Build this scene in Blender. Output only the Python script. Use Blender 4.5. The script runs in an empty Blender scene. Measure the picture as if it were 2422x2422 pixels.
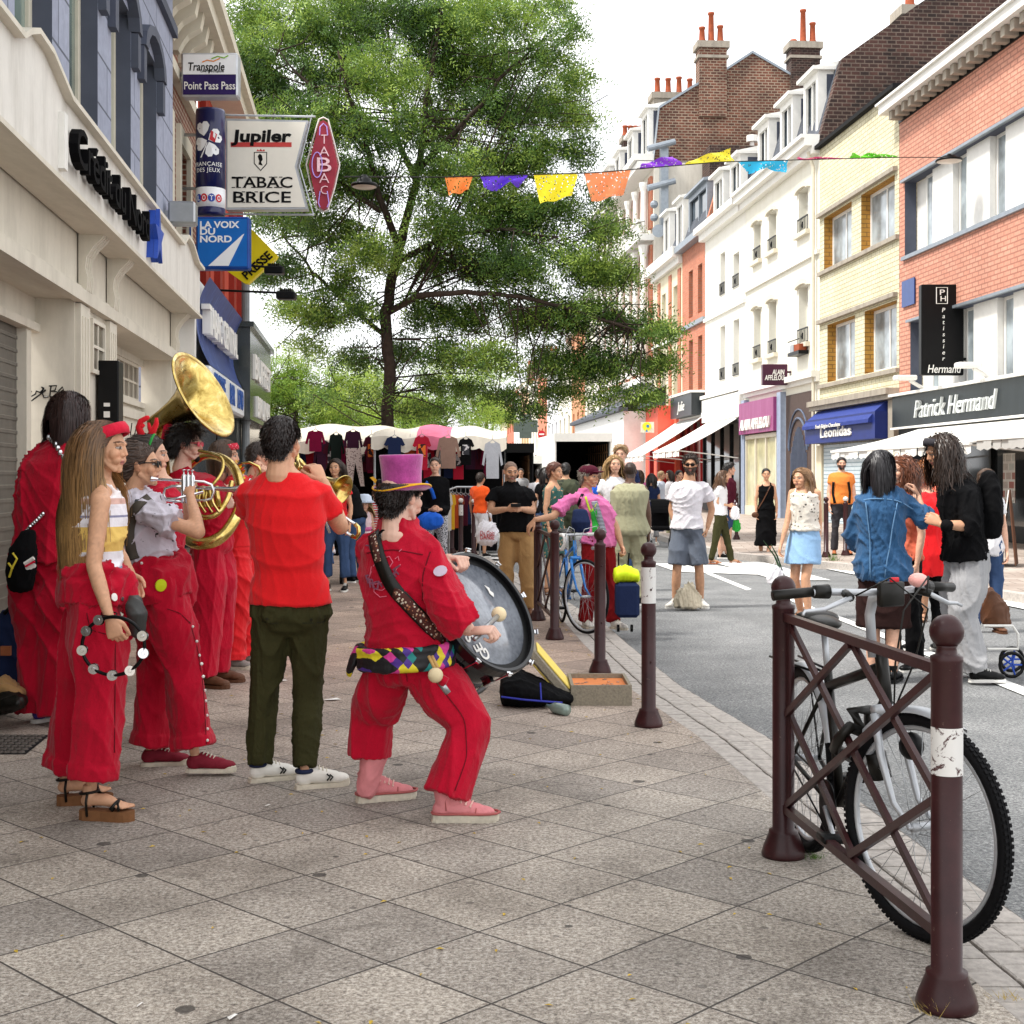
import bpy,math,random
import numpy as np
from mathutils import Vector,Matrix
R=math.radians
rnd=random.Random(7)
nprs=np.random.RandomState(11)
S=bpy.context.scene
F=3222.0;CX=1211.0;HY=1131.0;CH=1.45
# ---------------------------------------------------------------- camera, sky, sun, exposure
cam_d=bpy.data.cameras.new('camera');cam=bpy.data.objects.new('camera',cam_d)
S.collection.objects.link(cam);S.camera=cam
cam.location=(0,0,CH);cam.rotation_euler=(R(90),0,0)
cam_d.sensor_width=36;cam_d.lens=36*F/2422.0
cam_d.shift_y=(HY-1211.0)/2422.0
cam_d.clip_start=0.1;cam_d.clip_end=3000
w=bpy.data.worlds.new('World');S.world=w;w.use_nodes=True
nt=w.node_tree;bgn=nt.nodes['Background']
SUN_EL,SUN_AZ=58.0,-105.0
sky=nt.nodes.new('ShaderNodeTexSky');sky.sky_type='NISHITA';sky.sun_disc=False
sky.sun_elevation=R(SUN_EL);sky.sun_rotation=R(SUN_AZ);sky.dust_density=4.0;sky.air_density=1.0
tcn=nt.nodes.new('ShaderNodeTexCoord');nz=nt.nodes.new('ShaderNodeTexNoise')
nz.inputs['Scale'].default_value=2.2;nz.inputs['Detail'].default_value=7
rmp=nt.nodes.new('ShaderNodeValToRGB')
rmp.color_ramp.elements[0].position=0.22;rmp.color_ramp.elements[1].position=0.46
rmp.color_ramp.elements[0].color=(.55,.55,.55,1)
mixn=nt.nodes.new('ShaderNodeMix');mixn.data_type='RGBA'
nt.links.new(tcn.outputs['Generated'],nz.inputs['Vector']);nt.links.new(nz.outputs['Fac'],rmp.inputs['Fac'])
nt.links.new(rmp.outputs['Color'],mixn.inputs[0]);nt.links.new(sky.outputs['Color'],mixn.inputs[6])
mixn.inputs[7].default_value=(10.2,10.3,10.5,1)
nt.links.new(mixn.outputs[2],bgn.inputs['Color']);bgn.inputs['Strength'].default_value=0.082
sl=bpy.data.lights.new('sun','SUN');sl.energy=2.7;sl.angle=R(10);sl.color=(1,.96,.9)
sun=bpy.data.objects.new('sun',sl);S.collection.objects.link(sun)
_sd=Vector((math.sin(R(SUN_AZ))*math.cos(R(SUN_EL)),math.cos(R(SUN_AZ))*math.cos(R(SUN_EL)),math.sin(R(SUN_EL))))
sun.rotation_euler=_sd.to_track_quat('Z','Y').to_euler()
S.view_settings.view_transform='Standard';S.view_settings.look='None'
S.view_settings.exposure=1.05;S.view_settings.gamma=1.0
S.cycles.max_bounces=6;S.cycles.diffuse_bounces=3;S.cycles.glossy_bounces=3
S.cycles.transparent_max_bounces=8
# ---------------------------------------------------------------- helpers
def P(px,py,z):
 "world point that stands z metres out at that place of the photo"
 return np.array([(px-CX)*z/F,z,CH+(HY-py)*z/F])
def zfoot(py,h=0.0):return F*(CH-h)/(py-HY)
def nrm(v):
 v=np.asarray(v,float);l=np.linalg.norm(v);return v/l if l>1e-9 else v
V=lambda*a:np.array(a,float)
MATS={}
def srgb(c):
 if isinstance(c,str):
  c=c.lstrip('#');c=[int(c[i:i+2],16)/255 for i in(0,2,4)]
  c=[x/12.92 if x<=.04045 else((x+.055)/1.055)**2.4 for x in c]
 return(c[0],c[1],c[2],1)
class N:
 "tiny node-tree wrapper"
 def __init__(s,name):
  s.m=bpy.data.materials.new(name);s.m.use_nodes=True;s.t=s.m.node_tree
  s.b=s.t.nodes['Principled BSDF']
 def n(s,typ,**k):
  o=s.t.nodes.new('ShaderNode'+typ)
  for a,v in k.items():
   if a.startswith('i_'):
    key=a[2:];key=int(key)if key.isdigit()else key.replace('_',' ')
    o.inputs[key].default_value=v
   else:setattr(o,a,v)
  return o
 def l(s,a,b):s.t.links.new(a,b)
 def coord(s,kind='Object',scale=(1,1,1),rot=(0,0,0)):
  t=s.n('TexCoord');m=s.n('Mapping');m.inputs['Scale'].default_value=scale
  m.inputs['Rotation'].default_value=rot
  s.l(t.outputs[kind],m.inputs['Vector']);return m.outputs['Vector']
 def noise(s,vec,scale,detail=4,rough=.55,dist=0):
  o=s.n('TexNoise');o.inputs['Scale'].default_value=scale;o.inputs['Detail'].default_value=detail
  o.inputs['Roughness'].default_value=rough;o.inputs['Distortion'].default_value=dist
  if vec:s.l(vec,o.inputs['Vector'])
  return o.outputs['Fac']
 def ramp(s,fac,stops,interp='LINEAR'):
  o=s.n('ValToRGB');cr=o.color_ramp;cr.interpolation=interp
  while len(cr.elements)<len(stops):cr.elements.new(.5)
  for e,(p,c)in zip(cr.elements,stops):
   e.position=p;e.color=srgb(c)if not isinstance(c,(int,float))else(c,c,c,1)
  s.l(fac,o.inputs['Fac']);return o.outputs['Color']
 def mix(s,fac,a,b,mode='MIX'):
  o=s.n('Mix',data_type='RGBA',blend_type=mode)
  for i,x in((0,fac),(6,a),(7,b)):
   if isinstance(x,(int,float)):o.inputs[i].default_value=x if o.inputs[i].type=='VALUE' else(x,x,x,1)
   elif isinstance(x,(tuple,list,str)):o.inputs[i].default_value=srgb(x)
   else:s.l(x,o.inputs[i])
  return o.outputs[2]
 def math(s,op,a,b=0.0):
  o=s.n('Math',operation=op)
  for i,x in enumerate((a,b)):
   if isinstance(x,(int,float)):o.inputs[i].default_value=x if o.inputs[i].type=='VALUE' else(x,x,x,1)
   else:s.l(x,o.inputs[i])
  return o.outputs[0]
 def base(s,c):
  if isinstance(c,(tuple,list,str)):s.b.inputs['Base Color'].default_value=srgb(c)
  else:s.l(c,s.b.inputs['Base Color'])
 def bump(s,h,strength=.3,dist=.01):
  o=s.n('Bump');o.inputs['Strength'].default_value=strength;o.inputs['Distance'].default_value=dist
  s.l(h,o.inputs['Height']);s.l(o.outputs['Normal'],s.b.inputs['Normal'])
 def set(s,**k):
  for a,v in k.items():s.b.inputs[a.replace('_',' ')].default_value=v
  return s
def mat(name,col,rough=.6,metal=0.0,var=.12,vs=6.0,bump=0.0,bs=60.0,spec=.3,coat=0.0):
 "painted or plain surface with a little tonal mottling and fine bump"
 if name in MATS:return MATS[name]
 n=N(name);c=srgb(col);v=n.coord()
 f=n.noise(v,vs,5,.6)
 lo=tuple(x*(1-var)for x in c[:3]);hi=tuple(min(1,x*(1+var))for x in c[:3])
 n.base(n.ramp(f,[(.3,lo),(.7,hi)]))
 n.set(Roughness=rough,Metallic=metal);n.b.inputs['Specular IOR Level'].default_value=spec
 n.b.inputs['Coat Weight'].default_value=coat
 if bump:n.bump(n.noise(v,bs,3),bump,.01)
 MATS[name]=n.m;return n.m
def linkobj(o,parent=None):
 S.collection.objects.link(o)
 if parent is not None:o.parent=parent
 return o
def tag(o,label=None,cat=None,group=None,kind=None):
 if label:o['label']=label
 if cat:o['category']=cat
 if group:o['group']=group
 if kind:o['kind']=kind
 return o
def thing(name,label,cat,loc=(0,0,0),group=None,rz=0):
 o=bpy.data.objects.new(name,None);o.empty_display_size=.2
 o.location=tuple(float(x)for x in loc);o.rotation_euler=(0,0,rz);linkobj(o)
 return tag(o,label,cat,group)
def dup(root,loc=None,rz=None,label=None):
 "copy of a thing with copies of its parts and sub-parts"
 r=root.copy();S.collection.objects.link(r)
 if loc is not None:r.location=tuple(float(x)for x in loc)
 if rz is not None:r.rotation_euler=(0,0,rz)
 if label:r['label']=label
 for ch in list(root.children):
  c=ch.copy();S.collection.objects.link(c);c.parent=r
  for g in ch.children:
   d=g.copy();S.collection.objects.link(d);d.parent=c
 return r
def frame(o,x,y,z):
 "4x4 from origin and three axes"
 m=np.eye(4);m[:3,0]=x;m[:3,1]=y;m[:3,2]=z;m[:3,3]=o;return m
def perp(d,hint=(0,0,1)):
 d=nrm(d);u=np.cross(hint,d)
 if np.linalg.norm(u)<1e-3:u=np.cross((1,0,0),d)
 u=nrm(u);return u,nrm(np.cross(d,u))
class MB:
 "collects verts and faces; build() links them as ONE mesh object"
 def __init__(s,M=None):s.v=[];s.f=[];s.m=[];s.s=[];s.k=0;s.M=M;s.c=0;s.smooth=False;s.col=[]
 def mt(s,k,smooth=None):
  s.c=k
  if smooth is not None:s.smooth=smooth
  return s
 def add(s,verts,faces,M=None):
  v=np.asarray(verts,float).reshape(-1,3)
  for m in(M,s.M):
   if m is not None:v=v@m[:3,:3].T+m[:3,3]
  s.v.append(v);k=s.k
  for f in faces:s.f.append([i+k for i in f])
  s.m+=[s.c]*len(faces);s.s+=[s.smooth]*len(faces);s.k+=len(v);return s
 def box(s,a,b,M=None):
  x0,y0,z0=a;x1,y1,z1=b
  v=[(x0,y0,z0),(x1,y0,z0),(x1,y1,z0),(x0,y1,z0),(x0,y0,z1),(x1,y0,z1),(x1,y1,z1),(x0,y1,z1)]
  return s.add(v,[(0,3,2,1),(4,5,6,7),(0,1,5,4),(1,2,6,5),(2,3,7,6),(3,0,4,7)],M)
 def bbox(s,a,b,r=.01,M=None):
  "box with bevelled upright and level edges (cheap: 3 stacked rings)"
  x0,y0,z0=a;x1,y1,z1=b
  def ring(z,i):
   return[(x0+r,y0+i,z),(x1-r,y0+i,z),(x1-i,y0+r,z),(x1-i,y1-r,z),(x1-r,y1-i,z),(x0+r,y1-i,z),(x0+i,y1-r,z),(x0+i,y0+r,z)]
  v=ring(z0,r)+ring(z0+r,0)+ring(z1-r,0)+ring(z1,r)
  f=[tuple(range(7,-1,-1)),tuple(range(24,32))]
  for k in range(3):
   for i in range(8):f.append((k*8+i,k*8+(i+1)%8,k*8+8+(i+1)%8,k*8+8+i))
  return s.add(v,f,M)
 def tube(s,pts,r,n=10,M=None,closed=False,caps=True,flat=1.0,hint=(0,0,1)):
  pts=[np.asarray(p,float)for p in pts];k=len(pts)
  rr=[r]*k if np.isscalar(r)else list(r)
  v=[];u0=None
  for i,p in enumerate(pts):
   if closed:d=pts[(i+1)%k]-pts[i-1]
   else:d=pts[min(i+1,k-1)]-pts[max(i-1,0)]
   d=nrm(d)
   if u0 is None:u0,_=perp(d,hint)
   u=u0-d*np.dot(u0,d);u=nrm(u);u0=u;w_=np.cross(d,u)
   for j in range(n):
    a=2*math.pi*j/n
    v.append(p+rr[i]*(math.cos(a)*u+math.sin(a)*flat*w_))
  f=[]
  for i in range(k if closed else k-1):
   a,b=i*n,((i+1)%k)*n
   for j in range(n):f.append((a+j,a+(j+1)%n,b+(j+1)%n,b+j))
  if caps and not closed:f.append(tuple(range(n-1,-1,-1)));f.append(tuple(range((k-1)*n,k*n)))
  return s.add(v,f,M)
 def lathe(s,prof,n=24,M=None,o=(0,0,0),ax=None,cap=True):
  "prof: (radius, height) list; about +z of M, or axis ax through o"
  if ax is not None:
   ax=nrm(ax);u,w_=perp(ax,(0.01,0.02,1)if abs(ax[2])<.9 else(1,0,0));M=frame(o,u,w_,ax)
  elif M is None:M=frame(o,(1,0,0),(0,1,0),(0,0,1))
  v=[];f=[]
  for r_,h in prof:
   for j in range(n):
    a=2*math.pi*j/n;v.append((r_*math.cos(a),r_*math.sin(a),h))
  for i in range(len(prof)-1):
   for j in range(n):f.append((i*n+j,i*n+(j+1)%n,(i+1)*n+(j+1)%n,(i+1)*n+j))
  if cap:
   if prof[0][0]>1e-4:f.append(tuple(range(n-1,-1,-1)))
   if prof[-1][0]>1e-4:f.append(tuple(range((len(prof)-1)*n,len(prof)*n)))
  return s.add(v,f,M)
 def ball(s,c,r,n=16,M=None):
  r=(r,r,r)if np.isscalar(r)else r;k=n//2;v=[];f=[]
  for i in range(k+1):
   t=math.pi*i/k
   for j in range(n):
    a=2*math.pi*j/n
    v.append((c[0]+r[0]*math.sin(t)*math.cos(a),c[1]+r[1]*math.sin(t)*math.sin(a),c[2]+r[2]*math.cos(t)))
  for i in range(k):
   for j in range(n):f.append((i*n+j,(i+1)*n+j,(i+1)*n+(j+1)%n,i*n+(j+1)%n))
  return s.add(v,f,M)
 def prism(s,poly,t0,t1,M=None):
  "poly in local xy, extruded along local z from t0 to t1"
  k=len(poly);v=[(x,y,t0)for x,y in poly]+[(x,y,t1)for x,y in poly]
  f=[tuple(range(k-1,-1,-1)),tuple(range(k,2*k))]+[(i,(i+1)%k,k+(i+1)%k,k+i)for i in range(k)]
  return s.add(v,f,M)
 def quad(s,*p,M=None):return s.add(p,[tuple(range(len(p)))],M)
 def grid(s,fn,nu,nv,M=None):
  v=[fn(i/nu,j/nv)for j in range(nv+1)for i in range(nu+1)]
  f=[(j*(nu+1)+i,j*(nu+1)+i+1,(j+1)*(nu+1)+i+1,(j+1)*(nu+1)+i)for j in range(nv)for i in range(nu)]
  return s.add(v,f,M)
 def build(s,name,mats,parent=None,uv=True,cols=None,rel=True,label=None):
  me=bpy.data.meshes.new(name)
  v=np.concatenate(s.v)if s.v else np.zeros((0,3))
  o=bpy.data.objects.new(name,me)
  if rel and parent is not None:
   off=np.zeros(3);p=parent
   while p is not None:off+=np.array(p.location);p=p.parent
   v=v-off
  me.from_pydata([],[],[])if False else None
  nv=len(v);me.vertices.add(nv);me.vertices.foreach_set('co',v.astype(np.float32).ravel())
  ln=np.array([len(f)for f in s.f],np.int32);st=np.concatenate([[0],np.cumsum(ln)[:-1]]).astype(np.int32)if len(ln)else ln
  idx=np.array([i for f in s.f for i in f],np.int32)
  me.loops.add(len(idx));me.loops.foreach_set('vertex_index',idx)
  me.polygons.add(len(ln));me.polygons.foreach_set('loop_start',st);me.polygons.foreach_set('loop_total',ln)
  me.polygons.foreach_set('material_index',np.array(s.m,np.int32));me.polygons.foreach_set('use_smooth',np.array(s.s,bool))
  if not isinstance(mats,(list,tuple)):mats=[mats]
  for m in mats:me.materials.append(m)
  me.update(calc_edges=True)
  if uv and len(ln):box_uv(me,v,idx,st,ln)
  if cols is not None:
   at=me.color_attributes.new('Col','FLOAT_COLOR','POINT');at.data.foreach_set('color',np.asarray(cols,np.float32).ravel())
  if label:o['label']=label
  return linkobj(o,parent)
def box_uv(me,v,idx,st,ln):
 nn=np.zeros((len(ln),3),np.float32);me.polygons.foreach_get('normal',nn.reshape(-1))if False else None
 a,b,c=v[idx[st]],v[idx[st+1]],v[idx[st+2]]
 nn=np.cross(b-a,c-a);l=np.linalg.norm(nn,axis=1,keepdims=True);nn=nn/np.maximum(l,1e-12)
 tx=np.stack([-nn[:,1],nn[:,0],np.zeros(len(nn))],1);tl=np.linalg.norm(tx,axis=1,keepdims=True)
 flat=np.abs(nn[:,2])>.8;tx=np.where(flat[:,None],np.array([1.,0,0]),tx/np.maximum(tl,1e-9))
 ty=np.where(flat[:,None],np.array([0,1.,0]),np.array([0,0,1.]))
 pi=np.repeat(np.arange(len(ln)),ln);co=v[idx]
 uv=np.stack([(co*tx[pi]).sum(1),(co*ty[pi]).sum(1)],1)
 l=me.uv_layers.new(name='UVMap');l.data.foreach_set('uv',uv.astype(np.float32).ravel())
def mesh_arrays(me):
 v=np.zeros(len(me.vertices)*3,np.float32);me.vertices.foreach_get('co',v)
 f=[tuple(p.vertices)for p in me.polygons];return v.reshape(-1,3).astype(float),f
_TXT={}
def text_arrays(body,size=1,bold=0.0,shear=0.0,extrude=0.0,align='LEFT',space=1.0,res=3):
 key=(body,size,bold,shear,extrude,align,space)
 if key in _TXT:return _TXT[key]
 cu=bpy.data.curves.new('t','FONT');cu.body=body;cu.size=size;cu.offset=bold;cu.shear=shear
 cu.extrude=extrude;cu.align_x=align;cu.space_character=space;cu.resolution_u=res;cu.fill_mode='BOTH' if extrude else 'FRONT'
 o=bpy.data.objects.new('t',cu);S.collection.objects.link(o)
 dg=bpy.context.evaluated_depsgraph_get();me=bpy.data.meshes.new_from_object(o.evaluated_get(dg))
 r=mesh_arrays(me);bpy.data.objects.remove(o);bpy.data.meshes.remove(me);bpy.data.curves.remove(cu)
 _TXT[key]=r;return r
def put_text(mb,body,o,right,up,h=.1,w=None,bold=0.0,shear=0.0,ext=.002,align='CENTER',space=1.0,curve=None):
 "text with cap height h, squeezed to width w; o = middle of the text (or its left end)"
 v,f=text_arrays(body,1,bold,shear,ext/h*.7 if ext else 0,'LEFT',space)
 v=v.copy()
 x0,x1=v[:,0].min(),v[:,0].max();y1=.7
 v[:,0]-=x0;sx=(w/(x1-x0))if w else h/.7
 v[:,0]*=sx;v[:,1]*=h/.7;v[:,2]*=h/.7
 W=(x1-x0)*sx
 if align=='CENTER':v[:,0]-=W/2
 v[:,1]-=h/2
 if curve:v=curve(v)
 right=nrm(right);up=nrm(up)
 return mb.add(v,f,frame(o,right,up,np.cross(right,up)))
 # ---------------------------------------------------------------- ground
def G(px,py,h=0.0):
 z=F*(CH-h)/(py-HY);return V((px-CX)*z/F,z,h)
RH,PH=-0.08,0.0
def paving_mat():
 n=N('aggregate_paving');t=n.n('TexCoord');mp=n.n('Mapping');mp.inputs['Rotation'].default_value=(0,0,R(-46.2))
 mp.inputs['Location'].default_value=(-3.468,-4.886,0)
 n.l(t.outputs['Object'],mp.inputs['Vector'])
 ob=t.outputs['Object']
 w1=n.n('TexNoise');w1 .inputs['Scale'].default_value=3.0;n.l(mp.outputs[0],w1 .inputs['Vector'])
 wv=n.n('VectorMath',operation='MULTIPLY_ADD');n.l(w1 .outputs['Color'],wv.inputs[0]);wv.inputs[1].default_value=(.008,.008,0);n.l(mp.outputs[0],wv.inputs[2])
 br=n.n('TexBrick',offset=0.0,squash=1.0);n.l(wv.outputs[0],br.inputs['Vector'])
 for k,x in(('Scale',1.0),('Brick Width',.395),('Row Height',.448),('Mortar Size',.0045),('Mortar Smooth',.25),('Bias',0.0)):br.inputs[k].default_value=x
 br.inputs['Color1'].default_value=(.76,.76,.77,1);br.inputs['Color2'].default_value=(1.1,1.09,1.07,1);br.inputs['Mortar'].default_value=(1,1,1,1)
 sp=n.noise(ob,62,5,.92);sp2=n.noise(ob,25,6,.8)
 c=n.ramp(sp,[(.39,'#2c2622'),(.465,'#aaa198'),(.53,'#d2c9be'),(.58,'#fffcf6')])
 c=n.mix(.32,c,n.ramp(sp2,[(.35,'#625850'),(.62,'#cdc4b8')]))
 big=n.noise(ob,.9,6,.65)
 c=n.mix(1.0,c,n.ramp(big,[(.3,'#a6a29d'),(.5,'#dcd9d5'),(.72,'#fbf9f5')]),'MULTIPLY')
 c=n.mix(1.0,c,br.outputs['Color'],'MULTIPLY')
 vo=n.n('TexVoronoi');vo.inputs['Scale'].default_value=2.6;n.l(wv.outputs[0],vo.inputs['Vector'])
 spot=n.math('LESS_THAN',vo.outputs['Distance'],.075)
 c=n.mix(n.math('MULTIPLY',spot,.8),c,'#2a2622')
 vo2=n.n('TexVoronoi');vo2 .inputs['Scale'].default_value=6.1;n.l(ob,vo2 .inputs['Vector'])
 c=n.mix(n.math('MULTIPLY',n.math('LESS_THAN',vo2 .outputs['Distance'],.085),.6),c,'#4a443f')
 st1=n.noise(ob,2.3,7,.75,.8);c=n.mix(n.math('MULTIPLY',n.ramp(st1,[(.56,0.0),(.66,1.0)]),.45),c,'#4e473f')
 sx=n.n('SeparateXYZ');n.l(ob,sx.inputs[0])
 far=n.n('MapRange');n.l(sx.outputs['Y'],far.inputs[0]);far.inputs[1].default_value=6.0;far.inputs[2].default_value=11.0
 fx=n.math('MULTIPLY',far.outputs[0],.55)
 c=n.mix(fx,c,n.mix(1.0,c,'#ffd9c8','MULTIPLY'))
 jn=n.math('MULTIPLY',br.outputs['Fac'],.92)
 c=n.mix(jn,c,'#2c2622')
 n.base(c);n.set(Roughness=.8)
 h=n.mix(n.math('MULTIPLY',br.outputs['Fac'],1.0),sp,0.0)
 n.bump(h,.6,.006)
 return n.m
def asphalt_mat():
 n=N('asphalt');t=n.n('TexCoord');ob=t.outputs['Object']
 a=n.noise(ob,60,5,.92);b=n.noise(ob,1.1,6,.6)
 c=n.ramp(a,[(.36,'#303131'),(.46,'#6e6f70'),(.54,'#878888'),(.62,'#b6b6b2')])
 c=n.mix(1.0,c,n.ramp(b,[(.3,'#c4c6c8'),(.7,'#ffffff')]),'MULTIPLY')
 n.base(c);n.set(Roughness=.85);n.bump(a,.7,.008);return n.m
KERB=[(2.1,-3),(1.86,2),(1.80,3),(1.69,4.55),(1.6,5.8),(1.445,7.67),(1.18,9.65),(1.02,12),(.93,13.66),(.45,18),(-.3,24),(-1.2,32),(-1.6,38)]
def kerb_at(z):
 return float(np.interp(z,[k[1]for k in KERB],[k[0]for k in KERB]))
def rk(z):return 7.25-.105*z+.0
m_pave=paving_mat();m_asph=asphalt_mat()
m_kerb=mat('kerb_granite','#aba49d',.75,var=.25,vs=30,bump=.4,bs=150)
m_kerb2=mat('kerb_joint_dark','#6b645e',.9)
m_rpave=None
def setting():
 global m_rpave
 mb=MB();mb.quad((-400,-40,RH-.25),(500,-40,RH-.25),(500,1500,RH-.25),(-400,1500,RH-.25))
 tag(mb.build('ground',mat('far_ground','#8b8782',.9)),kind='structure')
 mb=MB();zs=[-20,-3,0,2,3,4.55,5.8,7.67,9.65,12,13.66,18,24,32,38]
 v=[]
 mb.quad((-15,-20,RH),(60,-20,RH),(60,260,RH),(-30,260,RH))
 tag(mb.build('road',m_asph),kind='structure')
 mb=MB();zz=[-20,0]+[k[1]for k in KERB[1:]]
 L=[(-14,z,0)for z in zz];Rr=[(kerb_at(z)-.40,z,0)for z in zz]
 vv=L+Rr+[(x,y,-.3)for x,y,_ in Rr];k=len(zz)
 mb.add(vv,[(i,k+i,k+i+1,i+1)for i in range(k-1)]+[(k+i,2*k+i,2*k+i+1,k+i+1)for i in range(k-1)]+[(k-1,2*k-1,3*k-1)])
 tag(mb.build('pavement',m_pave),kind='structure')
 mb=MB();z=1.5;i=0
 while z<37:
  dz=.115 if z<12 else.2
  for c in range(3):
   off=(.5 if c%2 else 0)*dz
   a=z+off;x=kerb_at(a)-.40+c*.136;x2=kerb_at(a+dz)-.40+c*.136
   t=-.004-rnd.random()*.006-(.006 if c==2 else 0)
   w_=.136
   g=.005
   q=[(x+g,a+g),(x+w_-g,a+g),(x2+w_-g,a+dz-g),(x2+g,a+dz-g)]
   mb.add([(p[0],p[1],-.3)for p in q]+[(p[0],p[1],t-.004)for p in q]+[(p[0]+(.006 if e in(0,3)else-.006),p[1]+(.006 if e<2 else-.006),t)for e,p in enumerate(q)],
[(0,1,5,4),(1,2,6,5),(2,3,7,6),(3,0,4,7),(4,5,9,8),(5,6,10,9),(6,7,11,10),(7,4,8,11),(8,9,10,11)])
  z+=dz
 tag(mb.build('kerb',m_kerb),kind='structure')
 mb=MB();zz2=[1,3,4.55,5.8,7.67,9.65,12,13.66,18,24,32,37]
 vv=[(kerb_at(z)-.40,z,-.02)for z in zz2]+[(kerb_at(z)+.012,z,-.02)for z in zz2];k=len(zz2)
 vv+=[(kerb_at(z)+.012,z,-.2)for z in zz2]
 mb.add(vv,[(i,k+i,k+i+1,i+1)for i in range(k-1)]+[(k+i,2*k+i,2*k+i+1,k+i+1)for i in range(k-1)])
 tag(mb.build('kerb_bed',m_kerb2),kind='structure')
 n=N('right_pavement_setts');b=n.n('TexBrick');vec=n.coord(rot=(0,0,R(6)))
 n.l(vec,b.inputs['Vector']);b.inputs['Scale'].default_value=1
 b.inputs['Brick Width'].default_value=.4;b.inputs['Row Height'].default_value=.4;b.inputs['Mortar Size'].default_value=.008
 b.inputs['Color1'].default_value=srgb('#b9ada3');b.inputs['Color2'].default_value=srgb('#a79a90');b.inputs['Mortar'].default_value=srgb('#6f655d')
 n.base(n.mix(1.0,b.outputs['Color'],n.ramp(n.noise(vec,1.2,6),[(.3,'#c9c2bd'),(.7,'#ffffff')]),'MULTIPLY'));n.set(Roughness=.85);m_rpave=n.m
 zz3=[14,18,20,22,24,26,30,36,45,60,80,110,160,240]
 def rkx(z):
  return float(np.interp(z,[14,18,22,23.5,25,30,45,70,110,160,240],[6.9,6.0,5.75,5.2,4.3,3.9,3.4,4.3,3.4,0.5,-4.5]))
 mb=MB();k=len(zz3)
 vv=[(rkx(z),z,.04)for z in zz3]+[(40,z,.04)for z in zz3]+[(rkx(z),z,-.3)for z in zz3]
 mb.add(vv,[(i,k+i,k+i+1,i+1)for i in range(k-1)]+[(i,i+1,2*k+i+1,2*k+i)for i in range(k-1)]+[(0,2*k,k)])
 tag(mb.build('pavement_far_side',m_rpave),kind='structure')
 mb=MB()
 for i in range(k-1):
  a,b_=zz3[i],zz3[i+1];x0,x1=rkx(a),rkx(b_)
  mb.add([(x0-.16,a,-.3),(x0,a,-.3),(x1,b_,-.3),(x1-.16,b_,-.3),(x0-.16,a,.045),(x0,a,.048),(x1,b_,.048),(x1-.16,b_,.045)],
[(4,5,6,7),(0,4,7,3),(0,1,5,4)])
 tag(mb.build('kerb_far_side',m_kerb),kind='structure')
 n=N('road_paint');v=n.coord();n.base(n.ramp(n.noise(v,14,6,.7),[(.36,'#8f8f8d'),(.47,'#e6e6e2')]));n.set(Roughness=.7);mp_=n.m
 lv=[0]
 def mark(*q):
  lv[0]+=1;mb=MB();mb.quad(*[G(x,y,RH+.002+.0025*lv[0])for x,y in q]);tag(mb.build('road_marking',mp_),kind='structure')
 mark((1668,1356),(1680,1354),(1778,1393),(1766,1396))
 mark((1852,1412),(1866,1410),(1946,1446),(1930,1449))
 mark((1920,1440),(1936,1438),(2500,1655),(2480,1668))
 mark((1540,1331),(1700,1338),(1850,1361),(1600,1352))
 mark((1688,1330),(1800,1328),(1965,1372),(1840,1372))
 mark((1880,1330),(1950,1330),(2422,1400),(2422,1440))
 mark((1800,1318),(1850,1318),(1905,1327),(1850,1329))
 for k in range(4):
  mark((1060+2*k,1309+9*k),(1180+2*k,1309+9*k),(1184+2*k,1313+9*k),(1056+2*k,1313+9*k))
setting()
# ---------------------------------------------------------------- wall helpers
def brick_mat(name,c1,c2,mort,bw=.22,bh=.065,ms=.009,rough=.85,stain=.25,bias=0.0):
 if name in MATS:return MATS[name]
 n=N(name);t=n.n('TexCoord');uv=t.outputs['UV'];b=n.n('TexBrick');n.l(uv,b.inputs['Vector'])
 for k,x in(('Scale',1.0),('Brick Width',bw),('Row Height',bh),('Mortar Size',ms),('Mortar Smooth',.2),('Bias',bias)):b.inputs[k].default_value=x
 b.inputs['Color1'].default_value=srgb(c1);b.inputs['Color2'].default_value=srgb(c2);b.inputs['Mortar'].default_value=srgb(mort)
 f=n.noise(uv,.55,7,.7);g=n.noise(uv,9,4,.7)
 lo=1-stain
 c=n.mix(1.0,b.outputs['Color'],n.ramp(f,[(.32,(lo,lo,lo)),(.62,(1.0,1.0,1.0))]),'MULTIPLY')
 c=n.mix(1.0,c,n.ramp(g,[(.3,(.78,.78,.78)),(.7,(1.0,1.0,1.0))]),'MULTIPLY')
 n.base(c);n.set(Roughness=rough)
 n.bump(n.math('SUBTRACT',1.0,b.outputs['Fac']),.5,.008);MATS[name]=n.m;return n.m
def plaster(name,col,stain='#b9b2a6',amt=.35,rough=.8,streak=True):
 if name in MATS:return MATS[name]
 n=N(name);t=n.n('TexCoord');mp=n.n('Mapping');mp.inputs['Scale'].default_value=(2.2,.35,1);n.l(t.outputs['UV'],mp.inputs['Vector'])
 f=n.noise(mp.outputs[0],1.6,7,.72);g=n.noise(t.outputs['UV'],12,4,.6)
 m=n.math('MULTIPLY',n.ramp(f,[(.45,0.0),(.75,1.0)]),amt)
 c=n.mix(m,col,stain);c=n.mix(.12,c,n.ramp(g,[(.3,(.5,.5,.5)),(.7,(1.,1.,1.))]),'MULTIPLY')
 n.base(c);n.set(Roughness=rough);n.bump(g,.15,.006);MATS[name]=n.m;return n.m
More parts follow.
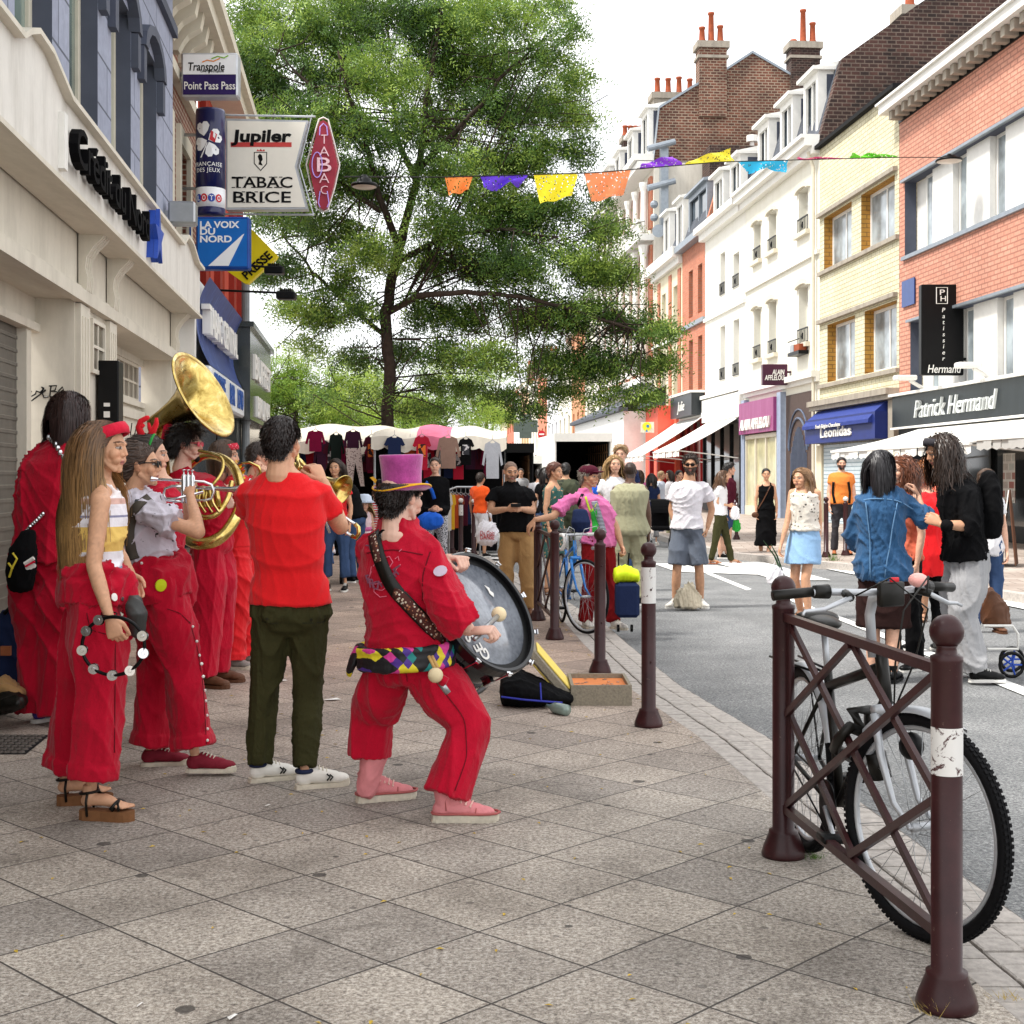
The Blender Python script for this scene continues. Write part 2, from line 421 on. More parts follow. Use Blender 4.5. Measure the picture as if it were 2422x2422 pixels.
def glassy(name='window_glass',col='#39424a',rough=.06):
 if name in MATS:return MATS[name]
 n=N(name);v=n.coord();f=n.noise(v,1.3,3)
 c=srgb(col);n.base(n.ramp(f,[(.35,tuple(x*.6 for x in c[:3])),(.65,tuple(min(1,x*1.5)for x in c[:3]))]))
 n.set(Roughness=rough);n.b.inputs['Specular IOR Level'].default_value=.9;MATS[name]=n.m;return n.m
m_white=mat('white_paint','#e6e4de',.55,var=.05)
m_cream=mat('cream_paint','#cfc8b6',.6,var=.06)
m_black=mat('black_paint','#09090a',.4,var=.2,spec=.18)
m_dark=mat('dark_void','#0c0c0e',.9)
m_steel=mat('steel','#a9abad',.35,.9)
m_chrome=mat('chrome','#d9dadc',.12,1.0,var=.03)
m_glass=glassy();m_glass2=glassy('pale_curtain_glass','#8d979c',.12)
class Fac:
 "a facade plane: s = depth along the street, h = height, t = outwards to the street. side=+1 right of the street, -1 left"
 def __init__(s,side,X0,slope):
  s.side=side;s.X0=X0;s.k=slope
  L=math.hypot(1,slope);s.L=L
  d=V(slope,1,0)/L;n_=V(-1,slope,0)/L if side>0 else V(1,-slope,0)/L
  s.d,s.n=d,n_
  s.M=np.eye(4);s.M[:3,0]=(slope,1,0);s.M[:3,1]=n_;s.M[:3,2]=(0,0,1);s.M[:3,3]=(X0,0,0)
 def p(s,a,t,h):return s.M[:3,:3]@V(a,t,h)+s.M[:3,3]
 def s_at(s,px,t=0.0):
  x0=s.X0+s.n[0]*t;return F*x0/(px-CX-F*s.k)
 def h_at(s,px,py,t=0.0):return CH+(HY-py)*s.s_at(px,t)/F
def wall_holes(mb,fc,s0,s1,h0,h1,holes,rev=.2,t=0.0,rm=None):
 "front wall split round its openings, with reveals"
 xs=sorted({s0,s1,*[a for h in holes for a in h[:2]]});hs=sorted({h0,h1,*[a for h in holes for a in h[2:4]]})
 xs=[x for x in xs if s0<=x<=s1];hs=[x for x in hs if h0<=x<=h1]
 for i in range(len(xs)-1):
  for j in range(len(hs)-1):
   a,b,c,d=xs[i],xs[i+1],hs[j],hs[j+1];mx,mh=(a+b)/2,(c+d)/2
   if any(q[0]<mx<q[1]and q[2]<mh<q[3]for q in holes):continue
   mb.add([fc.p(a,t,c),fc.p(b,t,c),fc.p(b,t,d),fc.p(a,t,d)],[(0,1,2,3)])
 if rm is not None:c0=mb.c;mb.c=rm
 for a,b,c,d in[q[:4]for q in holes]:
  r=t-rev
  for q in(((a,c),(a,d)),((a,d),(b,d)),((b,d),(b,c)),((b,c),(a,c))):
   mb.add([fc.p(q[0][0],t,q[0][1]),fc.p(q[1][0],t,q[1][1]),fc.p(q[1][0],r,q[1][1]),fc.p(q[0][0],r,q[0][1])],[(0,1,2,3)])
 if rm is not None:mb.c=c0
def window(fc,par,a,b,c,d,t=-.12,fr=.06,cols=2,rows=1,transom=None,mf=None,mg=None,name='window',sill=None,ms=None):
 mf=mf or m_white;mg=mg or m_glass
 mb=MB(fc.M);e=.05
 mb.box((a,t-e,c),(a+fr,t,d));mb.box((b-fr,t-e,c),(b,t,d))
 mb.box((a+fr,t-e,d-fr),(b-fr,t,d));mb.box((a+fr,t-e,c),(b-fr,t,c+fr))
 for i in range(1,cols):
  x=a+(b-a)*i/cols;mb.box((x-fr*.45,t-e+.004,c+fr),(x+fr*.45,t-.004,d-fr))
 for j in range(1,rows):
  h=c+(d-c)*j/rows;mb.box((a+fr,t-e+.006,h-fr*.35),(b-fr,t-.006,h+fr*.35))
 if transom:h=c+(d-c)*transom;mb.box((a+fr,t-e+.002,h-fr*.6),(b-fr,t-.002,h+fr*.6))
 w_=mb.build(name,mf,par)
 g=MB(fc.M);g.box((a+fr*.5,t-e*.7,c+fr*.5),(b-fr*.5,t-e*.5,d-fr*.5));g.build('pane',mg,w_)
 if sill:
  q=MB(fc.M);q.box((a-.08,-.02,c-.12),(b+.08,.1,c));q.build('sill',ms or mf,w_)
 return w_
 # ---------------------------------------------------------------- bank on the left
LF=Fac(-1,-2.25,-.108)
m_bank=plaster('bank_cream','#d9d2c2','#8d8576',.35,.65)
m_bankw=plaster('bank_fascia','#e2ded6','#968f82',.5,.6)
m_blk=brick_mat('slate_blocks','#a3a9bd','#989eb2','#5c6170',.95,.42,.012,.8,.15)
m_slate=mat('slate_grey_paint','#4c515f',.7,var=.12,vs=3)
m_pane_g=glassy('green_glass','#6f8078',.1)
def bank():
 b=thing('bank_building','cream and slate grey bank with black raised lettering and roller shutter','building',LF.p(10,0,0))
 mb=MB();wins=[(3.4,4.6,3.98,5.9),(5.4,6.5,3.98,5.9),(7.1,8.15,3.98,5.9),(8.75,9.8,3.98,5.9),(10.37,11.47,3.98,5.9),(12.08,13.09,3.98,5.9),(13.63,14.7,3.98,5.9)]
 wall_holes(mb,LF,2,15.95,3.3,7.6,wins,.14,0,1)
 mb.mt(0);mb.add([LF.p(15.95,0,0),LF.p(15.95,-8,0),LF.p(15.95,-8,7.6),LF.p(15.95,0,7.6)],[(0,1,2,3)])
 mb.build('wall',[m_blk,m_slate],b)
 for i,(a,c,d,e)in enumerate(wins):
  window(LF,b,a,c,d,e,t=-.14,fr=.1,cols=2,rows=1,mf=m_cream,mg=m_pane_g)
  h=MB(LF.M);n=7;w_=c-a
  for k in range(n):
   t0,t1=math.pi*k/n,math.pi*(k+1)/n;cx=(a+c)/2
   o=[(cx-math.cos(t)*r_*w_,e-.16+math.sin(t)*r_*.55)for t,r_ in((t0,.5),(t0,.66),(t1,.66),(t1,.5))]
   h.prism([(p[0],-p[1])for p in o],-.02,.09,frame((0,0,0),(1,0,0),(0,0,-1),(0,1,0)))
  h.box((a-.17,-.02,e-.5),(a-.01,.07,e-.17));h.box((c+.01,-.02,e-.5),(c+.17,.07,e-.17))
  h.build('window_hood',m_slate,b)
 mb=MB(LF.M)
 for k in range(11):
  a=5+k*1.0
  mb.box((a,.02,6.9),(a+.2,.32,7.25));
 mb.box((2,.0,7.25),(15.95,.42,7.5));mb.box((2,0,6.6),(15.95,.06,6.72));mb.build('cornice',m_slate,b)
 mb=MB();holes=[(3.0,10.4,.0,2.82),(11.96,15.62,.0,2.80)]
 wall_holes(mb,LF,2,15.95,-.1,3.42,holes,.34,.03)
 mb.build('shopfront_wall',m_bank,b)
 mb=MB(LF.M);mb.box((2,.03,2.80),(16.0,.10,2.90));mb.box((2,.03,2.90),(16.0,.07,2.93))
 for a,c in((10.42,10.78),(11.62,11.94),(15.64,15.93)):
  mb.box((a,.03,-.1),(c,.075,2.79));q=(c-a)/7
  for k in(1,3,5):mb.box((a+q*k,.075,.2),(a+q*(k+1),.083,2.7))
  mb.box((a-.02,.03,-.1),(c+.02,.1,.18))
 mb.build('pilaster',m_bank,b)
 top=[(2,3.90)]
 for s0 in(7.55,14.3):
  top+=[(s0,3.90),(s0+.15,3.97),(s0+.35,4.04),(s0+.7,4.03),(s0+1.0,3.96),(s0+1.25,3.90)]
 top+=[(16.05,3.90)]
 poly=[(p[0],-p[1])for p in top]+[(16.05,-3.36),(2,-3.36)]
 mb=MB(LF.M);FR=frame((0,0,0),(1,0,0),(0,0,-1),(0,1,0))
 mb.prism(poly,.06,.30,FR)
 mb.mt(1)
 for i in range(len(top)-1):
  (a,h0),(c,h1)=top[i],top[i+1]
  mb.prism([(a,-h0),(c,-h1),(c,-h1-.035),(a,-h0-.035)],.05,.36,FR)
 mb.box((2,.05,3.33),(16.05,.33,3.362));mb.build('fascia',[m_bankw,m_bank],b)
 for a in(10.50,11.66,15.5):
  mb=MB(LF.M)
  pr=[(.04,2.9),(.10,2.9),(.11,3.0),(.09,3.08),(.10,3.16),(.15,3.24),(.21,3.3),(.25,3.36),(.04,3.36)]
  mb.prism([(y,z)for y,z in pr],0,.26,frame((a,0,0),(0,1,0),(0,0,1),(1,0,0)))
  for k in range(3):
   q=[(y+.006,z)for y,z in pr[1:8]]+[(y-.01,z)for y,z in pr[7:0:-1]]
   mb.prism(q,0,.03,frame((a+.045+k*.07,0,0),(0,1,0),(0,0,1),(1,0,0)))
  mb.build('corbel',m_bank,b)
 mb=MB(LF.M);h=0.0
 while h<2.58:
  mb.box((3.0,-.345,h),(10.1,-.322,h+.075));mb.box((3.0,-.338,h+.075),(10.1,-.315,h+.1));h+=.1
 sh=mb.build('roller_shutter',brick_mat('shutter_metal','#6f6a60','#645f56','#8e887c',9,.1,.004,.55,.4),b)
 mb=MB(LF.M);mb.box((3,-.34,2.58),(10.4,-.26,2.82));mb.box((3,-.31,2.56),(10.4,-.22,2.62));mb.box((10.1,-.33,0),(10.24,-.25,2.57));mb.build('shutter_frame',m_bank,b)
 pts=[[(75,925),(69,932),(73,938),(84,932),(86,925),(95,928),(102,921),(98,915),(104,918)],[(104,918),(96,932),(80,944),(72,950),(69,948)],
[(108,922),(100,930),(104,940),(114,938)],[(121,912),(118,938)],[(116,913),(134,912),(130,923),(120,925),(136,927),(132,937),(118,939)],
[(138,930),(150,922),(148,915),(139,924),(140,936),(152,932),(160,930),(155,938),(134,944)]]
 mb=MB()
 for st in pts:
  mb.tube([P(x,y,10.372)for x,y in st],.006,5)
 mb.build('graffiti',m_black,b)
 def lattice(a,c,d,e,t,nc,nr,name):
  mb=MB(LF.M);f=.035
  mb.box((a,t,d),(a+f,t+.03,e));mb.box((c-f,t,d),(c,t+.03,e));mb.box((a+f,t,d),(c-f,t+.03,d+f));mb.box((a+f,t,e-f),(c-f,t+.03,e))
  for i in range(1,nc):x=a+(c-a)*i/nc;mb.box((x-.012,t,d+f),(x+.012,t+.022,e-f))
  for i in range(1,nr):x=d+(e-d)*i/nr;mb.box((a+f,t,x-.012),(c-f,t+.025,x+.012))
  o=mb.build(name,m_bank,b);g=MB(LF.M);g.box((a+.01,t+.002,d+.01),(c-.01,t+.01,e-.01));g.build('pane',mat('frosted_pane','#6d6558',.3),o)
 lattice(10.95,11.48,2.30,2.74,.035,2,2,'window')
 door=MB(LF.M);door.box((11.96,-.36,0),(15.62,-.30,2.26));door.box((13.8,-.30,.1),(13.9,-.27,2.2));door.box((15.35,-.30,.1),(15.45,-.27,2.2));door.box((12,-.30,2.1),(15.6,-.26,2.2));door.box((12,-.30,2.24),(15.6,-.25,2.30));door.box((11.96,-.36,2.72),(15.62,-.28,2.82))
 door.build('door',m_bank,b);lattice(12.5,15.4,2.30,2.72,-.33,10,2,'transom_window')
 mb=MB(LF.M);mb.bbox((11.2,.05,1.85),(11.42,.22,2.42),.01);mb.mt(1).box((11.198,.1,1.95),(11.2,.15,2.0));mb.box((11.198,.1,2.04),(11.2,.15,2.07));mb.build('intercom_panel',[m_black,m_white],b)
 mb=MB();v_=[[(297,1018),(298,1010),(304,1030)],[(308,1030),(312,1000)],[(318,1028),(322,1012)]]
 for st in v_:mb.tube([P(x,y,14.6)+V(0,0,0)for x,y in st],.006,5)
 mb.build('graffiti',m_black,b)
 mb=MB();v,f=text_arrays('Crédit du Nord',1,.008,0,.04,'LEFT',.92)
 v=v.copy();v[:,0]-=v[:,0].min();W=v[:,0].max();s0,s1=8.78,11.75
 o=LF.p(s0,.36,3.50);mm=frame(o,LF.d*(s1-s0)/W,V(0,0,.36),LF.n*.75);mb.add(v,f,mm)
 l_=mb.build('lettering',mat('matt_black','#08080a',.9,spec=.1),b)
 mb=MB(LF.M);mb.box((8.62,.3,3.42),(8.72,.34,3.78));mb.build('letter_bracket',m_white,b)
 mb=MB()
 star=[(math.sin(k*math.pi/5)*(.25 if k%2==0 else.1),math.cos(k*math.pi/5)*(.25 if k%2==0 else.1))for k in range(10)]
 mb.prism(star,0,.06,frame(LF.p(12.25,.36,3.62),LF.d,(0,0,1),np.cross(LF.d,(0,0,1))*-1));mb.prism([(x*1.04,y*1.04)for x,y in star],-.04,-.002,frame(LF.p(12.25,.36,3.62),LF.d,(0,0,1),np.cross(LF.d,(0,0,1))*-1))
 mb.build('star_emblem',mat('emblem_blue','#2c4fae',.4),b)
 mb=MB(LF.M);mb.bbox((15.2,.05,4.3),(15.45,.35,4.55),.02);mb.box((15.3,0,4.4),(15.36,.1,4.46));mb.build('alarm_box',m_steel,b)
bank()
def pipe(px,z,h0,h1,r,label,m,name='drain_pipe'):
 mb=MB();p=P(px,HY,z);mb.tube([(p[0],p[1],h0),(p[0],p[1],h1)],r,12)
 for k in range(3):h=h0+(h1-h0)*(k+.5)/3;mb.tube([(p[0],p[1],h),(p[0],p[1],h+.06)],r*1.25,12)
 tag(mb.build(name,m),label,'drain pipe')
 # ---------------------------------------------------------------- tobacco shop building and the red one after it
BF=Fac(-1,-2.5,-.108)
def shops_left():
 m_br=brick_mat('brown_brick','#8a4a34','#6e3a2a','#b0a08c',.22,.075,.012)
 b=thing('brick_building','brown brick house with cream window surrounds and white bracketed cornice, behind the shop signs','building',BF.p(18,0,0))
 mb=MB();w_=[(16.4,17.3,3.9,5.9),(18.2,19.1,3.9,5.9)]
 wall_holes(mb,BF,15.9,20.2,0,7.5,w_,.18)
 mb.build('wall',m_br,b)
 for a,c,d,e in w_:
  window(BF,b,a,c,d,e,t=-.16,fr=.07,cols=2,mf=m_cream)
  q=MB(BF.M);q.box((a-.18,.0,d-.2),(a-.01,.06,e+.25));q.box((c+.01,0,d-.2),(c+.18,.06,e+.25));q.box((a-.01,0,e+.02),(c+.01,.06,e+.25));q.box((a-.2,0,d-.3),(c+.2,.16,d-.2));q.build('window_surround',m_cream,b)
 mb=MB(BF.M)
 mb.box((15.9,0,3.3),(20.2,.12,3.45));mb.box((15.9,0,6.6),(20.2,.1,6.75))
 mb.box((15.9,0,7.5),(25.5,.5,7.7));mb.box((15.9,0,7.7),(25.5,.6,7.86));mb.box((15.9,0,7.25),(20.2,.1,7.5))
 k=16.0
 while k<20.0:
  mb.prism([(0.0,7.0),(.08,7.0),(.14,7.12),(.2,7.2),(.36,7.3),(.4,7.5),(0,7.5)],0,.2,frame((k,0,0),(0,1,0),(0,0,1),(1,0,0)));k+=.55
 mb.build('cornice',m_cream,b)
 r_=thing('red_building','red painted narrow house beside the floodlights','building',BF.p(23,0,0))
 mb=MB();w2=[(21,21.9,3.9,5.8),(23.2,24.1,3.9,5.8)]
 wall_holes(mb,BF,20.2,26.8,0,7.5,w2,.18,.02);mb.add([BF.p(26.8,.02,0),BF.p(26.8,-8,0),BF.p(26.8,-8,7.5),BF.p(26.8,.02,7.5)],[(0,1,2,3)])
 mb.build('wall',plaster('red_render','#b8452f','#7c2c20',.3),r_)
 for a,c,d,e in w2:window(BF,r_,a,c,d,e,t=-.16,fr=.07,cols=2,mf=m_white)
 mb=MB(BF.M)
 for a in(20.4,22.4,24.8,26.3):mb.box((a,.02,3.2),(a+.35,.12,7.4))
 mb.build('pilaster',mat('dark_red_paint','#8e2a1c',.6),r_)
 t=thing('shop_sign_panel','curved blue shop sign with white raised letters over a white light box','shop sign',LF.p(18,.2,2.4))
 mb=MB(LF.M);mb.box((16.05,0.0,2.3),(16.2,.24,3.95));mb.box((16.2,0,2.3),(20.4,.2,3.9));mb.build('casing',m_white,t)
 mb=MB();mb.smooth=True
 def cp(u,v_):
  s_=16.2+u*4.3;h=2.80+v_*1.05;tt=.24+.16*(2*v_-1)**2
  return LF.p(s_+(.25*(1-abs(2*v_-1))if u>.99 else 0),tt,h)
 mb.grid(cp,12,12);n=N('weathered_blue');v_=n.coord('UV',(1,.4,1));f=n.noise(v_,4,8,.75,1.5)
 n.base(n.ramp(f,[(.35,'#16295f'),(.58,'#27438a'),(.72,'#8fa3cc')]));n.set(Roughness=.45);mb.build('panel',n.m,t)
 mb=MB();put_text(mb,'TABAC CENTRAL',LF.p(18.2,.33,3.38),LF.d,(0,0,1),.34,3.7,.02,0,.05);mb.build('raised_lettering',m_white,t)
 mb=MB(LF.M);mb.bbox((16.2,.2,2.36),(20.6,.42,2.80),.03);lb=mb.build('light_box',mat('lightbox_white','#dfe2e4',.4),t)
 mb=MB()
 for w2_,a,ww in(('PRESSE',17.1,1.3),('BAR',18.7,.7),('LOTO',19.9,.9)):
  mb=MB();put_text(mb,w2_,LF.p(a,.43,2.6),LF.d,(0,0,1),.26,ww,.03,0,.004);mb.build('blue_lettering',mat('letter_blue','#1e4f9a',.5),t)
 t=thing('dark_shop_sign','dark green shop sign with white letters at the end of the left row','shop sign',LF.p(22.5,.2,2.3))
 mb=MB(LF.M);mb.box((20.7,.1,2.35),(25.2,.5,3.75));mb.box((20.7,.0,-.05),(25.2,.3,2.35));mb.box((20.6,.1,3.75),(25.3,.56,3.83));mb.build('casing',glassy('dark_green_glass','#1c2420',.2),t)
 mb=MB();put_text(mb,'BUFFET',LF.p(23,.51,3.2),LF.d,(0,0,1),.38,3.6,.02,0,.03);put_text(mb,'BRUNEL',LF.p(23.2,.51,2.6),LF.d,(0,0,1),.32,3.0,.02,0,.03);mb.build('white_lettering',m_white,t)
 mb=MB(LF.M);mb.box((16.2,-.1,-.02),(20.6,.0,2.36));mb.build('glass_front',glassy('dark_shop_glass','#20262a',.08),t)
 pipe(581,21.5,0,4.6,.065,'grey drain pipe at the far end of the left row of shops',mat('grey_pipe','#7f8486',.5))
 pipe(425,15.8,0,2.9,.05,'thin dark drain pipe beside the cream bank pilaster',mat('dark_pipe','#3a3a3c',.5))
shops_left()
# ---------------------------------------------------------------- projecting signs on the left
def facing(px0,py0,px1,py1,z):a=P(px0,py1,z);b=P(px1,py0,z);return a,b
def arm(mb,px0,px1,py,z,r=.018):mb.tube([P(px0,py,z),P(px1,py,z)],r,8)
m_alu=mat('sign_frame','#b9bcc0',.35,.4)
def signs():
 z=17.6;t=thing('transport_sign','white and purple transport ticket sign reading Transpole Point Pass Pass','sign',P(500,228,z))
 a,b=facing(428,124,562,228,z);mb=MB();mb.bbox((a[0],z,a[2]),(b[0],z+.22,b[2]),.02);mb.tube([P(405,176,z+.1),P(430,176,z+.1)],.03,8);mb.build('casing',m_alu,t)
 a,b=facing(433,129,558,176,z);mb=MB();mb.box((a[0],z-.006,a[2]),(b[0],z,b[2]));mb.mt(1);a2,b2=facing(433,176.5,558,224,z);mb.box((a2[0],z-.006,a2[2]),(b2[0],z,b2[2]));mb.build('sign_face',[mat('sign_white','#eceef0',.35,var=.03),mat('sign_purple','#2a1a55',.4)],t)
 mb=MB();put_text(mb,'Transpole',P(488,157,z-.01),(1,0,0),(0,0,1),.105,.47,.012,.15,.002);put_text(mb,'Lille Métropole',P(502,168,z-.01),(1,0,0),(0,0,1),.03,.3,0,0,.002)
 mb.mt(1);put_text(mb,'Point Pass Pass',P(496,202,z-.01),(1,0,0),(0,0,1),.1,.66,.008,0,.002)
 mb.mt(2);mb.tube([P(478,147,z-.01),P(490,142,z-.01),(P(505,145,z-.01)),P(520,138,z-.01)],.008,5);mb.mt(3);mb.tube([P(500,139,z-.01),P(515,133,z-.01),P(530,137,z-.01),P(540,131,z-.01)],.008,5)
 mb.build('lettering',[m_black,m_white,mat('sign_orange','#e0862e',.5),mat('sign_green','#7fb52d',.5)],t)
 z=18.2;t=thing('lottery_cylinder_sign','dark blue cylinder lottery sign with white clover above coloured balls','sign',P(497,505,z))
 r_=(533-463)/2/F*z;c=P(498,378,z+r_);H0,H1=P(498,505,z)[2],P(498,252,z)[2];hm=P(498,441,z)[2]
 mb=MB();mb.smooth=True;mb.lathe([(r_*.96,H0),(r_,H0+.03),(r_,H0+.1)],32,o=(c[0],c[1],0));mb.lathe([(r_,hm),(r_,H1-.03),(r_*.96,H1)],32,o=(c[0],c[1],0));mb.mt(1).lathe([(r_*1.001,H0+.1),(r_*1.001,hm)],32,o=(c[0],c[1],0));mb.build('drum_casing',[mat('lottery_blue','#15194f',.3,coat=.5),mat('sign_white','#eceef0')],t)
 mb=MB();mb.tube([P(412,319,z+.2),P(464,319,z+.2)],.022,8);mb.tube([P(412,446,z+.2),P(464,446,z+.2)],.022,8);mb.box(P(407,342,z+.15),P(413,300,z+.3));mb.box(P(407,460,z+.15),P(413,425,z+.3));mb.build('wall_bracket',m_steel,t)
 def on_cyl(v):
  v=v.copy();a=v[:,0]/(r_+.004);d=r_+.004+v[:,2];return np.stack([np.sin(a)*d,-(np.cos(a)*d),v[:,1]],1)
 mb=MB();mb.M=frame((c[0],c[1],0),(1,0,0),(0,1,0),(0,0,1))
 def petal(cx,cz,ang,sc,k):
  mb.c=k;pts=[(0,-.5),(.32,-.2),(.5,.15),(.38,.42),(.15,.47),(0,.33),(-.15,.47),(-.38,.42),(-.5,.15),(-.32,-.2)]
  ca,sa=math.cos(ang),math.sin(ang);v=np.array([(cx+(x*ca-y*sa)*sc,cz+(x*sa+y*ca)*sc,.002)for x,y in pts]);v=np.vstack([v,[[cx,cz,.002]]])
  mb.add(on_cyl(v),[(i,(i+1)%10,10)for i in range(10)])
 u=lambda px:(px-498)/F*z;q=lambda py:P(0,py,z)[2]
 petal(u(487),q(304),R(10),.2,0);petal(u(516),q(322),R(-60),.2,0);petal(u(482),q(338),R(110),.19,0);petal(u(508),q(352),R(200),.2,0)
 mb.c=1;a=np.array([(u(503),q(330),.005),(u(516),q(336),.005),(u(521),q(316),.005),(u(507),q(308),.005)]);mb.add(on_cyl(a),[(0,1,2,3)])
 mb.c=0;a=np.array([(u(497),q(336),.003),(u(499),q(338),.003),(u(484),q(372),.003),(u(480),q(372),.003)]);mb.add(on_cyl(a),[(0,1,2,3)])
 def ct(body,px,py,h,w_,k,bold=.0):
  mb.c=k;v,f=text_arrays(body,1,bold,0,0.002,'LEFT',1.1);v=v.copy();v[:,0]-=v[:,0].min();v[:,0]*=w_/v[:,0].max();v[:,0]+=u(px)-w_/2;v[:,1]=v[:,1]*h/.7+q(py)-h/2;v[:,2]=.003+v[:,2]*.5;mb.add(on_cyl(v),f)
 ct('FRANÇAISE',498,387,.055,.42,0);ct('DES JEUX',499,401,.055,.34,0)
 for k,(ch,px,mk)in enumerate((('L',475,2),('O',490,1),('T',508,2),('O',526,1))):
  n_=12;v=np.array([(u(px)+.048*math.cos(a),q(467)+.056*math.sin(a),.003)for a in np.linspace(0,2*math.pi,n_,endpoint=False)]+[(u(px),q(467),.003)]);mb.c=mk;mb.add(on_cyl(v),[(i,(i+1)%n_,n_)for i in range(n_)])
  ct(ch,px,467,.065,.045,0,.02)
 mb.build('artwork',[mat('sign_white','#eceef0'),mat('sign_red','#c4202c',.4),mat('sign_blue2','#2344a0',.4)],t)
 z=18.9;t=thing('tobacconist_sign','large white notched light box sign reading Jupiler and TABAC BRICE','sign',P(620,500,z))
 def poly(pts,y0,y1,mb):mb.prism([(P(x,y,z)[0],P(x,y,z)[2])for x,y in pts],-y1,-y0,frame((0,0,0),(1,0,0),(0,0,1),(0,-1,0)))
 out=[(534,280),(729,285),(701,394),(727,494),(534,496)]
 mb=MB();poly(out,z,z+.2,mb);mb.tube([P(480,271,z+.1),P(746,276,z+.1)],.015,6);mb.tube([P(480,506,z+.1),P(742,508,z+.1)],.015,6);mb.tube([P(738,270,z+.1),P(708,393,z+.1),P(742,510,z+.1)],.01,6);mb.build('casing',m_alu,t)
 mb=MB();poly([(538,286),(724,289),(697,394),(722,490),(538,491)],z-.008,z-.002,mb);mb.build('sign_face',mat('sign_cream','#ece7da',.35,var=.03),t)
 mb=MB();put_text(mb,'Jupiler',P(618,321,z-.012),(1,0,0),(0,0,1),.16,.84,.035,.08,.003)
 for word,py,ww in(('TABAC',431,.84),('BRICE',466,.8)):
  put_text(mb,word,P(620,py,z-.012),(1,0,0),(0,0,1),.15,ww,.012,0,.003)
  v_,f_=text_arrays(word,1,.012,0,.002,'LEFT',1)
 for py,xs in((431,(552,566,578,598,606,640,652,664)),(466,(556,576,590,606,622,672))):
  for px in xs:
   for dy in(-12.2,12.2):a_,b_=facing(px-4,py+dy-.9,px+4,py+dy+.9,z-.014);mb.box((a_[0],z-.016,a_[2]),(b_[0],z-.011,b_[2]))
 mb.mt(1);a,b=facing(546,337,690,348,z);mb.box((a[0],z-.012,a[2]),(b[0],z-.008,b[2]))
 mb.mt(0);sh=[(601,360),(632,360),(632,388),(617,405),(601,388)];poly(sh,z-.012,z-.009,mb);mb.mt(2);poly([(603,362),(630,362),(630,387),(617,402),(603,387)],z-.015,z-.0125,mb)
 mb.mt(0);poly([(610,370),(615,364),(620,368),(622,378),(618,384),(622,392),(612,390),(614,382)],z-.018,z-.0155,mb)
 mb.mt(1);poly([(607,358),(610,353),(613,357),(617,352),(621,357),(625,353),(627,358)],z-.012,z-.009,mb)
 mb.build('lettering',[m_black,mat('sign_red2','#c2423e',.5),mat('sign_cream','#ece7da')],t)
 z=19.0;t=thing('lozenge_sign','tall red lozenge tobacconist sign with pale tube letters TABAC','sign',P(765,500,z))
 def poly2(pts,y0,y1,mb):mb.prism([(P(x,y,z)[0],P(x,y,z)[2])for x,y in pts],-y1,-y0,frame((0,0,0),(1,0,0),(0,0,1),(0,-1,0)))
 lo=[(756,288),(765,284),(775,290),(788,345),(798,390),(788,440),(774,490),(764,495),(752,488),(740,440),(730,390),(742,340)]
 mb=MB();poly2(lo,z,z+.16,mb);mb.build('casing',mat('lozenge_red','#9c3040',.4),t)
 lo2=[(765+(x-765)*1.16,390+(y-390)*1.06)for x,y in lo]
 mb=MB();mb.tube([P(x,y,z+.08)for x,y in lo2],.012,6,closed=True);mb.build('outer_tube',m_white,t)
 mb=MB()
 for ch,py,w_,h in(('T',329,.09,.13),('A',358,.14,.14),('B',389,.2,.2),('A',421,.14,.14),('C',449,.1,.12)):
  for sc in(1,):put_text(mb,ch,P(767,py,z-.02),(1,0,0),(0,0,1),h,w_,-.012 if ch!='B' else.0,0,.01)
 mb.mt(1);mb.tube([P(764+12*math.sin(a)-14,390-30*math.cos(a),z-.03)for a in np.linspace(0,2*math.pi,18,endpoint=False)],.008,6,closed=True);mb.tube([P(757,452,z-.03),P(753,480,z-.03),P(757,490,z-.03)],.008,6);mb.tube([P(774,452,z-.03),P(778,480,z-.03),P(774,490,z-.03)],.008,6);mb.tube([P(756,320,z-.03),P(757,300,z-.03),P(765,292,z-.03),P(773,300,z-.03),P(775,320,z-.03)],.008,6)
 mb.build('tube_lettering',[mat('tube_pink','#f0c8cf',.3),mat('tube_violet','#b9a0ee',.3)],t)
 z=18.0;t=thing('newspaper_sign','blue square newspaper sign reading La Voix du Nord with a white road','sign',P(525,640,z))
 a,b=facing(463,512,589,637,z);mb=MB();mb.bbox((a[0],z,a[2]),(b[0],z+.18,b[2]),.02);mb.tube([P(412,527,z+.1),P(450,527,z+.1),P(450,580,z+.1),P(464,580,z+.1)],.015,6);mb.build('casing',mat('newspaper_blue_edge','#0f3f8c',.35),t)
 a,b=facing(468,518,584,630,z);mb=MB();mb.box((a[0],z-.006,a[2]),(b[0],z-.001,b[2]));mb.build('sign_face',mat('newspaper_blue','#1466b8',.35,var=.06),t)
 mb=MB();X_,Z_=(1,0,0),(0,0,1)
 for tx,px,py,ww in(('LA VOIX',473,531,.52),('DU',473,547,.2),('NORD',473,565,.42)):
  put_text(mb,tx,P(px,py,z-.01),X_,Z_,.085,ww,.03,0,.002,align='LEFT')
 mb.prism([(P(x,y,z)[0],P(x,y,z)[2])for x,y in[(493,629),(541,629),(578,553),(573,556)]],-(z-.006),-(z-.012),frame((0,0,0),(1,0,0),(0,0,1),(0,-1,0)))
 mb.build('lettering',mat('sign_white','#eceef0'),t)
 z=19.6;t=thing('press_sign','yellow rotated square sign with black letters PRESSE behind the blue newspaper sign','sign',P(585,672,z))
 pts=[(536,640),(590,537),(656,604),(652,612),(586,671),(578,670)]
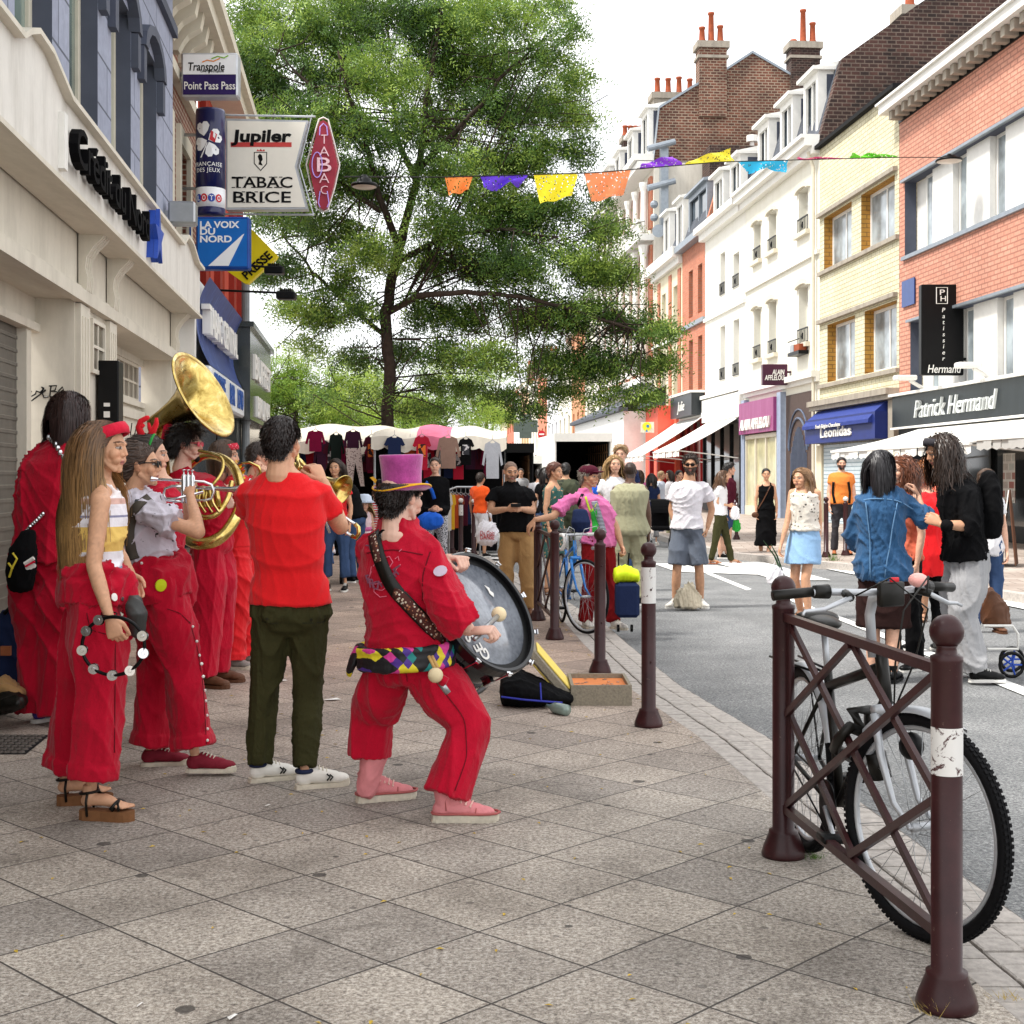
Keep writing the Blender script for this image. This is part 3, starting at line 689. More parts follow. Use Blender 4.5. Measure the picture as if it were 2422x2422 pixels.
 mb=MB();mb.prism([(P(x,y,z)[0],P(x,y,z)[2])for x,y in pts][::-1],-(z+.12),-z,frame((0,0,0),(1,0,0),(0,0,1),(0,-1,0)));mb.build('casing',mat('press_yellow','#ecd51a',.4,var=.04),t)
 mb=MB();d=nrm(P(640,602,z)-P(577,658,z));put_text(mb,'PRESSE',P(608,627,z-.012),d,np.cross((0,-1,0),d)*1,.12,.5,.03,0,.003);mb.build('lettering',m_black,t)
 for i,(x0,x1,y,z,lab)in enumerate(((586,672,633,19.3,'black floodlight on an arm in front of the yellow press sign'),(510,700,693,19.0,'black floodlight on a long arm over the blue shop sign'))):
  t=thing('floodlight',lab,'floodlight',P(x1,y,z),'floodlights on the left facade')
  mb=MB();mb.tube([P(x0-30,y-8,z),P(x1-25,y,z)],.016,8);mb.build('arm',m_black,t)
  a,b=facing(x1-45,y-9,x1,y+16,z);mb=MB();mb.bbox((a[0],z-.1,a[2]),(b[0],z+.1,b[2]-.04),.015)
  for k in range(6):x=a[0]+.05+k*.03;mb.box((x,z-.1,b[2]-.04),(x+.01,z+.1,b[2]))
  mb.build('lamp_housing',m_black,t)
signs()
# ---------------------------------------------------------------- houses on the right
RF=Fac(1,13.5,-.0795);FF=Fac(1,11.53,-.058)
m_slate_r=brick_mat('roof_slates','#555b66','#474c56','#2f333a',.3,.16,.008,.7,.3)
m_zinc=mat('zinc','#8f979f',.45,.5)
m_tile=mat('clay_pot','#94492c',.8,var=.2)
m_ybr=brick_mat('yellow_brick','#e6dfc2','#e0d8b4','#b2a684',.34,.13,.014,.8,.18)
m_ybr2=brick_mat('ochre_brick','#c99a44','#b98534','#86642c',.34,.13,.014,.8,.2)
m_obr=brick_mat('orange_brick','#dfa189','#d8947c','#b07763',.34,.115,.02,.8,.22)
m_dbr=brick_mat('dark_gable_brick','#583830','#2e1e1b','#75655a',.30,.13,.018,.9,.75)
m_gbr=brick_mat('gable_brick','#86523f','#5a372c','#a8947f',.34,.15,.026,.9,.6)
m_pbr=brick_mat('pink_brick','#cf7f60','#c06f50','#a98c78',.3,.11,.012,.85,.15)
m_wpl=plaster('white_render','#e6e2d4','#c9c1a8',.3,.8)
m_cpl=plaster('cream_render','#ded3b6','#b5a67f',.35)
m_stone=plaster('weathered_stone','#a1988a','#57504a',.6)
m_teal=plaster('dark_teal_board','#161d22','#343f45',.35,.4)
def roofed(fc,name,label,s0,s1,eh,wm,holes,prof=None,side=None,gm=None,rm=None,rev=.22,revm=None,h0=0.0,t=0.0,wk={}):
 "house: front wall with openings, windows in them, side wall facing the camera and a roof sheet"
 b=thing(name,label,'building',fc.p(s0,t,0));mb=MB()
 wall_holes(mb,fc,s0,s1,h0,eh,holes,rev,t,1 if revm else None)
 mb.mt(0);mb.add([fc.p(s0,t,h0),fc.p(s0,t-9,h0),fc.p(s0,t-9,eh),fc.p(s0,t,eh)],[(0,1,2,3)])
 mb.build('wall',[wm,revm or wm],b)
 for w_ in holes:
  k=dict(wk);k.update(w_[4]if len(w_)>4 else{});window(fc,b,*w_[:4],t=t-rev+.02,**k)
 if prof:
  q=MB(fc.M)
  q.prism([(p[0]+t,p[1])for p in prof]+[(prof[-1][0]+t,eh-.1),(prof[0][0]+t,eh-.1)],0,.35,frame((s0,0,0),(0,1,0),(0,0,1),(1,0,0)))
  q.build('gable',gm or wm,b)
  r_=MB(fc.M)
  for i in range(len(prof)-1):
   (a,c),(d,e)=prof[i],prof[i+1]
   r_.add([(s0+.3,a+t,c-.06),(s1,a+t,c-.06),(s1,d+t,e-.06),(s0+.3,d+t,e-.06)],[(0,1,2,3)])
  r_.build('roof',rm or m_slate_r,b)
 return b
def dormer(fc,b,s0,s1,h0,h1,t=-.25,dep=1.4,m=None,name='dormer',side=None):
 m=m or m_white;mb=MB(fc.M)
 mb.box((s0,t-dep,h0),(s0+.12,t-.1,h1));mb.mt(1).box((s0+.12,t-dep,h0),(s1-.12,t-.14,h1-.02));mb.mt(0).box((s1-.12,t-dep,h0),(s1,t-.1,h1))
 mb.mt(2).box((s0-.006,t-dep,h0+.2),(s0-.001,t-.3,h1-.12))
 mb.mt(0);mb.box((s0,t-.1,h0),(s0+.22,t,h1));mb.box((s1-.22,t-.1,h0),(s1,t,h1));mb.box((s0+.22,t-.1,h0),(s1-.22,t,h0+.2));mb.box((s0+.22,t-.1,h1-.25),(s1-.22,t,h1))
 mb.box((s0-.15,t-dep,h1),(s1+.15,t+.2,h1+.12));mb.prism([(t+.15,h1+.12),(t-dep,h1+.12),(t-dep,h1+.5)],s0-.1,s1+.1,frame((0,0,0),(0,1,0),(0,0,1),(1,0,0)))
 mb.box(((s0+s1)/2-.04,t-.13,h0+.2),((s0+s1)/2+.04,t-.05,h1-.25))
 mb.build(name,[m,m_glass,m_slate],b)
def chimney(fc,b,s,t,h0,h1,ls=.9,lt=1.8,pots=(0.9,1.6,1.0),m=None):
 mb=MB(fc.M);m=m or m_gbr
 mb.box((s,t-lt,h0),(s+ls,t,h1));mb.mt(1);mb.box((s-.08,t-lt-.1,h1-.55),(s+ls+.08,t+.1,h1-.4));mb.box((s-.12,t-lt-.14,h1),(s+ls+.12,t+.14,h1+.35));mb.mt(2)
 c=mb.build('chimney',[m,m_stone],b)
 k=len(pots)
 for i,ph in enumerate(pots):
  q=MB(fc.M);y=t-lt*(i+.5)/k;q.smooth=True
  q.lathe([(.2,h1+.34),(.22,h1+.5),(.17,h1+.6),(.14,h1+.2+ph),(.18,h1+.25+ph),(.18,h1+.35+ph)],10,o=(s+ls/2,y,0));q.build('chimney_pot',m_tile,c)
def railing(fc,b,s0,s1,h,t=.0,hh=.45):
 mb=MB(fc.M);mb.box((s0,t,h),(s1,t+.03,h+.03));mb.box((s0,t,h+hh),(s1,t+.04,h+hh+.04));n=7
 for k in range(n+1):x=s0+(s1-s0)*k/n;mb.box((x-.012,t+.008,h+.03),(x+.012,t+.026,h+hh))
 mb.lathe([(.03,0),(.1,.012),(.13,.03),(.1,.012)],8,o=((s0+s1)/2,t,h+hh*.5),ax=(0,1,0),cap=False)
 mb.build('window_guard',m_black,b)
def awning(fc,b,s0,s1,h0,h1,out,m,t=0.0,val=.25,par_name='awning',label=None,scal=0):
 a=thing(par_name,label or 'white shop awning','awning',fc.p((s0+s1)/2,t,h0))
 mb=MB(fc.M);th=.03
 nseg=14
 for i in range(nseg):
  y0,y1=out*i/nseg,out*(i+1)/nseg;sag=lambda u:-.10*math.sin(math.pi*u)
  z0,z1=h0+(h1-h0)*i/nseg+sag(i/nseg)*.6,h0+(h1-h0)*(i+1)/nseg+sag((i+1)/nseg)*.6
  mb.add([(s0,t+y0,z0),(s1,t+y0,z0),(s1,t+y1,z1),(s0,t+y1,z1),(s0,t+y0,z0-th),(s1,t+y0,z0-th),(s1,t+y1,z1-th),(s0,t+y1,z1-th)],[(0,1,2,3),(7,6,5,4),(0,3,7,4),(1,5,6,2)])
 mb.build('canopy',m,a)
 v=MB(fc.M);n=int((s1-s0)*3)
 for i in range(n):
  x0,x1=s0+(s1-s0)*i/n,s0+(s1-s0)*(i+1)/n;xm=(x0+x1)/2;y=t+out+.02*math.sin(i*1.7)
  v.add([(x0,y,h1),(x1,y,h1),(x1,y,h1-val*.85),(xm,y,h1-val),(x0,y,h1-val*.85)],[(0,1,2,3,4)])
 v.build('valance',m,a)
 r_=MB(fc.M)
 for x in(s0+.15,s1-.15):r_.tube([(x,t,h1-.35),(x,t+out*.5,h1-.18),(x,t+out-.03,h1-.05)],.025,6)
 r_.box((s0,t+out-.03,h1-.06),(s1,t+out+.03,h1+.0));r_.box((s0-.05,t,h0-.1),(s1+.05,t+.14,h0+.08));r_.build('frame',m_white,a)
 return a
m_awn=mat('awning_canvas','#e8e6e0',.8,var=.04,vs=1.5);m_awng=mat('grey_awning_canvas','#b3b1ad',.85,var=.08,vs=3)
def shopfront(fc,b,s0,s1,h1,frm,glass,t=.13,n=3,name='shop_front',h0=0.04):
 mb=MB(fc.M);w_=(s1-s0)/n
 mb.box((s0,t-.1,h1-.15),(s1,t+.04,h1));mb.box((s0,t-.1,h0),(s1,t+.05,h0+.35))
 for i in range(n+1):x=min(max(s0+w_*i-.05,s0),s1-.1);mb.box((x,t-.1,h0+.35),(x+.1,t+.03,h1-.15))
 f=mb.build(name,frm,b);g=MB(fc.M);g.box((s0+.02,t-.09,h0+.3),(s1-.02,t-.05,h1-.12));g.build('shop_glass',glass,f)
def right_row():
 W2=lambda px:RF.s_at(px)
 # --- orange brick house, nearest
 s0,s1=22.0,37.1
 b=roofed(RF,'orange_brick_house','orange brick building with ribbon windows between white panels above the cake shop',s0,s1,11.0,m_obr,[],rev=.3)
 bpy.data.objects.remove(b.children[0]);mb=MB()
 wall_holes(mb,RF,s0,s1,0,11.1,[(s0+.5,36.7,7.41,9.41),(s0+.5,36.3,3.75,5.6)],.32,0,1);mb.build('wall',[m_obr,m_slate],b)
 for h0,h1,e in((7.41,9.41,36.7),(3.75,5.6,36.3)):
  mb=MB(RF.M);mb.box((s0,-.02,h0-.1),(e+.1,.08,h0));mb.box((s0,-.02,h1),(e+.1,.1,h1+.07));mb.build('window_band',m_zinc,b);mb=MB(RF.M);mb.box((s0+.5,-.36,h0),(e,-.345,h1));mb.build('recess_back',m_white,b)
  a=35.9 if e>36.5 else 35.5
  while a>s0+2:
   window(RF,b,a-.78,a,h0,h1,t=-.28,fr=.07,cols=1,mg=m_glass2)
   q=MB(RF.M);q.box((a-2.1,-.319,h0+.003),(a-.8,-.13,h1-.003));q.build('white_panel',m_white,b)
   a-=2.13
 mb=MB(RF.M);mb.box((s0-.3,0,11.38),(s1+.25,.5,11.62));mb.box((s0-.3,0,11.62),(s1+.3,.58,11.68));mb.mt(1).box((s0,-.02,11.1),(s1,.03,11.4));mb.mt(2)
 x=s0
 while x<s1-.2:mb.box((x,.03,11.14),(x+.2,.36,11.37));x+=.46
 mb.build('cornice',[m_white,m_black,m_stone],b)
 mb=MB(RF.M);mb.add([(s0,.3,11.69),(s1,.3,11.69),(s1,-8,11.69),(s0,-8,11.69)],[(0,1,2,3)]);mb.build('roof',m_zinc,b)
 mb=MB(RF.M);mb.box((s0,.0,2.82),(s1-.05,.22,3.65));mb.mt(1).box((s0,0,3.65),(s1,.32,3.72));mb.mt(1).box((s0,0,2.76),(s1,.26,2.815));mb.build('fascia_board',[m_teal,m_white],b)
 mb=MB();put_text(mb,'Patrick Hermand',RF.p(32.9,.25,3.24),-RF.d,(0,0,1),.46,4.9,-.006,.3,.03);mb.build('lettering',mat('letter_pale','#d8dcda',.5),b)
 shopfront(RF,b,22.5,s1-.4,2.76,m_black,glassy('cafe_glass','#15181b',.07),n=5)
 mb=MB(RF.M);mb.box((29.9,.07,.9),(30.5,.085,2.0));mb.box((32.5,.07,1.3),(32.9,.085,1.9));mb.build('menu_poster',brick_mat('poster_paper','#c9cfc8','#a9584a','#e0ded8',.3,.2,.03,.6,.1),b)
 for x in(34.9,31.0,27.4):
  mb=MB(RF.M);mb.tube([(x,.2,3.75),(x,.55,3.95)],.05,8);mb.bbox((x-.16,.4,3.95),(x+.16,.95,4.08),.03);mb.build('facade_spotlight',m_white,b)
 awning(RF,b,26.6,35.2,2.78,2.16,2.5,m_awn,label='long white awning of the cake shop')
 awning(RF,b,17.5,26.1,2.85,2.22,2.6,m_awng,label='grey awning next to the white cake shop awning at the right edge')
 z=33.4;t=thing('pastry_sign','tall black projecting sign with white vertical letters Patissier Hermand','sign',P(2225,890,z))
 d=nrm(V(1,-.0,0));a_,c_=P(2176,888,z),P(2276,674,z);mb=MB();mb.bbox((a_[0],z-.12,a_[2]),(c_[0],z+.12,c_[2]),.02);mb.tube([P(2276,704,z),P(2305,702,z)],.035,8);mb.tube([P(2276,850,z),P(2308,848,z)],.035,8);mb.build('casing',m_black,t)
 mb=MB();y=z-.125
 for i,ch in enumerate('Patissier'):put_text(mb,ch,P(2232,733+i*14.3,y),(1,0,0),(0,0,1),.105,None,.006,.15,.004)
 put_text(mb,'Hermand',P(2234,872,y),(1,0,0),(0,0,1),.2,.82,.004,.2,.004)
 mb.tube([P(x,yy,y)for x,yy in((2215,680),(2241,680),(2241,718),(2215,718))],.012,5,closed=True);put_text(mb,'P',P(2229,691,y),(1,0,0),(0,0,1),.13,.12,0,0,.004);put_text(mb,'H',P(2231,706,y),(1,0,0),(0,0,1),.13,.13,0,0,.004)
 mb.build('lettering',m_white,t)
 t=MB(RF.M);t.box((35.9,.02,6.05),(36.8,.05,6.75));o=t.build('street_name_plate',mat('enamel_blue','#23407c',.3),b)
 # --- yellow brick house
 s0,s1=37.12,44.2
 hs=[(37.45,40.2,8.1,9.8),(41.05,43.75,8.1,9.8),(37.3,39.9,4.5,6.33),(40.75,43.4,4.5,6.33)]
 b=roofed(RF,'yellow_brick_house','pale yellow brick house with four wide white windows above the chocolate shop',s0,s1,12.1,m_ybr,hs,rev=.3,revm=m_ybr2,wk=dict(fr=.09,cols=2,mg=m_glass2))
 mb=MB(RF.M)
 for h in(7.98,4.34):mb.box((s0,0,h),(s1,.1,h+.12))
 for h in(9.86,6.42):mb.box((s0+.1,0,h),(s1,.14,h+.12))
 mb.box((s0,0,3.62),(s1+.2,.3,3.92));mb.box((s0,.3,3.75),(s1+.2,.38,3.92));mb.box((s0,0,2.4),(s0+.45,.15,3.6));mb.mt(1).box((s0,-.3,12.1),(s1,.18,12.22));mb.build('stone_band',[m_stone,m_dark],b)
 m_lb=mat('chocolate_blue','#1d2c6e',.5,var=.15,vs=2)
 mb=MB(RF.M);mb.box((s0+.5,.02,2.55),(s1-.05,.5,3.3));mb.mt(1);mb.prism([(.45,3.3),(.1,3.6),(.02,3.6),(.02,3.0),(.62,3.0),(.62,3.1)],s0+.7,s1-.1,frame((0,0,0),(0,1,0),(0,0,1),(1,0,0)));mb.build('shop_blind',[m_lb,mat('chocolate_blue2','#26377e',.7)],b)
 mb=MB();put_text(mb,'Leonidas',RF.p(41.0,.52,2.86),-RF.d,(0,0,1),.30,2.9,.015,0,.02);put_text(mb,'Fresh Belgian Chocolates',RF.p(41.4,.64,3.05),-RF.d,(0,0,1),.12,2.4,0,.2,.01);mb.build('lettering',m_white,b)
 mb=MB(RF.M);mb.box((s0+.9,-.02,.05),(s1-.6,.06,2.5));mb.build('roller_shutter',brick_mat('pale_shutter','#cfdbe0','#c2d0d6','#8fa3ad',9,.12,.018,.5,.2),b)
 mb=MB(RF.M);mb.box((s1-.55,-.02,0),(s1,.12,2.5));mb.build('stone_pier',m_cpl,b)
 # --- white house A with the dark gable facing us
 s0,s1=44.22,53.8
 prof=[(0.05,12.3),(-.75,15.1),(-3.4,17.0),(-6.2,18.9),(-11,15)]
 hs=[]
 for a,c in((46.0-.55,46.0+.55),(49.35,50.35),(51.5,52.5)):hs+=[(a,c,9.75,11.2),(a,c,6.0,7.95)]
 b=roofed(RF,'white_house','white rendered house with three dormers and a huge dark brick gable',s0,s1,12.3,m_wpl,hs,prof,gm=m_dbr,wk=dict(cols=2,transom=.72,mg=m_glass2,fr=.1),rev=.3)
 for a,c,h,_ in[q[:4]for q in hs]:
  railing(RF,b,a-.02,c+.02,h+.02,.02);mb=MB(RF.M)
  mb.box((a-.2,0,h-.15),(c+.2,.16,h));n=6
  e=_;cx=(a+c)/2;w_=(c-a)
  for k in range(n):
   t0,t1=math.pi*k/n,math.pi*(k+1)/n;o=[(cx-math.cos(t)*r_*w_,e-.05+math.sin(t)*q_)for t,r_,q_ in((t0,.56,.1),(t0,.72,.28),(t1,.72,.28),(t1,.56,.1))]
   mb.prism([(p[0],-p[1])for p in o],-.01,.12,frame((0,0,0),(1,0,0),(0,0,-1),(0,1,0)))
  mb.build('window_hood',m_cream,b)
 mb=MB(RF.M);mb.box((s0,0,12.0),(s1,.25,12.25));mb.box((s0,0,12.25),(s1,.5,12.5));mb.box((s0,0,12.5),(s1,.62,12.62));mb.box((s0,0,8.75),(s1,.1,8.9));mb.box((s0,0,4.75),(s1,.28,4.95));mb.box((s0,0,4.6),(s1,.12,4.75));mb.build('cornice',m_white,b)
 for a in(44.9,47.8,50.9):dormer(RF,b,a,a+1.6,12.7,14.9,-.15,1.6)
 chimney(RF,b,50,-5.0,16,18.6,1.0,1.6,(1.0,.8),m_dbr)
 mb=MB(RF.M);mb.tube([(44.5,.12,.1),(44.5,.12,11.6),(44.5,.3,12.1)],.06,8);mb.build('drain_pipe',m_cream,b)
 mb=MB(RF.M);mb.box((48.6,.02,3.15),(53.6,.32,4.36));mb.build('sign_board',plaster('purple_board','#8a2f6a','#b06a98',.45,.45),b)
 mb=MB();put_text(mb,'ALAIN AFFLELOU',RF.p(51.1,.35,3.5),-RF.d,(0,0,1),.38,4.3,.03,.2,.04);mb.build('lettering',m_white,b)
 shopfront(RF,b,48.8,53.2,3.1,m_cream,mat('pale_shop_glass','#b9b48f',.25,var=.3,vs=1.2),n=3)
 for x in(48.1,53.25):mb=MB(RF.M);mb.box((x,-.02,.04),(x+.5,.2,4.5));mb.build('post',mat('blue_grey_post','#8f9bb0',.5),b)
 mb=MB(RF.M);mb.box((44.9,-.05,.04),(48.0,.03,4.35));mb.mt(1);
 for k in range(14):x=45.5+k*.14;mb.box((x,.03,1.0),(x+.03,.06,2.2+1.0*math.sin(math.pi*(k+.5)/14)))
 for k in range(12):
  t0,t1=math.pi*k/12,math.pi*(k+1)/12;mb.tube([(46.45-math.cos(t0)*1.05,.06,2.4+math.sin(t0)*1.1),(46.45-math.cos(t1)*1.05,.06,2.4+math.sin(t1)*1.1)],.04,6)
  mb.tube([(46.45-math.cos(t0)*1.2,.05,2.5+math.sin(t0)*1.3),(46.45-math.cos(t1)*1.2,.05,2.5+math.sin(t1)*1.3)],.03,6)
 mb.build('iron_gate',[mat('brown_door','#4a3a34',.6),mat('iron_grey','#5a6478',.5)],b)
 mb=MB(RF.M);mb.box((45.4,0,5.6),(46.7,.35,5.72));mb.tube([(45.4,.33,6.1),(46.7,.33,6.1)],.02,6);mb.mt(1).box((45.5,.05,5.72),(46.1,.3,5.95));mb.mt(2).box((46.15,.05,5.72),(46.6,.3,5.98));mb.build('window_box',[m_black,m_tile,m_steel],b)
 z=47.5;t=thing('optician_sign','small dark purple projecting sign with white letters Alain Afflelou','sign',P(1832,911,z))
 a_,c_=P(1802,911,z),P(1861,862,z);mb=MB();mb.bbox((a_[0],z-.15,a_[2]),(c_[0],z+.15,c_[2]),.02);mb.tube([P(1861,880,z),P(1885,880,z)],.04,6);mb.build('casing',mat('dark_purple','#451d33',.4),t)
 mb=MB();put_text(mb,'ALAIN',P(1841,880,z-.16),(1,0,0),(0,0,1),.17,.42,.02,.15,.01);put_text(mb,'AFFLELOU',P(1832,893,z-.16),(1,0,0),(0,0,1),.17,.68,.02,.15,.01);mb.build('lettering',m_white,t)
 # --- white house B
 s0,s1=53.82,61.0
 hs=[(54.8,55.8,9.2,10.6),(54.8,55.8,5.6,7.9),(57.2,58.1,9.2,11.0),(57.2,58.1,5.6,7.9)]
 b=roofed(RF,'white_house','narrow plain white house with a rounded cornice left of the optician',s0,s1,12.3,plaster('white_render2','#e9e6dc','#cfc8b4',.25),hs,[(0.05,12.4),(-.9,14.6),(-4,16.3),(-9,14)],wk=dict(cols=2,transom=.7,mg=m_glass2,fr=.1),rev=.3)
 for q in hs:railing(RF,b,q[0],q[1],q[2]+.02,.02)
 mb=MB(RF.M);mb.box((s0,0,12.0),(s1,.3,12.3));mb.box((s0,0,12.3),(s1,.55,12.55));mb.box((s0,0,8.4),(s1,.1,8.55));mb.box((s0,0,4.95),(s1,.25,5.1));mb.box((s0+.2,.0,3.9),(s1-.2,.2,4.9));mb.build('cornice',m_white,b)
 dormer(RF,b,55.2,57.0,12.7,14.6,-.15,1.5);dormer(RF,b,58.2,60,12.7,14.6,-.15,1.5)
 shopfront(RF,b,54.1,60.8,3.8,m_black,glassy('cafe_glass','#15181b',.07),n=4)
 awning(RF,b,54.6,60.2,3.96,2.6,2.5,m_awn,val=.3,label='steep white awning under the plain white house')
 # --- pink brick house
 s0,s1=61.02,66.0
 hs=[(61.6,62.5,9.0,11.2),(61.6,62.5,5.5,7.95),(63.6,64.5,9.0,11.2),(63.6,64.5,5.5,7.95)]
 b=roofed(RF,'pink_brick_house','salmon brick narrow house with dark arched windows and slate mansard',s0,s1,12.4,m_pbr,hs,[(.05,12.5),(-.7,15.0),(-4,16.4),(-9,14)],wk=dict(cols=1,mf=mat('brown_frame','#5e3a30',.6),mg=m_glass),rev=.25)
 mb=MB(RF.M);mb.box((s0,0,12.3),(s1,.4,12.6));mb.box((s0,0,8.5),(s1,.12,8.7));mb.build('cornice',m_zinc,b)
 dormer(RF,b,61.5,65.5,12.8,14.9,-.2,1.6,m_zinc)
 mb=MB(RF.M);mb.box((s0+.1,.02,4.3),(s1-.1,.6,5.3));mb.mt(1);mb.box((s0,.0,5.3),(s1,.7,5.4));mb.build('sign_board',[m_teal,m_white],b)
 mb=MB();put_text(mb,'Julie',RF.p(63.4,.62,4.8),-RF.d,(0,0,1),.45,1.6,.0,.3,.01);mb.build('lettering',m_white,b)
 shopfront(RF,b,s0+.2,s1-.2,4.2,mat('red_frame','#a31f22',.5),glassy('cafe_glass'),n=3)
 awning(RF,b,60.9,66.5,4.3,2.5,2.8,m_awn,val=.3,t=.02,label='steep white awning under the salmon brick house')
 # --- cream and brick house
 s0,s1=66.02,73.4
 hs=[(67.2,68.2,9.0,11.0),(67.2,68.2,5.4,7.8),(70.2,71.2,9.0,11.0),(70.2,71.2,5.4,7.8)]
 b=roofed(RF,'cream_house','cream and salmon house with arched dormers beside the tall brick gable',s0,s1,12.3,m_cpl,hs,[(.05,12.4),(-.8,14.6),(-4,16),(-9,14)],wk=dict(cols=2,mf=m_cream,mg=m_glass2),rev=.25)
 mb=MB(RF.M);mb.box((s0,0,12.2),(s1,.5,12.7));mb.box((s0,0,11.9),(s1,.2,12.2));mb.box((s0,0,8.3),(s1,.15,8.5));mb.build('cornice',m_white,b)
 mb=MB(RF.M)
 for a in(66.3,68.6,71.6):mb.box((a,.0,5),(a+.6,.06,11.7))
 mb.build('brick_panel',m_pbr,b)
 dormer(RF,b,66.8,68.4,12.8,15.2,-.2,1.5);dormer(RF,b,70.2,71.8,12.8,15.2,-.2,1.5)
 mb=MB(RF.M);mb.box((s0,.02,.04),(s1,.3,4.6));mb.build('shop_wall',mat('salmon_shop','#d9644c',.6),b)
 # --- tall ornate house with the brick gable and chimneys
 s0,s1=73.5,92.0
 prof=[(.0,18.6),(-.3,21.4),(-2.2,22.6),(-3.9,23.5),(-5.4,24.5),(-7.6,23.3),(-9.2,22.3),(-11,21)]
 hs=[]
 for k in range(7):
  a=74.6+k*2.5
  hs+=[(a,a+1.3,15.2,17.6),(a,a+1.3,11.2,14),(a,a+1.3,7,10)]
 b=roofed(RF,'tall_gabled_house','tallest house with bare brown brick gable, two chimneys and ornate white front',s0,s1,18.6,plaster('white_stone','#dfd9cc','#a89e8c',.4),hs,prof,gm=m_gbr,rev=.4,wk=dict(cols=2,mf=m_cream))
 g=MB(RF.M)
 for k in range(8):
  a=73.7+k*2.5
  g.mt(0).box((a+.05,.02,7),(a+.75,.16,14.1));g.mt(0).box((a+.05,.02,15.0),(a+.75,.16,17.8))
  g.mt(1).lathe([(.25,0),(.18,.3),(.16,2.2),(.24,2.5),(.26,2.7)],10,o=(a+.4,.45,14.8));g.mt(1).lathe([(.3,0),(.2,.3),(.18,6.2),(.26,6.6),(.3,6.9)],10,o=(a+.4,.45,7.2))
 g.build('column',[m_pbr,m_white],b)
 g=MB(RF.M)
 for h,o in((6.6,.7),(14.3,.9),(18.2,.9),(18.6,1.1)):g.box((s0,0,h),(s1,o,h+.35))
 for k in range(70):x=s0+.2+k*.26;g.box((x,.7,14.65),(x+.12,.82,15.3))
 g.box((s0,.66,15.3),(s1,.88,15.42));g.build('balcony',m_white,b)
 for a in(74.2,79,83.8,88):dormer(RF,b,a,a+2.0,18.9,21.6,.2,1.6,m_white)
 prof2=[(px,py)for px,py in((1569,252),(1653,203),(1722,158),(1782,120),(1880,175))]
 mb=MB(RF.M)
 for i in range(len(prof)-1):
  (a,c),(d,e)=prof[i],prof[i+1];mb.add([(s0-.08,a,c),(s0+.5,a,c),(s0+.5,a,c+.14),(s0-.08,a,c+.14),(s0-.08,d,e),(s0+.5,d,e),(s0+.5,d,e+.14),(s0-.08,d,e+.14)],[(0,4,7,3),(3,7,6,2),(0,1,5,4),(1,2,6,5)])
 mb.build('coping',m_zinc,b)
 chimney(RF,b,73.3,-2.45,21,24.7,1.0,1.5,(.9,1.7,1.0),m_gbr);chimney(RF,b,73.3,-7.5,21,24.8,1.0,1.6,(.2,1.9,1.2),m_dbr)
 chimney(RF,b,80,-1.2,20,23.8,1.2,2.6,(1,1,1.1,1),m_stone);chimney(RF,b,91,-1.2,20,24.0,1.0,1.4,(.8,.8,.8,.8),m_dbr)
 mb=MB(RF.M)
 mb.box((73.0,-.7,14.6),(73.5,-.3,19.2))
 for h,a in((19.1,.2),(17.0,.2)):mb.tube([(72.8,-1.0,h+.35),(72.6,.5,h-.1)],.17,10)
 for h in(15.4,16.1):mb.ball((72.9,.1,h),.22,10)
 mb.lathe([(.12,0),(.35,.5)],12,o=(72.9,-.2,14.6),ax=(-1,.3,0));mb.build('mast_equipment',m_zinc,b)
 mb=MB(RF.M);mb.box((71.5,-5.8,12),(73.3,-2.6,19.0));o=mb.build('brick_extension',m_dbr,b)
 mb=MB(RF.M);mb.lathe([(.12,0),(.12,.4),(.3,.42),(.3,.75),(.12,.8)],10,o=(72,-5,18.9));mb.build('roof_vent',m_white,b)
 # --- further houses along the bending street
 a=92.2;i=0;cols=[('#d8d2c2','white'),('#c98a62','orange'),('#e3ddcd','pale cream'),('#dadadc','light grey'),('#c9795a','red brick'),('#e6e0d0','ivory'),('#d9b58a','ochre'),('#e4e4e2','bright white'),('#bf6a4e','dark orange'),('#d9cdb0','sand')]
 hts=[15,13.5,12.5,11.8,12.6,12.0,12.8,12.2,13.6,14.5];wd=[11,10,12,12,12,14,14,16,18,20]
 nm=['first and nearest','second','third','fourth','fifth','sixth','seventh','eighth','ninth','tenth and farthest']
 for(c,cn),eh,w_ in zip(cols,hts,wd):
  hs=[];nc=3;q=w_/nc
  for k in range(nc):
   x=a+q*(k+.3)
   for h in(4.6,8.2)+((11.4,)if eh>13 else()):hs.append((x,x+q*.38,h,h+2.1))
  b=roofed(FF,'terraced_house',f'{cn} terraced house, {nm[i]} past the tall gabled house',a,a+w_,eh,plaster('far_render_%d'%i,c,'#a89a80',.25),hs,[(.1,eh),(-3,eh+2.2),(-8,eh)],wk=dict(cols=1,mg=m_glass,fr=.14),rev=.25)
  b['group']='terraced houses far down the street'
  mb=MB(FF.M);mb.box((a,0,eh-.3),(a+w_,.4,eh+.1));mb.box((a,0,3.9),(a+w_,.5,4.2));mb.build('cornice',m_white,b)
  mb=MB(FF.M);mb.box((a+.3,.02,.05),(a+w_-.3,.12,3.8));mb.build('shop_front',glassy('far_shop_%d'%(i%3),('#5e6468','#8b4a3c','#9a9488')[i%3],.3),b)
  if i%2==0:chimney(FF,b,a+.5,-2,eh+1,eh+3.6,.8,1.6,(.7,.7,.7),m_gbr)
  a+=w_+.1;i+=1
 z=105;t=thing('pharmacy_cross','dark grey pharmacy cross over the far street','sign',P(1243,1022,z));mb=MB();c=P(1243,1008,z)
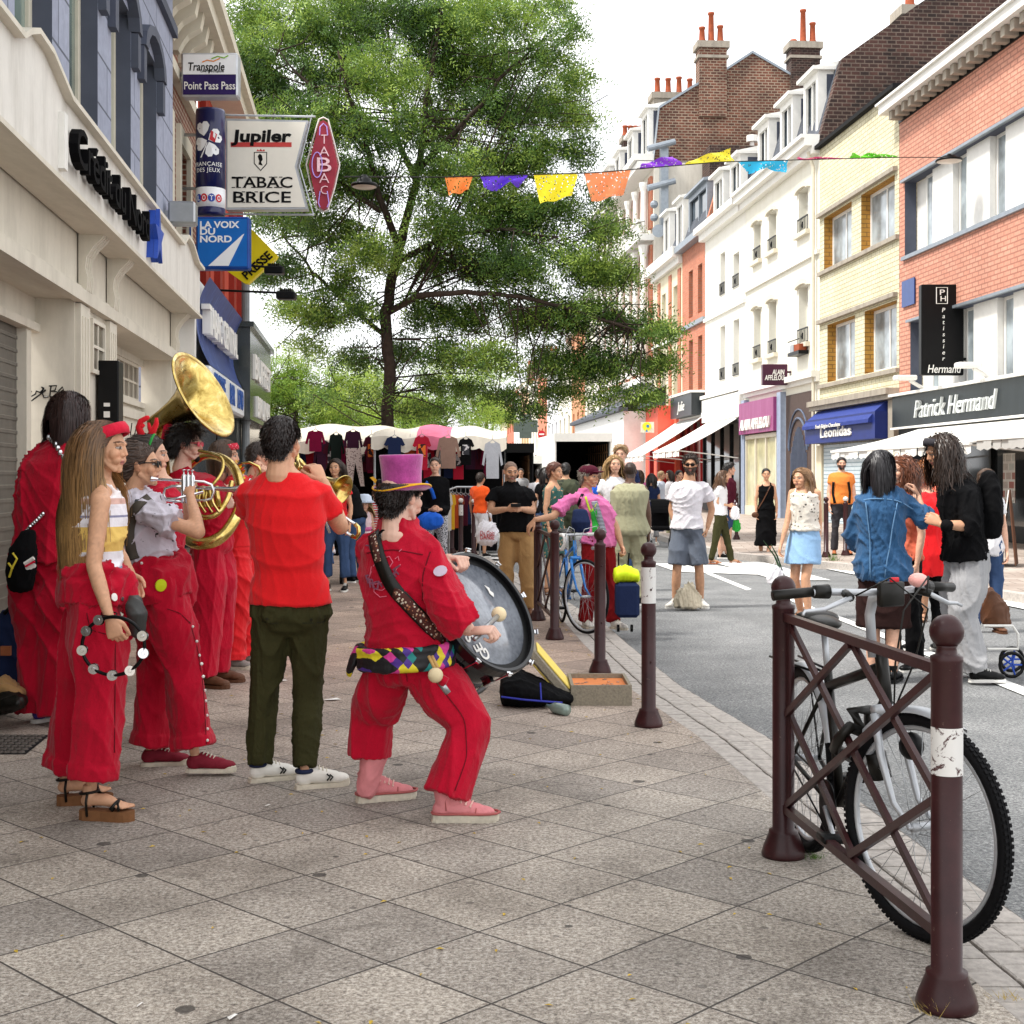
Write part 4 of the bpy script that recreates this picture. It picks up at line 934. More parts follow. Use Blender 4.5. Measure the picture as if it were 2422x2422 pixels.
 for w_,h in((.47,1.4),(1.4,.47)):mb.bbox((c[0]-w_,z-(.1 if w_<1 else.11),c[2]-h/3*(1 if w_>1 else 1)),(c[0]+w_,z+.1,c[2]+h/3*(1 if w_>1 else 1)),.02)if False else mb.box((c[0]-w_/(1 if w_<1 else 3/2),z-(.12 if w_<1 else.13),c[2]-h/(3/2 if h>1 else 1)),(c[0]+w_/(1 if w_<1 else 3/2),z+.1,c[2]+h/(3/2 if h>1 else 1)))
 mb.tube([P(1258,1008,z),P(1275,1008,z)],.08,6);mb.build('cross_box',mat('cross_grey','#55605a',.4),t)
 z=62.0;t=thing('balloon_sign','square pale sign with a yellow and green disc on the salmon shop wall','sign',P(1530,1030,z));a_,c_=P(1516,1023,z),P(1547,998,z)
 mb=MB();mb.box((a_[0],z,a_[2]),(c_[0],z+.12,c_[2]));mb.mt(1).lathe([(.0,-.03),(.2,-.03),(.2,0)],20,o=P(1530,1009,z),ax=(0,1,0));mb.mt(2).lathe([(.0,-.05),(.07,-.05),(.07,-.03)],12,o=P(1532,1008,z),ax=(0,1,0));mb.tube([P(1530,1016,z-.04),P(1530,1022,z-.04)],.03,6);mb.build('sign_box',[m_cream,mat('sign_yellow','#dfd02a',.5),mat('sign_blue3','#2a74a8',.5)],t)
right_row()
def low_shops():
 b=thing('low_shop','low white shop building with a long gutter left of the red shop','building',(8.0,78,0));z=78
 mb=MB();F2=Fac(1,11.3,-.0795);wall_holes(mb,F2,70,90,0,4.9,[],.1);mb.add([F2 .p(70,0,0),F2 .p(70,-4,0),F2 .p(70,-4,4.9),F2 .p(70,0,4.9)],[(0,1,2,3)]);mb.build('wall',m_white,b)
 mb=MB(F2 .M);mb.box((69.8,-.2,4.9),(90.2,.3,5.1));mb.add([(69.8,.3,5.1),(90.2,.3,5.1),(90.2,-3,6.6),(69.8,-3,6.6)],[(0,1,2,3)]);mb.build('roof',m_slate_r,b)
 b=thing('red_shop','bright salmon red shop wall behind the far white awning','building',(8.4,68,0));F3=Fac(1,12.4,-.0795)
 mb=MB();wall_holes(mb,F3,66.5,69.8,0,5.0,[],.1);mb.add([F3 .p(66.5,0,0),F3 .p(66.5,-2,0),F3 .p(66.5,-2,5.0),F3 .p(66.5,0,5.0)],[(0,1,2,3)]);mb.build('wall',mat('salmon_wall','#e2624c',.6,var=.08),b)
 mb=MB(F3 .M);mb.box((66.4,-.3,5.0),(69.9,.4,5.25));mb.build('roof_edge',m_slate_r,b)
 mb=MB(F3 .M);mb.box((66.42,.2,.05),(66.8,.4,2.8));mb.box((66.42,-1.6,.05),(66.47,-.1,2.3));mb.build('red_post',mat('red_frame2','#b31d22',.5),b)
low_shops()
# ---------------------------------------------------------------- figures: blobs, voxel skin, folds
def vnorm(v,f):
 n=np.zeros_like(v);f=np.asarray(f);a,b,c=v[f[:,0]],v[f[:,1]],v[f[:,2]]
 fn=np.cross(b-a,c-a)
 if f.shape[1]==4:fn=fn+np.cross(c-a,v[f[:,3]]-a)
 for k in range(f.shape[1]):
  for ax in range(3):n[:,ax]+=np.bincount(f[:,k],fn[:,ax],len(v))
 return n/np.maximum(np.linalg.norm(n,axis=1,keepdims=True),1e-12)
class Blob:
 def __init__(s):s.v=[];s.f=[];s.k=0
 def add(s,v,f):s.v.append(np.asarray(v,float));s.f+=[tuple(i+s.k for i in q)for q in f];s.k+=len(v);return s
 def loft(s,C,W,D,n=20,r0=0.0,r1=0.0):
  "rings with centre C, half-width vector W and half-depth vector D; r0/r1 = dome height at the ends (0 = flat)"
  C=[np.asarray(c,float)for c in C];W=[np.asarray(c,float)for c in W];D=[np.asarray(c,float)for c in D]
  def dome(i,j,h):
   ax=nrm(C[i]-C[j]);out=[]
   for q in(.5,.87):out.append((C[i]+ax*h*q,W[i]*math.sqrt(1-q*q),D[i]*math.sqrt(1-q*q)))
   return out
  rings=list(zip(C,W,D))
  if r0:rings=dome(0,1,r0)[::-1]+rings
  if r1:rings=rings+dome(-1,-2,r1)
  a=np.linspace(0,2*math.pi,n,endpoint=False);ca,sa=np.cos(a)[:,None],np.sin(a)[:,None]
  v=np.concatenate([c+ca*w_+sa*d for c,w_,d in rings]);m=len(rings);f=[]
  for i in range(m-1):
   for j in range(n):f.append((i*n+j,i*n+(j+1)%n,(i+1)*n+(j+1)%n,(i+1)*n+j))
  f.append(tuple(range(n-1,-1,-1)));f.append(tuple(range((m-1)*n,m*n)));return s.add(v,f)
 def limb(s,pts,rad,n=14,r0=None,r1=None,flat=1.0,hint=(0,0,1)):
  "tapered limb through pts; ends domed unless r0/r1 = 0"
  P_=[np.asarray(p,float)for p in pts]
  if len(P_)>2:
   Q=[P_[0]];RR=[rad[0]]
   for i in range(1,len(P_)-1):
    a=P_[i]+(P_[i-1]-P_[i])*.18;b=P_[i]+(P_[i+1]-P_[i])*.18
    Q+=[a,P_[i]*.7+(a+b)*.15,b];RR+=[rad[i]+(rad[i-1]-rad[i])*.12,rad[i],rad[i]+(rad[i+1]-rad[i])*.12]
   P_=Q+[P_[-1]];rad=RR+[rad[-1]]
  C,W,D=[],[],[];u0=None
  for i,p in enumerate(P_):
   d=nrm(P_[min(i+1,len(P_)-1)]-P_[max(i-1,0)])
   if u0 is None:u0,_=perp(d,hint)
   u0=nrm(u0-d*np.dot(u0,d));C.append(p);W.append(u0*rad[i]);D.append(np.cross(d,u0)*rad[i]*flat)
  return s.loft(C,W,D,n,rad[0]*.9 if r0 is None else r0,rad[-1]*.9 if r1 is None else r1)
 def ell(s,c,r,M=None,n=14):
  mb=MB();mb.ball((0,0,0),r,n);v=mb.v[0]
  if M is not None:v=v@np.asarray(M)[:3,:3].T
  k=len(v);return s.add(v+np.asarray(c,float),mb.f)
 def skin(s,vox,smooth=3,shrink=0.0):
  me=bpy.data.meshes.new('b');me.from_pydata(np.concatenate(s.v).tolist(),[],s.f);o=bpy.data.objects.new('b',me);S.collection.objects.link(o)
  m=o.modifiers.new('r','REMESH');m.mode='VOXEL';m.voxel_size=vox
  if smooth:q=o.modifiers.new('s','SMOOTH');q.iterations=smooth;q.factor=.5
  dg=bpy.context.evaluated_depsgraph_get();r=bpy.data.meshes.new_from_object(o.evaluated_get(dg))
  v=np.zeros(len(r.vertices)*3,np.float32);r.vertices.foreach_get('co',v);v=v.reshape(-1,3).astype(float)
  lt=np.zeros(len(r.polygons),np.int32);r.polygons.foreach_get('loop_total',lt)
  li=np.zeros(len(r.loops),np.int32);r.loops.foreach_get('vertex_index',li)
  f=li.reshape(-1,4)if(lt==4).all()else np.array([list(p.vertices)[:4]if len(p.vertices)>3 else list(p.vertices)+[p.vertices[2]]for p in r.polygons])
  bpy.data.objects.remove(o);bpy.data.meshes.remove(me);bpy.data.meshes.remove(r)
  return v,f
def fast_mesh(name,v,f,mats,parent,cols=None,smooth=True,mi=None):
 me=bpy.data.meshes.new(name);f=np.asarray(f,np.int32);v=np.asarray(v,float)
 if parent is not None:
  p=parent
  while p is not None:v=v-np.array(p.location);p=p.parent
 me.vertices.add(len(v));me.vertices.foreach_set('co',v.astype(np.float32).ravel())
 me.loops.add(f.size);me.loops.foreach_set('vertex_index',f.ravel());me.polygons.add(len(f))
 me.polygons.foreach_set('loop_start',np.arange(0,f.size,f.shape[1],dtype=np.int32));me.polygons.foreach_set('loop_total',np.full(len(f),f.shape[1],np.int32))
 me.polygons.foreach_set('use_smooth',np.full(len(f),smooth,bool))
 if mi is not None:me.polygons.foreach_set('material_index',np.asarray(mi,np.int32))
 for m in(mats if isinstance(mats,(list,tuple))else[mats]):me.materials.append(m)
 me.update(calc_edges=True)
 if cols is not None:
  a=me.color_attributes.new('Col','FLOAT_COLOR','POINT');c=np.ones((len(v),4),np.float32);c[:,:3]=cols;a.data.foreach_set('color',c.ravel())
 o=bpy.data.objects.new(name,me);return linkobj(o,parent)
_W={}
def folds(v,f,amp=.006,freq=9.0,seed=0,stretch=(1,1,.45),sharp=1.0):
 "cloth folds: warped ridges pushed along the normals"
 r=np.random.RandomState(seed+5);n=vnorm(v,f);st=np.array(stretch)
 q=v*st;w_=np.zeros_like(q)
 for i in range(3):
  k=r.normal(size=(3,3))*freq*.55;ph=r.rand(3)*6.28;w_+=np.sin(q@k.T+ph)*.10/(1+i)
 q=q+w_*.5;d=np.zeros(len(v))
 for i,(fr,a)in enumerate(((1,.62),(1.9,.28),(3.2,.08))):
  k=r.normal(size=(3,));k=nrm(k)*freq*fr*2.2;s_=np.sin(q@k+r.rand()*6.28);d+=a*((1-np.abs(s_))**2.4*2.4-.7)*sharp+a*.35*s_
 return v+n*(d*amp)[:,None]
def attr_mat(name,rough=.55,sss=0.0,bump=0.0,bs=80,spec=.35,aniso=0):
 if name in MATS:return MATS[name]
 n=N(name);a=n.n('Attribute');a.attribute_name='Col'
 v=n.coord();f=n.noise(v,30,4);n.base(n.mix(.25,a.outputs['Color'],n.mix(1.0,a.outputs['Color'],n.ramp(f,[(.3,(.6,.6,.6)),(.7,(1.3,1.3,1.3))]),'MULTIPLY')))
 n.set(Roughness=rough);n.b.inputs['Specular IOR Level'].default_value=spec
 if sss:n.b.inputs['Subsurface Weight'].default_value=sss;n.b.inputs['Subsurface Radius'].default_value=(.02,.008,.004);n.b.inputs['Subsurface Scale'].default_value=.5
 if bump:n.bump(n.noise(v,bs,3),bump,.004)
 MATS[name]=n.m;return n.m
m_skin=attr_mat('skin',.5,.0,.12,220);m_hair=attr_mat('hair',.42,0,.0,80,.45);m_attr=attr_mat('dyed_cloth',.8,0,.2,300)
def cloth(name,col,rough=.85,var=.1,bump=.35,wr=22):
 "woven cloth: mottled colour, fine weave and soft small creases"
 if name in MATS:return MATS[name]
 n=N(name);c=srgb(col);v=n.coord();f=n.noise(v,7,5,.6);g=n.noise(v,260,2)
 lo=tuple(x*(1-var)for x in c[:3]);hi=tuple(min(1,x*(1+var))for x in c[:3])
 n.base(n.mix(.15,n.ramp(f,[(.3,lo),(.7,hi)]),n.ramp(g,[(.35,tuple(x*.6 for x in c[:3])),(.65,tuple(min(1,x*1.3)for x in c[:3]))])))
 n.set(Roughness=rough);n.b.inputs['Specular IOR Level'].default_value=.12;n.b.inputs['Sheen Weight'].default_value=.12 if sum(c[:3])>.3 else 0
 w_=n.noise(n.coord(scale=(1,1,.55)),wr,5,.6,1.2);n.bump(n.math('ADD',w_,n.math('MULTIPLY',g,.08)),bump,.02)
 MATS[name]=n.m;return n.m
def head_template(vox,fem=0.0):
 b=Blob();fw=1-.06*fem
 b.ell((-.014,0,.030),(.093,.074,.083));b.ell((.016,0,.0),(.0725,.064,.094));b.ell((.021,0,-.043),(.061,.058*fw,.060))
 b.ell((.046,0,-.078),(.034,.036*fw,.026));b.ell((.068-.004*fem,0,-.094),(.016,.018,.014))
 b.limb([(.0,.056*fw,-.045),(.055,.024,-.094)],[.013,.012]);b.limb([(.0,-.056*fw,-.045),(.055,-.024,-.094)],[.013,.012])
 ns=1-.15*fem
 b.limb([(.077,0,.022),(.085,0,.004),(.099-.004*fem,0,-.025)],[.008,.008,.0105-.0015*fem]);b.limb([(.082,.010,-.030),(.093-.003*fem,.0,-.027),(.082,-.010,-.030)],[.0072,.0085,.0072])
 for s_ in(1,-1):
  b.limb([(.070,.048*s_,.020),(.081,.026*s_,.027),(.083,.008*s_,.021)],[.009-.001*fem,.0105-.004*fem,.009-.001*fem])
  b.ell((.054,.040*s_,-.024),(.027,.024,.026));b.ell((.069,.030*s_,.003),(.0125,.0135,.0115));b.ell((.062,.03*s_,-.05),(.022,.022,.02))
  M=Matrix.Rotation(R(-18),3,'Y')@Matrix.Rotation(R(25*s_),3,'Z')
  b.ell((-.010,.073*s_,-.004),(.019,.007,.031),np.array(M));b.ell((-.002,.070*s_,-.012),(.010,.009,.018),np.array(M))
 b.limb([(.070,.022,-.0575),(.0822,.006,-.0540),(.0822,-.006,-.0540),(.070,-.022,-.0575)],[.0042,.0055,.0055,.0042])
 b.limb([(.070,.019,-.0630),(.0795,.0,-.0655),(.070,-.019,-.0630)],[.0042,.0068,.0042]);b.ell((.066,0,-.045),(.016,.022,.014))
 b.limb([(-.018,0,-.04),(-.040,0,-.115),(-.052,0,-.17)],[.056-.008*fem,.054-.009*fem,.060-.008*fem])
 v,f=b.skin(vox,6 if vox<.004 else 3 if vox<.006 else 1);return v,f
HEADS={}
def head(fem,lod):
 k=(fem,lod)
 if k not in HEADS:HEADS[k]=head_template({0:.0032,1:.0048,2:.0085}[lod],fem)
 return HEADS[k]
def scalp(v):
 x,y,z=v.T;zl=np.interp(x,[-.11,-.07,-.035,-.012,.01,.03,.048,.07,.09],[-.088,-.080,-.052,.020,.018,.008,.044,.080,.092])
 zl=zl+np.where((x>.03),0.0,0);return z-zl
def paint_head(v,skin,hair,beard=0.0,lip=(.45,.17,.14),fem=0,brow=None,shaved=0.0):
 x,y,z=v.T;c=np.tile(np.array(skin),(len(v),1));ay=np.abs(y)
 def blend(m,col):m=np.clip(m,0,1)[:,None];c[:]=c*(1-m)+np.array(col)*m
 warm=np.array(skin)*(1.08,.78,.72)
 blend(.5*np.exp(-(((ay-.042)/.02)**2+((z+.03)/.02)**2))*(x>.03),warm);blend(.45*np.exp(-(((x-.11)/.02)**2+(y/.015)**2+((z+.028)/.015)**2)),warm)
 blend(.4*(ay>.069)*(x<.02)*(x>-.04)*(np.abs(z)<.04),warm)
 if beard:blend(beard*np.clip(((z<-.040+ay*.35)&(x>.005))*1.0-.0,0,1)*np.clip((x+.0)/.02,0,1)*(z>-.125),np.array(hair)*.9);blend(beard*np.exp(-(((z+.046)/.006)**2))*(x>.07)*(ay<.028),np.array(hair)*.9)
 blend(1.0*((x>.066)&(ay<.021-np.abs(z+.059)*.6)&(z<-.051)&(z>-.0705)),lip);blend(.8*((x>.07)&(ay<.021)&(np.abs(z+.0597)<.0013)),(.10,.03,.03))
 br=brow if brow is not None else np.array(hair)*.8
 zb=.030-np.abs(ay-.030)*.22;blend(.85*((x>.055)&(ay>.011)&(ay<.052)&(np.abs(z-zb)<.0042-.001*fem)),br)
 ez=.0035;ea=(ay-.031)/.0155;eb=(z-ez)/(.0062*np.sqrt(np.clip(1-ea**2,.05,1)))
 blend(1.0*((x>.055)&(np.abs(ea)<1)&(np.abs(eb)<1.35)),np.array(skin)*.28);blend(1.0*((x>.055)&(np.abs(ea)<.9)&(np.abs(eb)<.8)),(.40,.35,.32))
 blend(1.0*((x>.055)&((ay-.031)**2+(z-ez)**2<.0058**2)&(np.abs(eb)<1)),(.05,.03,.02))
 blend(.0*((x>.05)&(((ay-.031)/.022)**2+((z+.004)/.014)**2<1)&(np.abs(eb)>1.3)),np.array(skin)*.6)
 blend(.9*((x>.09)&(ay>.004)&(ay<.010)&(np.abs(z+.0375)<.0025)),np.array(skin)*.3)
 if shaved:blend(shaved*(scalp(v)>0),np.array(hair))
 return c
def ribbons(roots,nrmls,length,steps,step_fn,width,col,seed=0,var=.25,tip=None,taper=.6):
 "hair locks as narrow strips"
 r=np.random.RandomState(seed);n=len(roots);p=roots.copy();d=nrmls.copy();pts=[p.copy()];L=length*(1+.25*(r.rand(n)-.5))if np.isscalar(length)else length
 for i in range(steps):
  d=step_fn(p,d,(i+1)/steps,r);d=d/np.maximum(np.linalg.norm(d,axis=1,keepdims=True),1e-9);p=p+d*(L/steps)[:,None];p,d=hair_collide(p,d,step_fn);pts.append(p.copy())
 pts=np.array(pts);V_=[];base=np.array(col)[None,:]*(1+var*r.normal(size=(n,1))).clip(.35,1.8)
 C=[]
 cen=roots.mean(0)
 for i in range(steps+1):
  t=pts[min(i+1,steps)]-pts[max(i-1,0)];out=pts[i]-cen;out[:,2]*=.2
  s_=np.cross(t,out+r.normal(size=out.shape)*.02);s_/=np.maximum(np.linalg.norm(s_,axis=1,keepdims=True),1e-9);w_=width*(1-taper*(i/steps)**2)
  V_.append(pts[i]-s_*w_*.5);V_.append(pts[i]+s_*w_*.5)
  cc=base*(1 if tip is None else 1);cc=cc if tip is None else cc*(1-i/steps)+(np.array(tip)[None,:]*(base/np.array(col)[None,:]))*(i/steps)
  C.append(cc);C.append(cc)
 V_=np.array(V_).transpose(1,0,2).reshape(-1,3);C=np.array(C).transpose(1,0,2).reshape(-1,3);k=2*(steps+1)
 b=np.arange(n)[:,None,None]*k;q=np.array([[2*i,2*i+1,2*i+3,2*i+2]for i in range(steps)])[None]
 return V_,(b+q).reshape(-1,4),C.clip(0,1)
def hair_collide(p,d,fn):
 for c,rad in getattr(fn,'solids',[]):
  q=(p-c)/rad;l=np.linalg.norm(q,axis=1);m=l<1
  if m.any():p[m]=c+q[m]/l[m][:,None]*rad
 return p,d
def hand_template(curl=(25,35,25),spread=4,vox=.0034,thumb=0):
 b=Blob();b.loft([(-.03,0,0),(0,0,0),(.03,0,0),(.06,.0,0),(.085,-.002,0)],[(0,.024,0),(0,.026,0),(0,.034,0),(0,.041,0),(0,.040,0)],[(0,0,.020),(0,0,.017),(0,0,.016),(0,0,.014),(0,0,.011)],16,.02,.008)
 L=((.042,.026,.021),(.046,.029,.022),(.043,.027,.021),(.033,.021,.018));ys=(.029,.010,-.010,-.028)
 for i in range(4):
  p=V(.083-(.006 if i==3 else 0),ys[i],0);a=0.0;sp=R((1.5-i)*spread);pts=[p-V(.02,0,0),p];r0=(.0092,.0094,.009,.008)[i];rr=[r0,r0]
  for k in range(3):
   a+=R(curl[k]+i*3);d=V(math.cos(a)*math.cos(sp),math.cos(a)*math.sin(sp),-math.sin(a));p=p+d*L[i][k];pts.append(p);rr.append(r0*(.94,.88,.78)[k])
  b.limb(pts,rr,10)
 t=R(35-thumb);b.limb([(.012,.018,-.004),(.040,.046,-.014),(.040+.034*math.cos(t),.046+.034*math.sin(t)*.5,-.024-thumb*.0003),(.040+.060*math.cos(t*.7),.046+.042*math.sin(t)*.4,-.032-thumb*.0006)],[.016,.0125,.0105,.0085],10)
 return b.skin(vox,1)
HANDS={}
def hand(kind,lod):
 if(kind,lod)not in HANDS:
  c={'relax':((22,30,20),3),'grip':((62,80,45),1),'half':((45,55,35),2),'open':((10,12,8),5)}[kind]
  HANDS[(kind,lod)]=hand_template(c[0],c[1],.0036 if lod<2 else.006,25 if kind in('grip','half')else 0)
 return HANDS[(kind,lod)]
SK={'light':(.66,.38,.26),'pale':(.70,.44,.34),'tan':(.50,.27,.16),'brown':(.10,.05,.032),'warm':(.62,.34,.205)}
def outline(L,w,n=10):
 "shoe sole outline, heel at x=0, toe at x=L"
 st=[(0,.0),(.02,.55),(.10,.78),(.25,.80),(.42,.78),(.58,.92),(.72,1.0),(.85,.92),(.95,.62),(1,.0)]
 a=[(x*L,y*w)for x,y in st];return a+[(x,-y)for x,y in a[-2:0:-1]]
SHOES={}
def shoe_upper(kind,lod):
 if(kind,lod)in SHOES:return SHOES[(kind,lod)]
 b=Blob();z0=.022
 if kind in('sneaker','hi','boot','brown'):
  b.ell((.048,0,.05),(.046,.034,.04));b.ell((.21,0,.037),(.062,.043,.026));b.limb([(.06,0,.06),(.13,0,.052),(.20,0,.042)],[.036,.036,.030],flat=1.0)
  b.limb([(.055,0,.05),(.052,0,{'sneaker':.088,'brown':.09,'hi':.13,'boot':.13}[kind])],[.034,.038 if kind!='boot' else.046],r1=.0)
  b.limb([(.09,0,.088),(.15,0,.070)],[.020,.015]if kind!='boot' else[.040,.026],flat=.9)
 else:
  b.ell((.04,0,.034),(.036,.028,.030));b.limb([(.05,0,.04),(.12,0,.040),(.19,.0,.022)],[.028,.028,.019]);b.ell((.195,0,.018),(.03,.041,.015))
  for i,(y,l)in enumerate(((.027,.05),(.010,.048),(-.004,.042),(-.017,.034),(-.028,.024))):b.limb([(.195,y,.014),(.195+l,y*1.05,.011)],[.012 if i==0 else.008,.010 if i==0 else.0065],8)
  b.limb([(.045,0,.04),(.045,0,.10)],[.030,.032],r1=.01)
 v,f=b.skin(.0045 if lod<2 else.008,2);v[:,2]=np.maximum(v[:,2],.004);SHOES[(kind,lod)]=(v,f);return v,f
def person(label,z,px,py,H=1.75,yaw=-90,fem=0,J={},skin='light',hairc=(.03,.02,.015),top=None,bot=None,shoes=('sneaker',None),head_yaw=None,head_pitch=0,head_roll=0,hair='short',fat=1.0,gap=.11,lean=0,hands=('relax','relax'),beard=0,hl=None,extra=None,group=None,toes=(None,None),ground=0.0,lod=None,seed=0,palm=(None,None),headpos=None,hs=1.0,shoes_on=True):
 """a clothed figure. px,py = place of the feet in the photo at depth z; J overrides joints with (px, py, dz)"""
 lod=lod if lod is not None else(0 if z<8.5 else 1 if z<17 else 2);vb=(.011,.015,.024)[lod];vc=(.0085,.013,.022)[lod]
 rs=np.random.RandomState(seed+int(px));f=V(math.cos(R(yaw)),math.sin(R(yaw)),0);r=V(math.sin(R(yaw)),-math.cos(R(yaw)),0);up=V(0,0,1)
 base=P(px,py,z);base[2]=ground;f_l=f*math.sin(R(lean))+up*math.cos(R(lean))
 k=H/1.75;j={}
 def at(h,fw=0,rt=0):return base+up*h*k+f*fw*k+r*rt*k
 hip=at(.93);spine=lambda q:hip+(f_l*q)*k
 sh=.168-.020*fem
 j.update(pelvis=hip,waist=spine(.17),chest=spine(.36),neck=spine(.545),hipR=at(.90,0,.085),hipL=at(.90,0,-.085),kneeR=at(.49,.02,gap),kneeL=at(.49,.02,-gap),ankR=at(.085,-.03,gap+.01),ankL=at(.085,-.03,-gap-.01))
 j['head']=spine(.70)+f*.035*k;j['shR']=spine(.478)+r*sh*k;j['shL']=spine(.478)-r*sh*k
 for s_,q in(('R',1),('L',-1)):
  j['el'+s_]=j['sh'+s_]+(-up*.285+r*q*.05+f*-.01)*k;j['wr'+s_]=j['el'+s_]+(-up*.245+r*q*.005+f*.06)*k
 over=set()
 for n_,t in J.items():
  dz=t[2]if len(t)>2 else None;dep=(z+dz)if dz is not None else j.get(n_,base)[1];j[n_]=P(t[0],t[1],dep);over.add(n_)
 for s_,q in(('R',1),('L',-1)):
  if 'fi'+s_ not in j:
   d=nrm(j['wr'+s_]-j['el'+s_]);j['fi'+s_]=j['wr'+s_]+d*.17*k
 if 'pelvis' in over or 'hipR' in over:
  if 'waist' not in over:j['waist']=j['pelvis']*.62+j['chest']*.38 if 'chest' in over else j['waist']
 root=thing('person',label,'person',(base[0],base[1],ground),group)
 rS=nrm(j['shR']-j['shL']);rH=nrm(j['hipR']-j['hipL']);axis=nrm(j['neck']-j['pelvis'])
 prof=[(-.16,.125,.095,0),(-.04,.165+.008*fem,.115,0),(.10,.158,.108,0),(.30,.138-.02*fem,.100,0),(.50,.148-.012*fem,.110,0),(.70,.160-.018*fem,.118,0),(.86,.160-.018*fem,.104,-.005),(.96,.120,.078,-.008),(1.02,.07,.062,-.01)]
 P0,P1,P2=j['pelvis'],(j['waist']+j['chest'])/2,j['neck']
 def sp(t):t2=max(t,0);return P0+axis*t*np.linalg.norm(P2-P0)if t<0 else(1-t2)**2*P0+2*(1-t2)*t2*(2*P1-(P0+P2)/2)+t2*t2*P2
 def ring(t,ez=0.0,wmin=0.0):
  rw=np.interp(t,[p[0]for p in prof],[p[1]for p in prof])*k*fat;rd=np.interp(t,[p[0]for p in prof],[p[2]for p in prof])*k*(fat*1.0 if fat<=1 else 1+(fat-1)*1.5)
  rw=max(rw,wmin*k)+ez;rd=rd+ez;a=min(max(t,0),1);rr=nrm(rH*(1-a)+rS*a);fd=nrm(np.cross(axis,rr));return sp(t),rr*rw,fd*rd
 def torso(b,ts,ez=0.0,wmin=0.0,r0=0,r1=0):
  q=[ring(t,ez if np.isscalar(ez)else ez(t),wmin)for t in ts];b.loft([x[0]for x in q],[x[1]for x in q],[x[2]for x in q],24,r0,r1)
 sk=np.array(SK[skin])if isinstance(skin,str)else np.array(skin)
 nak=top is None or top[0]=='tank';B=Blob();torso(B,[-.08,.1,.3,.5,.7,.86,.96,1.02]if bot else[-.16,-.04,.1,.3,.5,.7,.86,.96,1.02],lambda t:-.004 if(nak and t>.3)or t>.93 else-.018,0,.02,.02)
 slv=0 if nak else(top[2].get('sleeve',.5)if len(top)>2 else.5);slv=slv if np.isscalar(slv)else max(slv);cv=.80 if slv>0 else 1.0;cv2=.8 if slv>1.3 else 1.0
 for s_ in 'RL':B.limb([sp(.97)+(j['sh'+s_]-sp(.9))*.25,j['sh'+s_]],[.036*k*cv,.046*k*cv])
 B.limb([j['neck']-axis*.05,j['neck']*.55+j['head']*.45],[.060*k*(1-.14*fem),.054*k*(1-.14*fem)])
 am=(1-.16*fem)*(1+(fat-1)*.5)
 for s_ in 'RL':
  B.limb([j['sh'+s_],j['el'+s_]],[.050*k*am*cv,.041*k*am*cv2]);B.limb([j['el'+s_],j['el'+s_]*.65+j['wr'+s_]*.35,j['wr'+s_]],[.040*k*am,.040*k*am,.0265*k*am])
  lm=1+(fat-1)*.6
  hb=.78 if bot and bot[0]=='trousers' else 1;B.limb([j['hip'+s_],j['knee'+s_]],[.085*k*lm*(.8 if bot else 1),.055*k*lm])if hb==1 else None;kn,an=j['knee'+s_],j['ank'+s_]
  if hb<1:B.limb([j['hip'+s_],kn,an],[.06*k,.036*k,.026*k])
  else:B.limb([kn,kn*.68+an*.32-nrm(np.cross(nrm(kn-an),np.cross(f,kn-an)))*0,an],[.053*k*hb,.056*k*lm*hb,.036*k*(hb if bot and bot[0]=='trousers' else 1)])
 bv,bf=B.skin(vb,3);bc=np.tile(sk,(len(bv),1))*(1+.05*rs.normal(size=(len(bv),1)))
 Vs,Fs,Cs=[bv],[bf],[bc];off=len(bv)
 hy=yaw if head_yaw is None else head_yaw;hf=V(math.cos(R(hy)),math.sin(R(hy)),0);hr=V(math.sin(R(hy)),-math.cos(R(hy)),0)
 pt=R(head_pitch);hx=hf*math.cos(pt)+up*math.sin(pt);hz=nrm(np.cross(-hr,hx)*-1);hz=nrm(np.cross(hr,hx));hyv=np.cross(hz,hx)
 if head_roll:a=R(head_roll);hyv,hz=hyv*math.cos(a)+hz*math.sin(a),hz*math.cos(a)-hyv*math.sin(a)
 HM=np.stack([hx,hyv,hz],1)*(k**.45*hs*.985);hc=j['head']
 tv,tf=head(1 if fem else 0,lod);H0=np.stack([nrm(hf+f*.6),nrm(-hr-r*.6),up],1)*(k**.45*hs*.985);wn_=(np.clip((-.078-tv[:,2])/.06,0,1)*np.clip((.035-tv[:,0])/.03,0,1))[:,None];v_=(tv@HM.T)*(1-wn_)+(tv@H0 .T)*wn_+hc
 Vs.append(v_);Fs.append(tf+off);off+=len(v_);Cs.append(paint_head(tv,sk,hairc,beard,fem=fem,shaved=.75 if hair=='shaved' else 0))
 for i,s_ in enumerate('RL'):
  if hands[i]is None:continue
  tv2,tf2=hand(hands[i],lod);w_=j['wr'+s_];x=nrm(j['fi'+s_]-w_);q=1 if s_=='R' else-1
  pn=palm[i]
  pn=nrm(-r*q+f*.0)if pn is None else nrm(pn);zz=nrm(-pn-x*np.dot(-pn,x));yy=np.cross(zz,x)
  vv=tv2 .copy();flip=(s_=='R');
  if np.dot(yy,f+up*.3)<0 and pn is not None:pass
  vv[:,1]*=1 if s_=='R' else-1
  th=1
  MM=np.stack([x,yy,zz],1)*(.98-.1*fem)*k**.6;v2=vv@MM.T+w_+x*.012
  ff=tf2 if s_=='R' else tf2[:,::-1];Vs.append(v2);Fs.append(ff+off);off+=len(v2);Cs.append(np.tile(sk,(len(v2),1))*(1.0,.98,.97))
 fm=[]
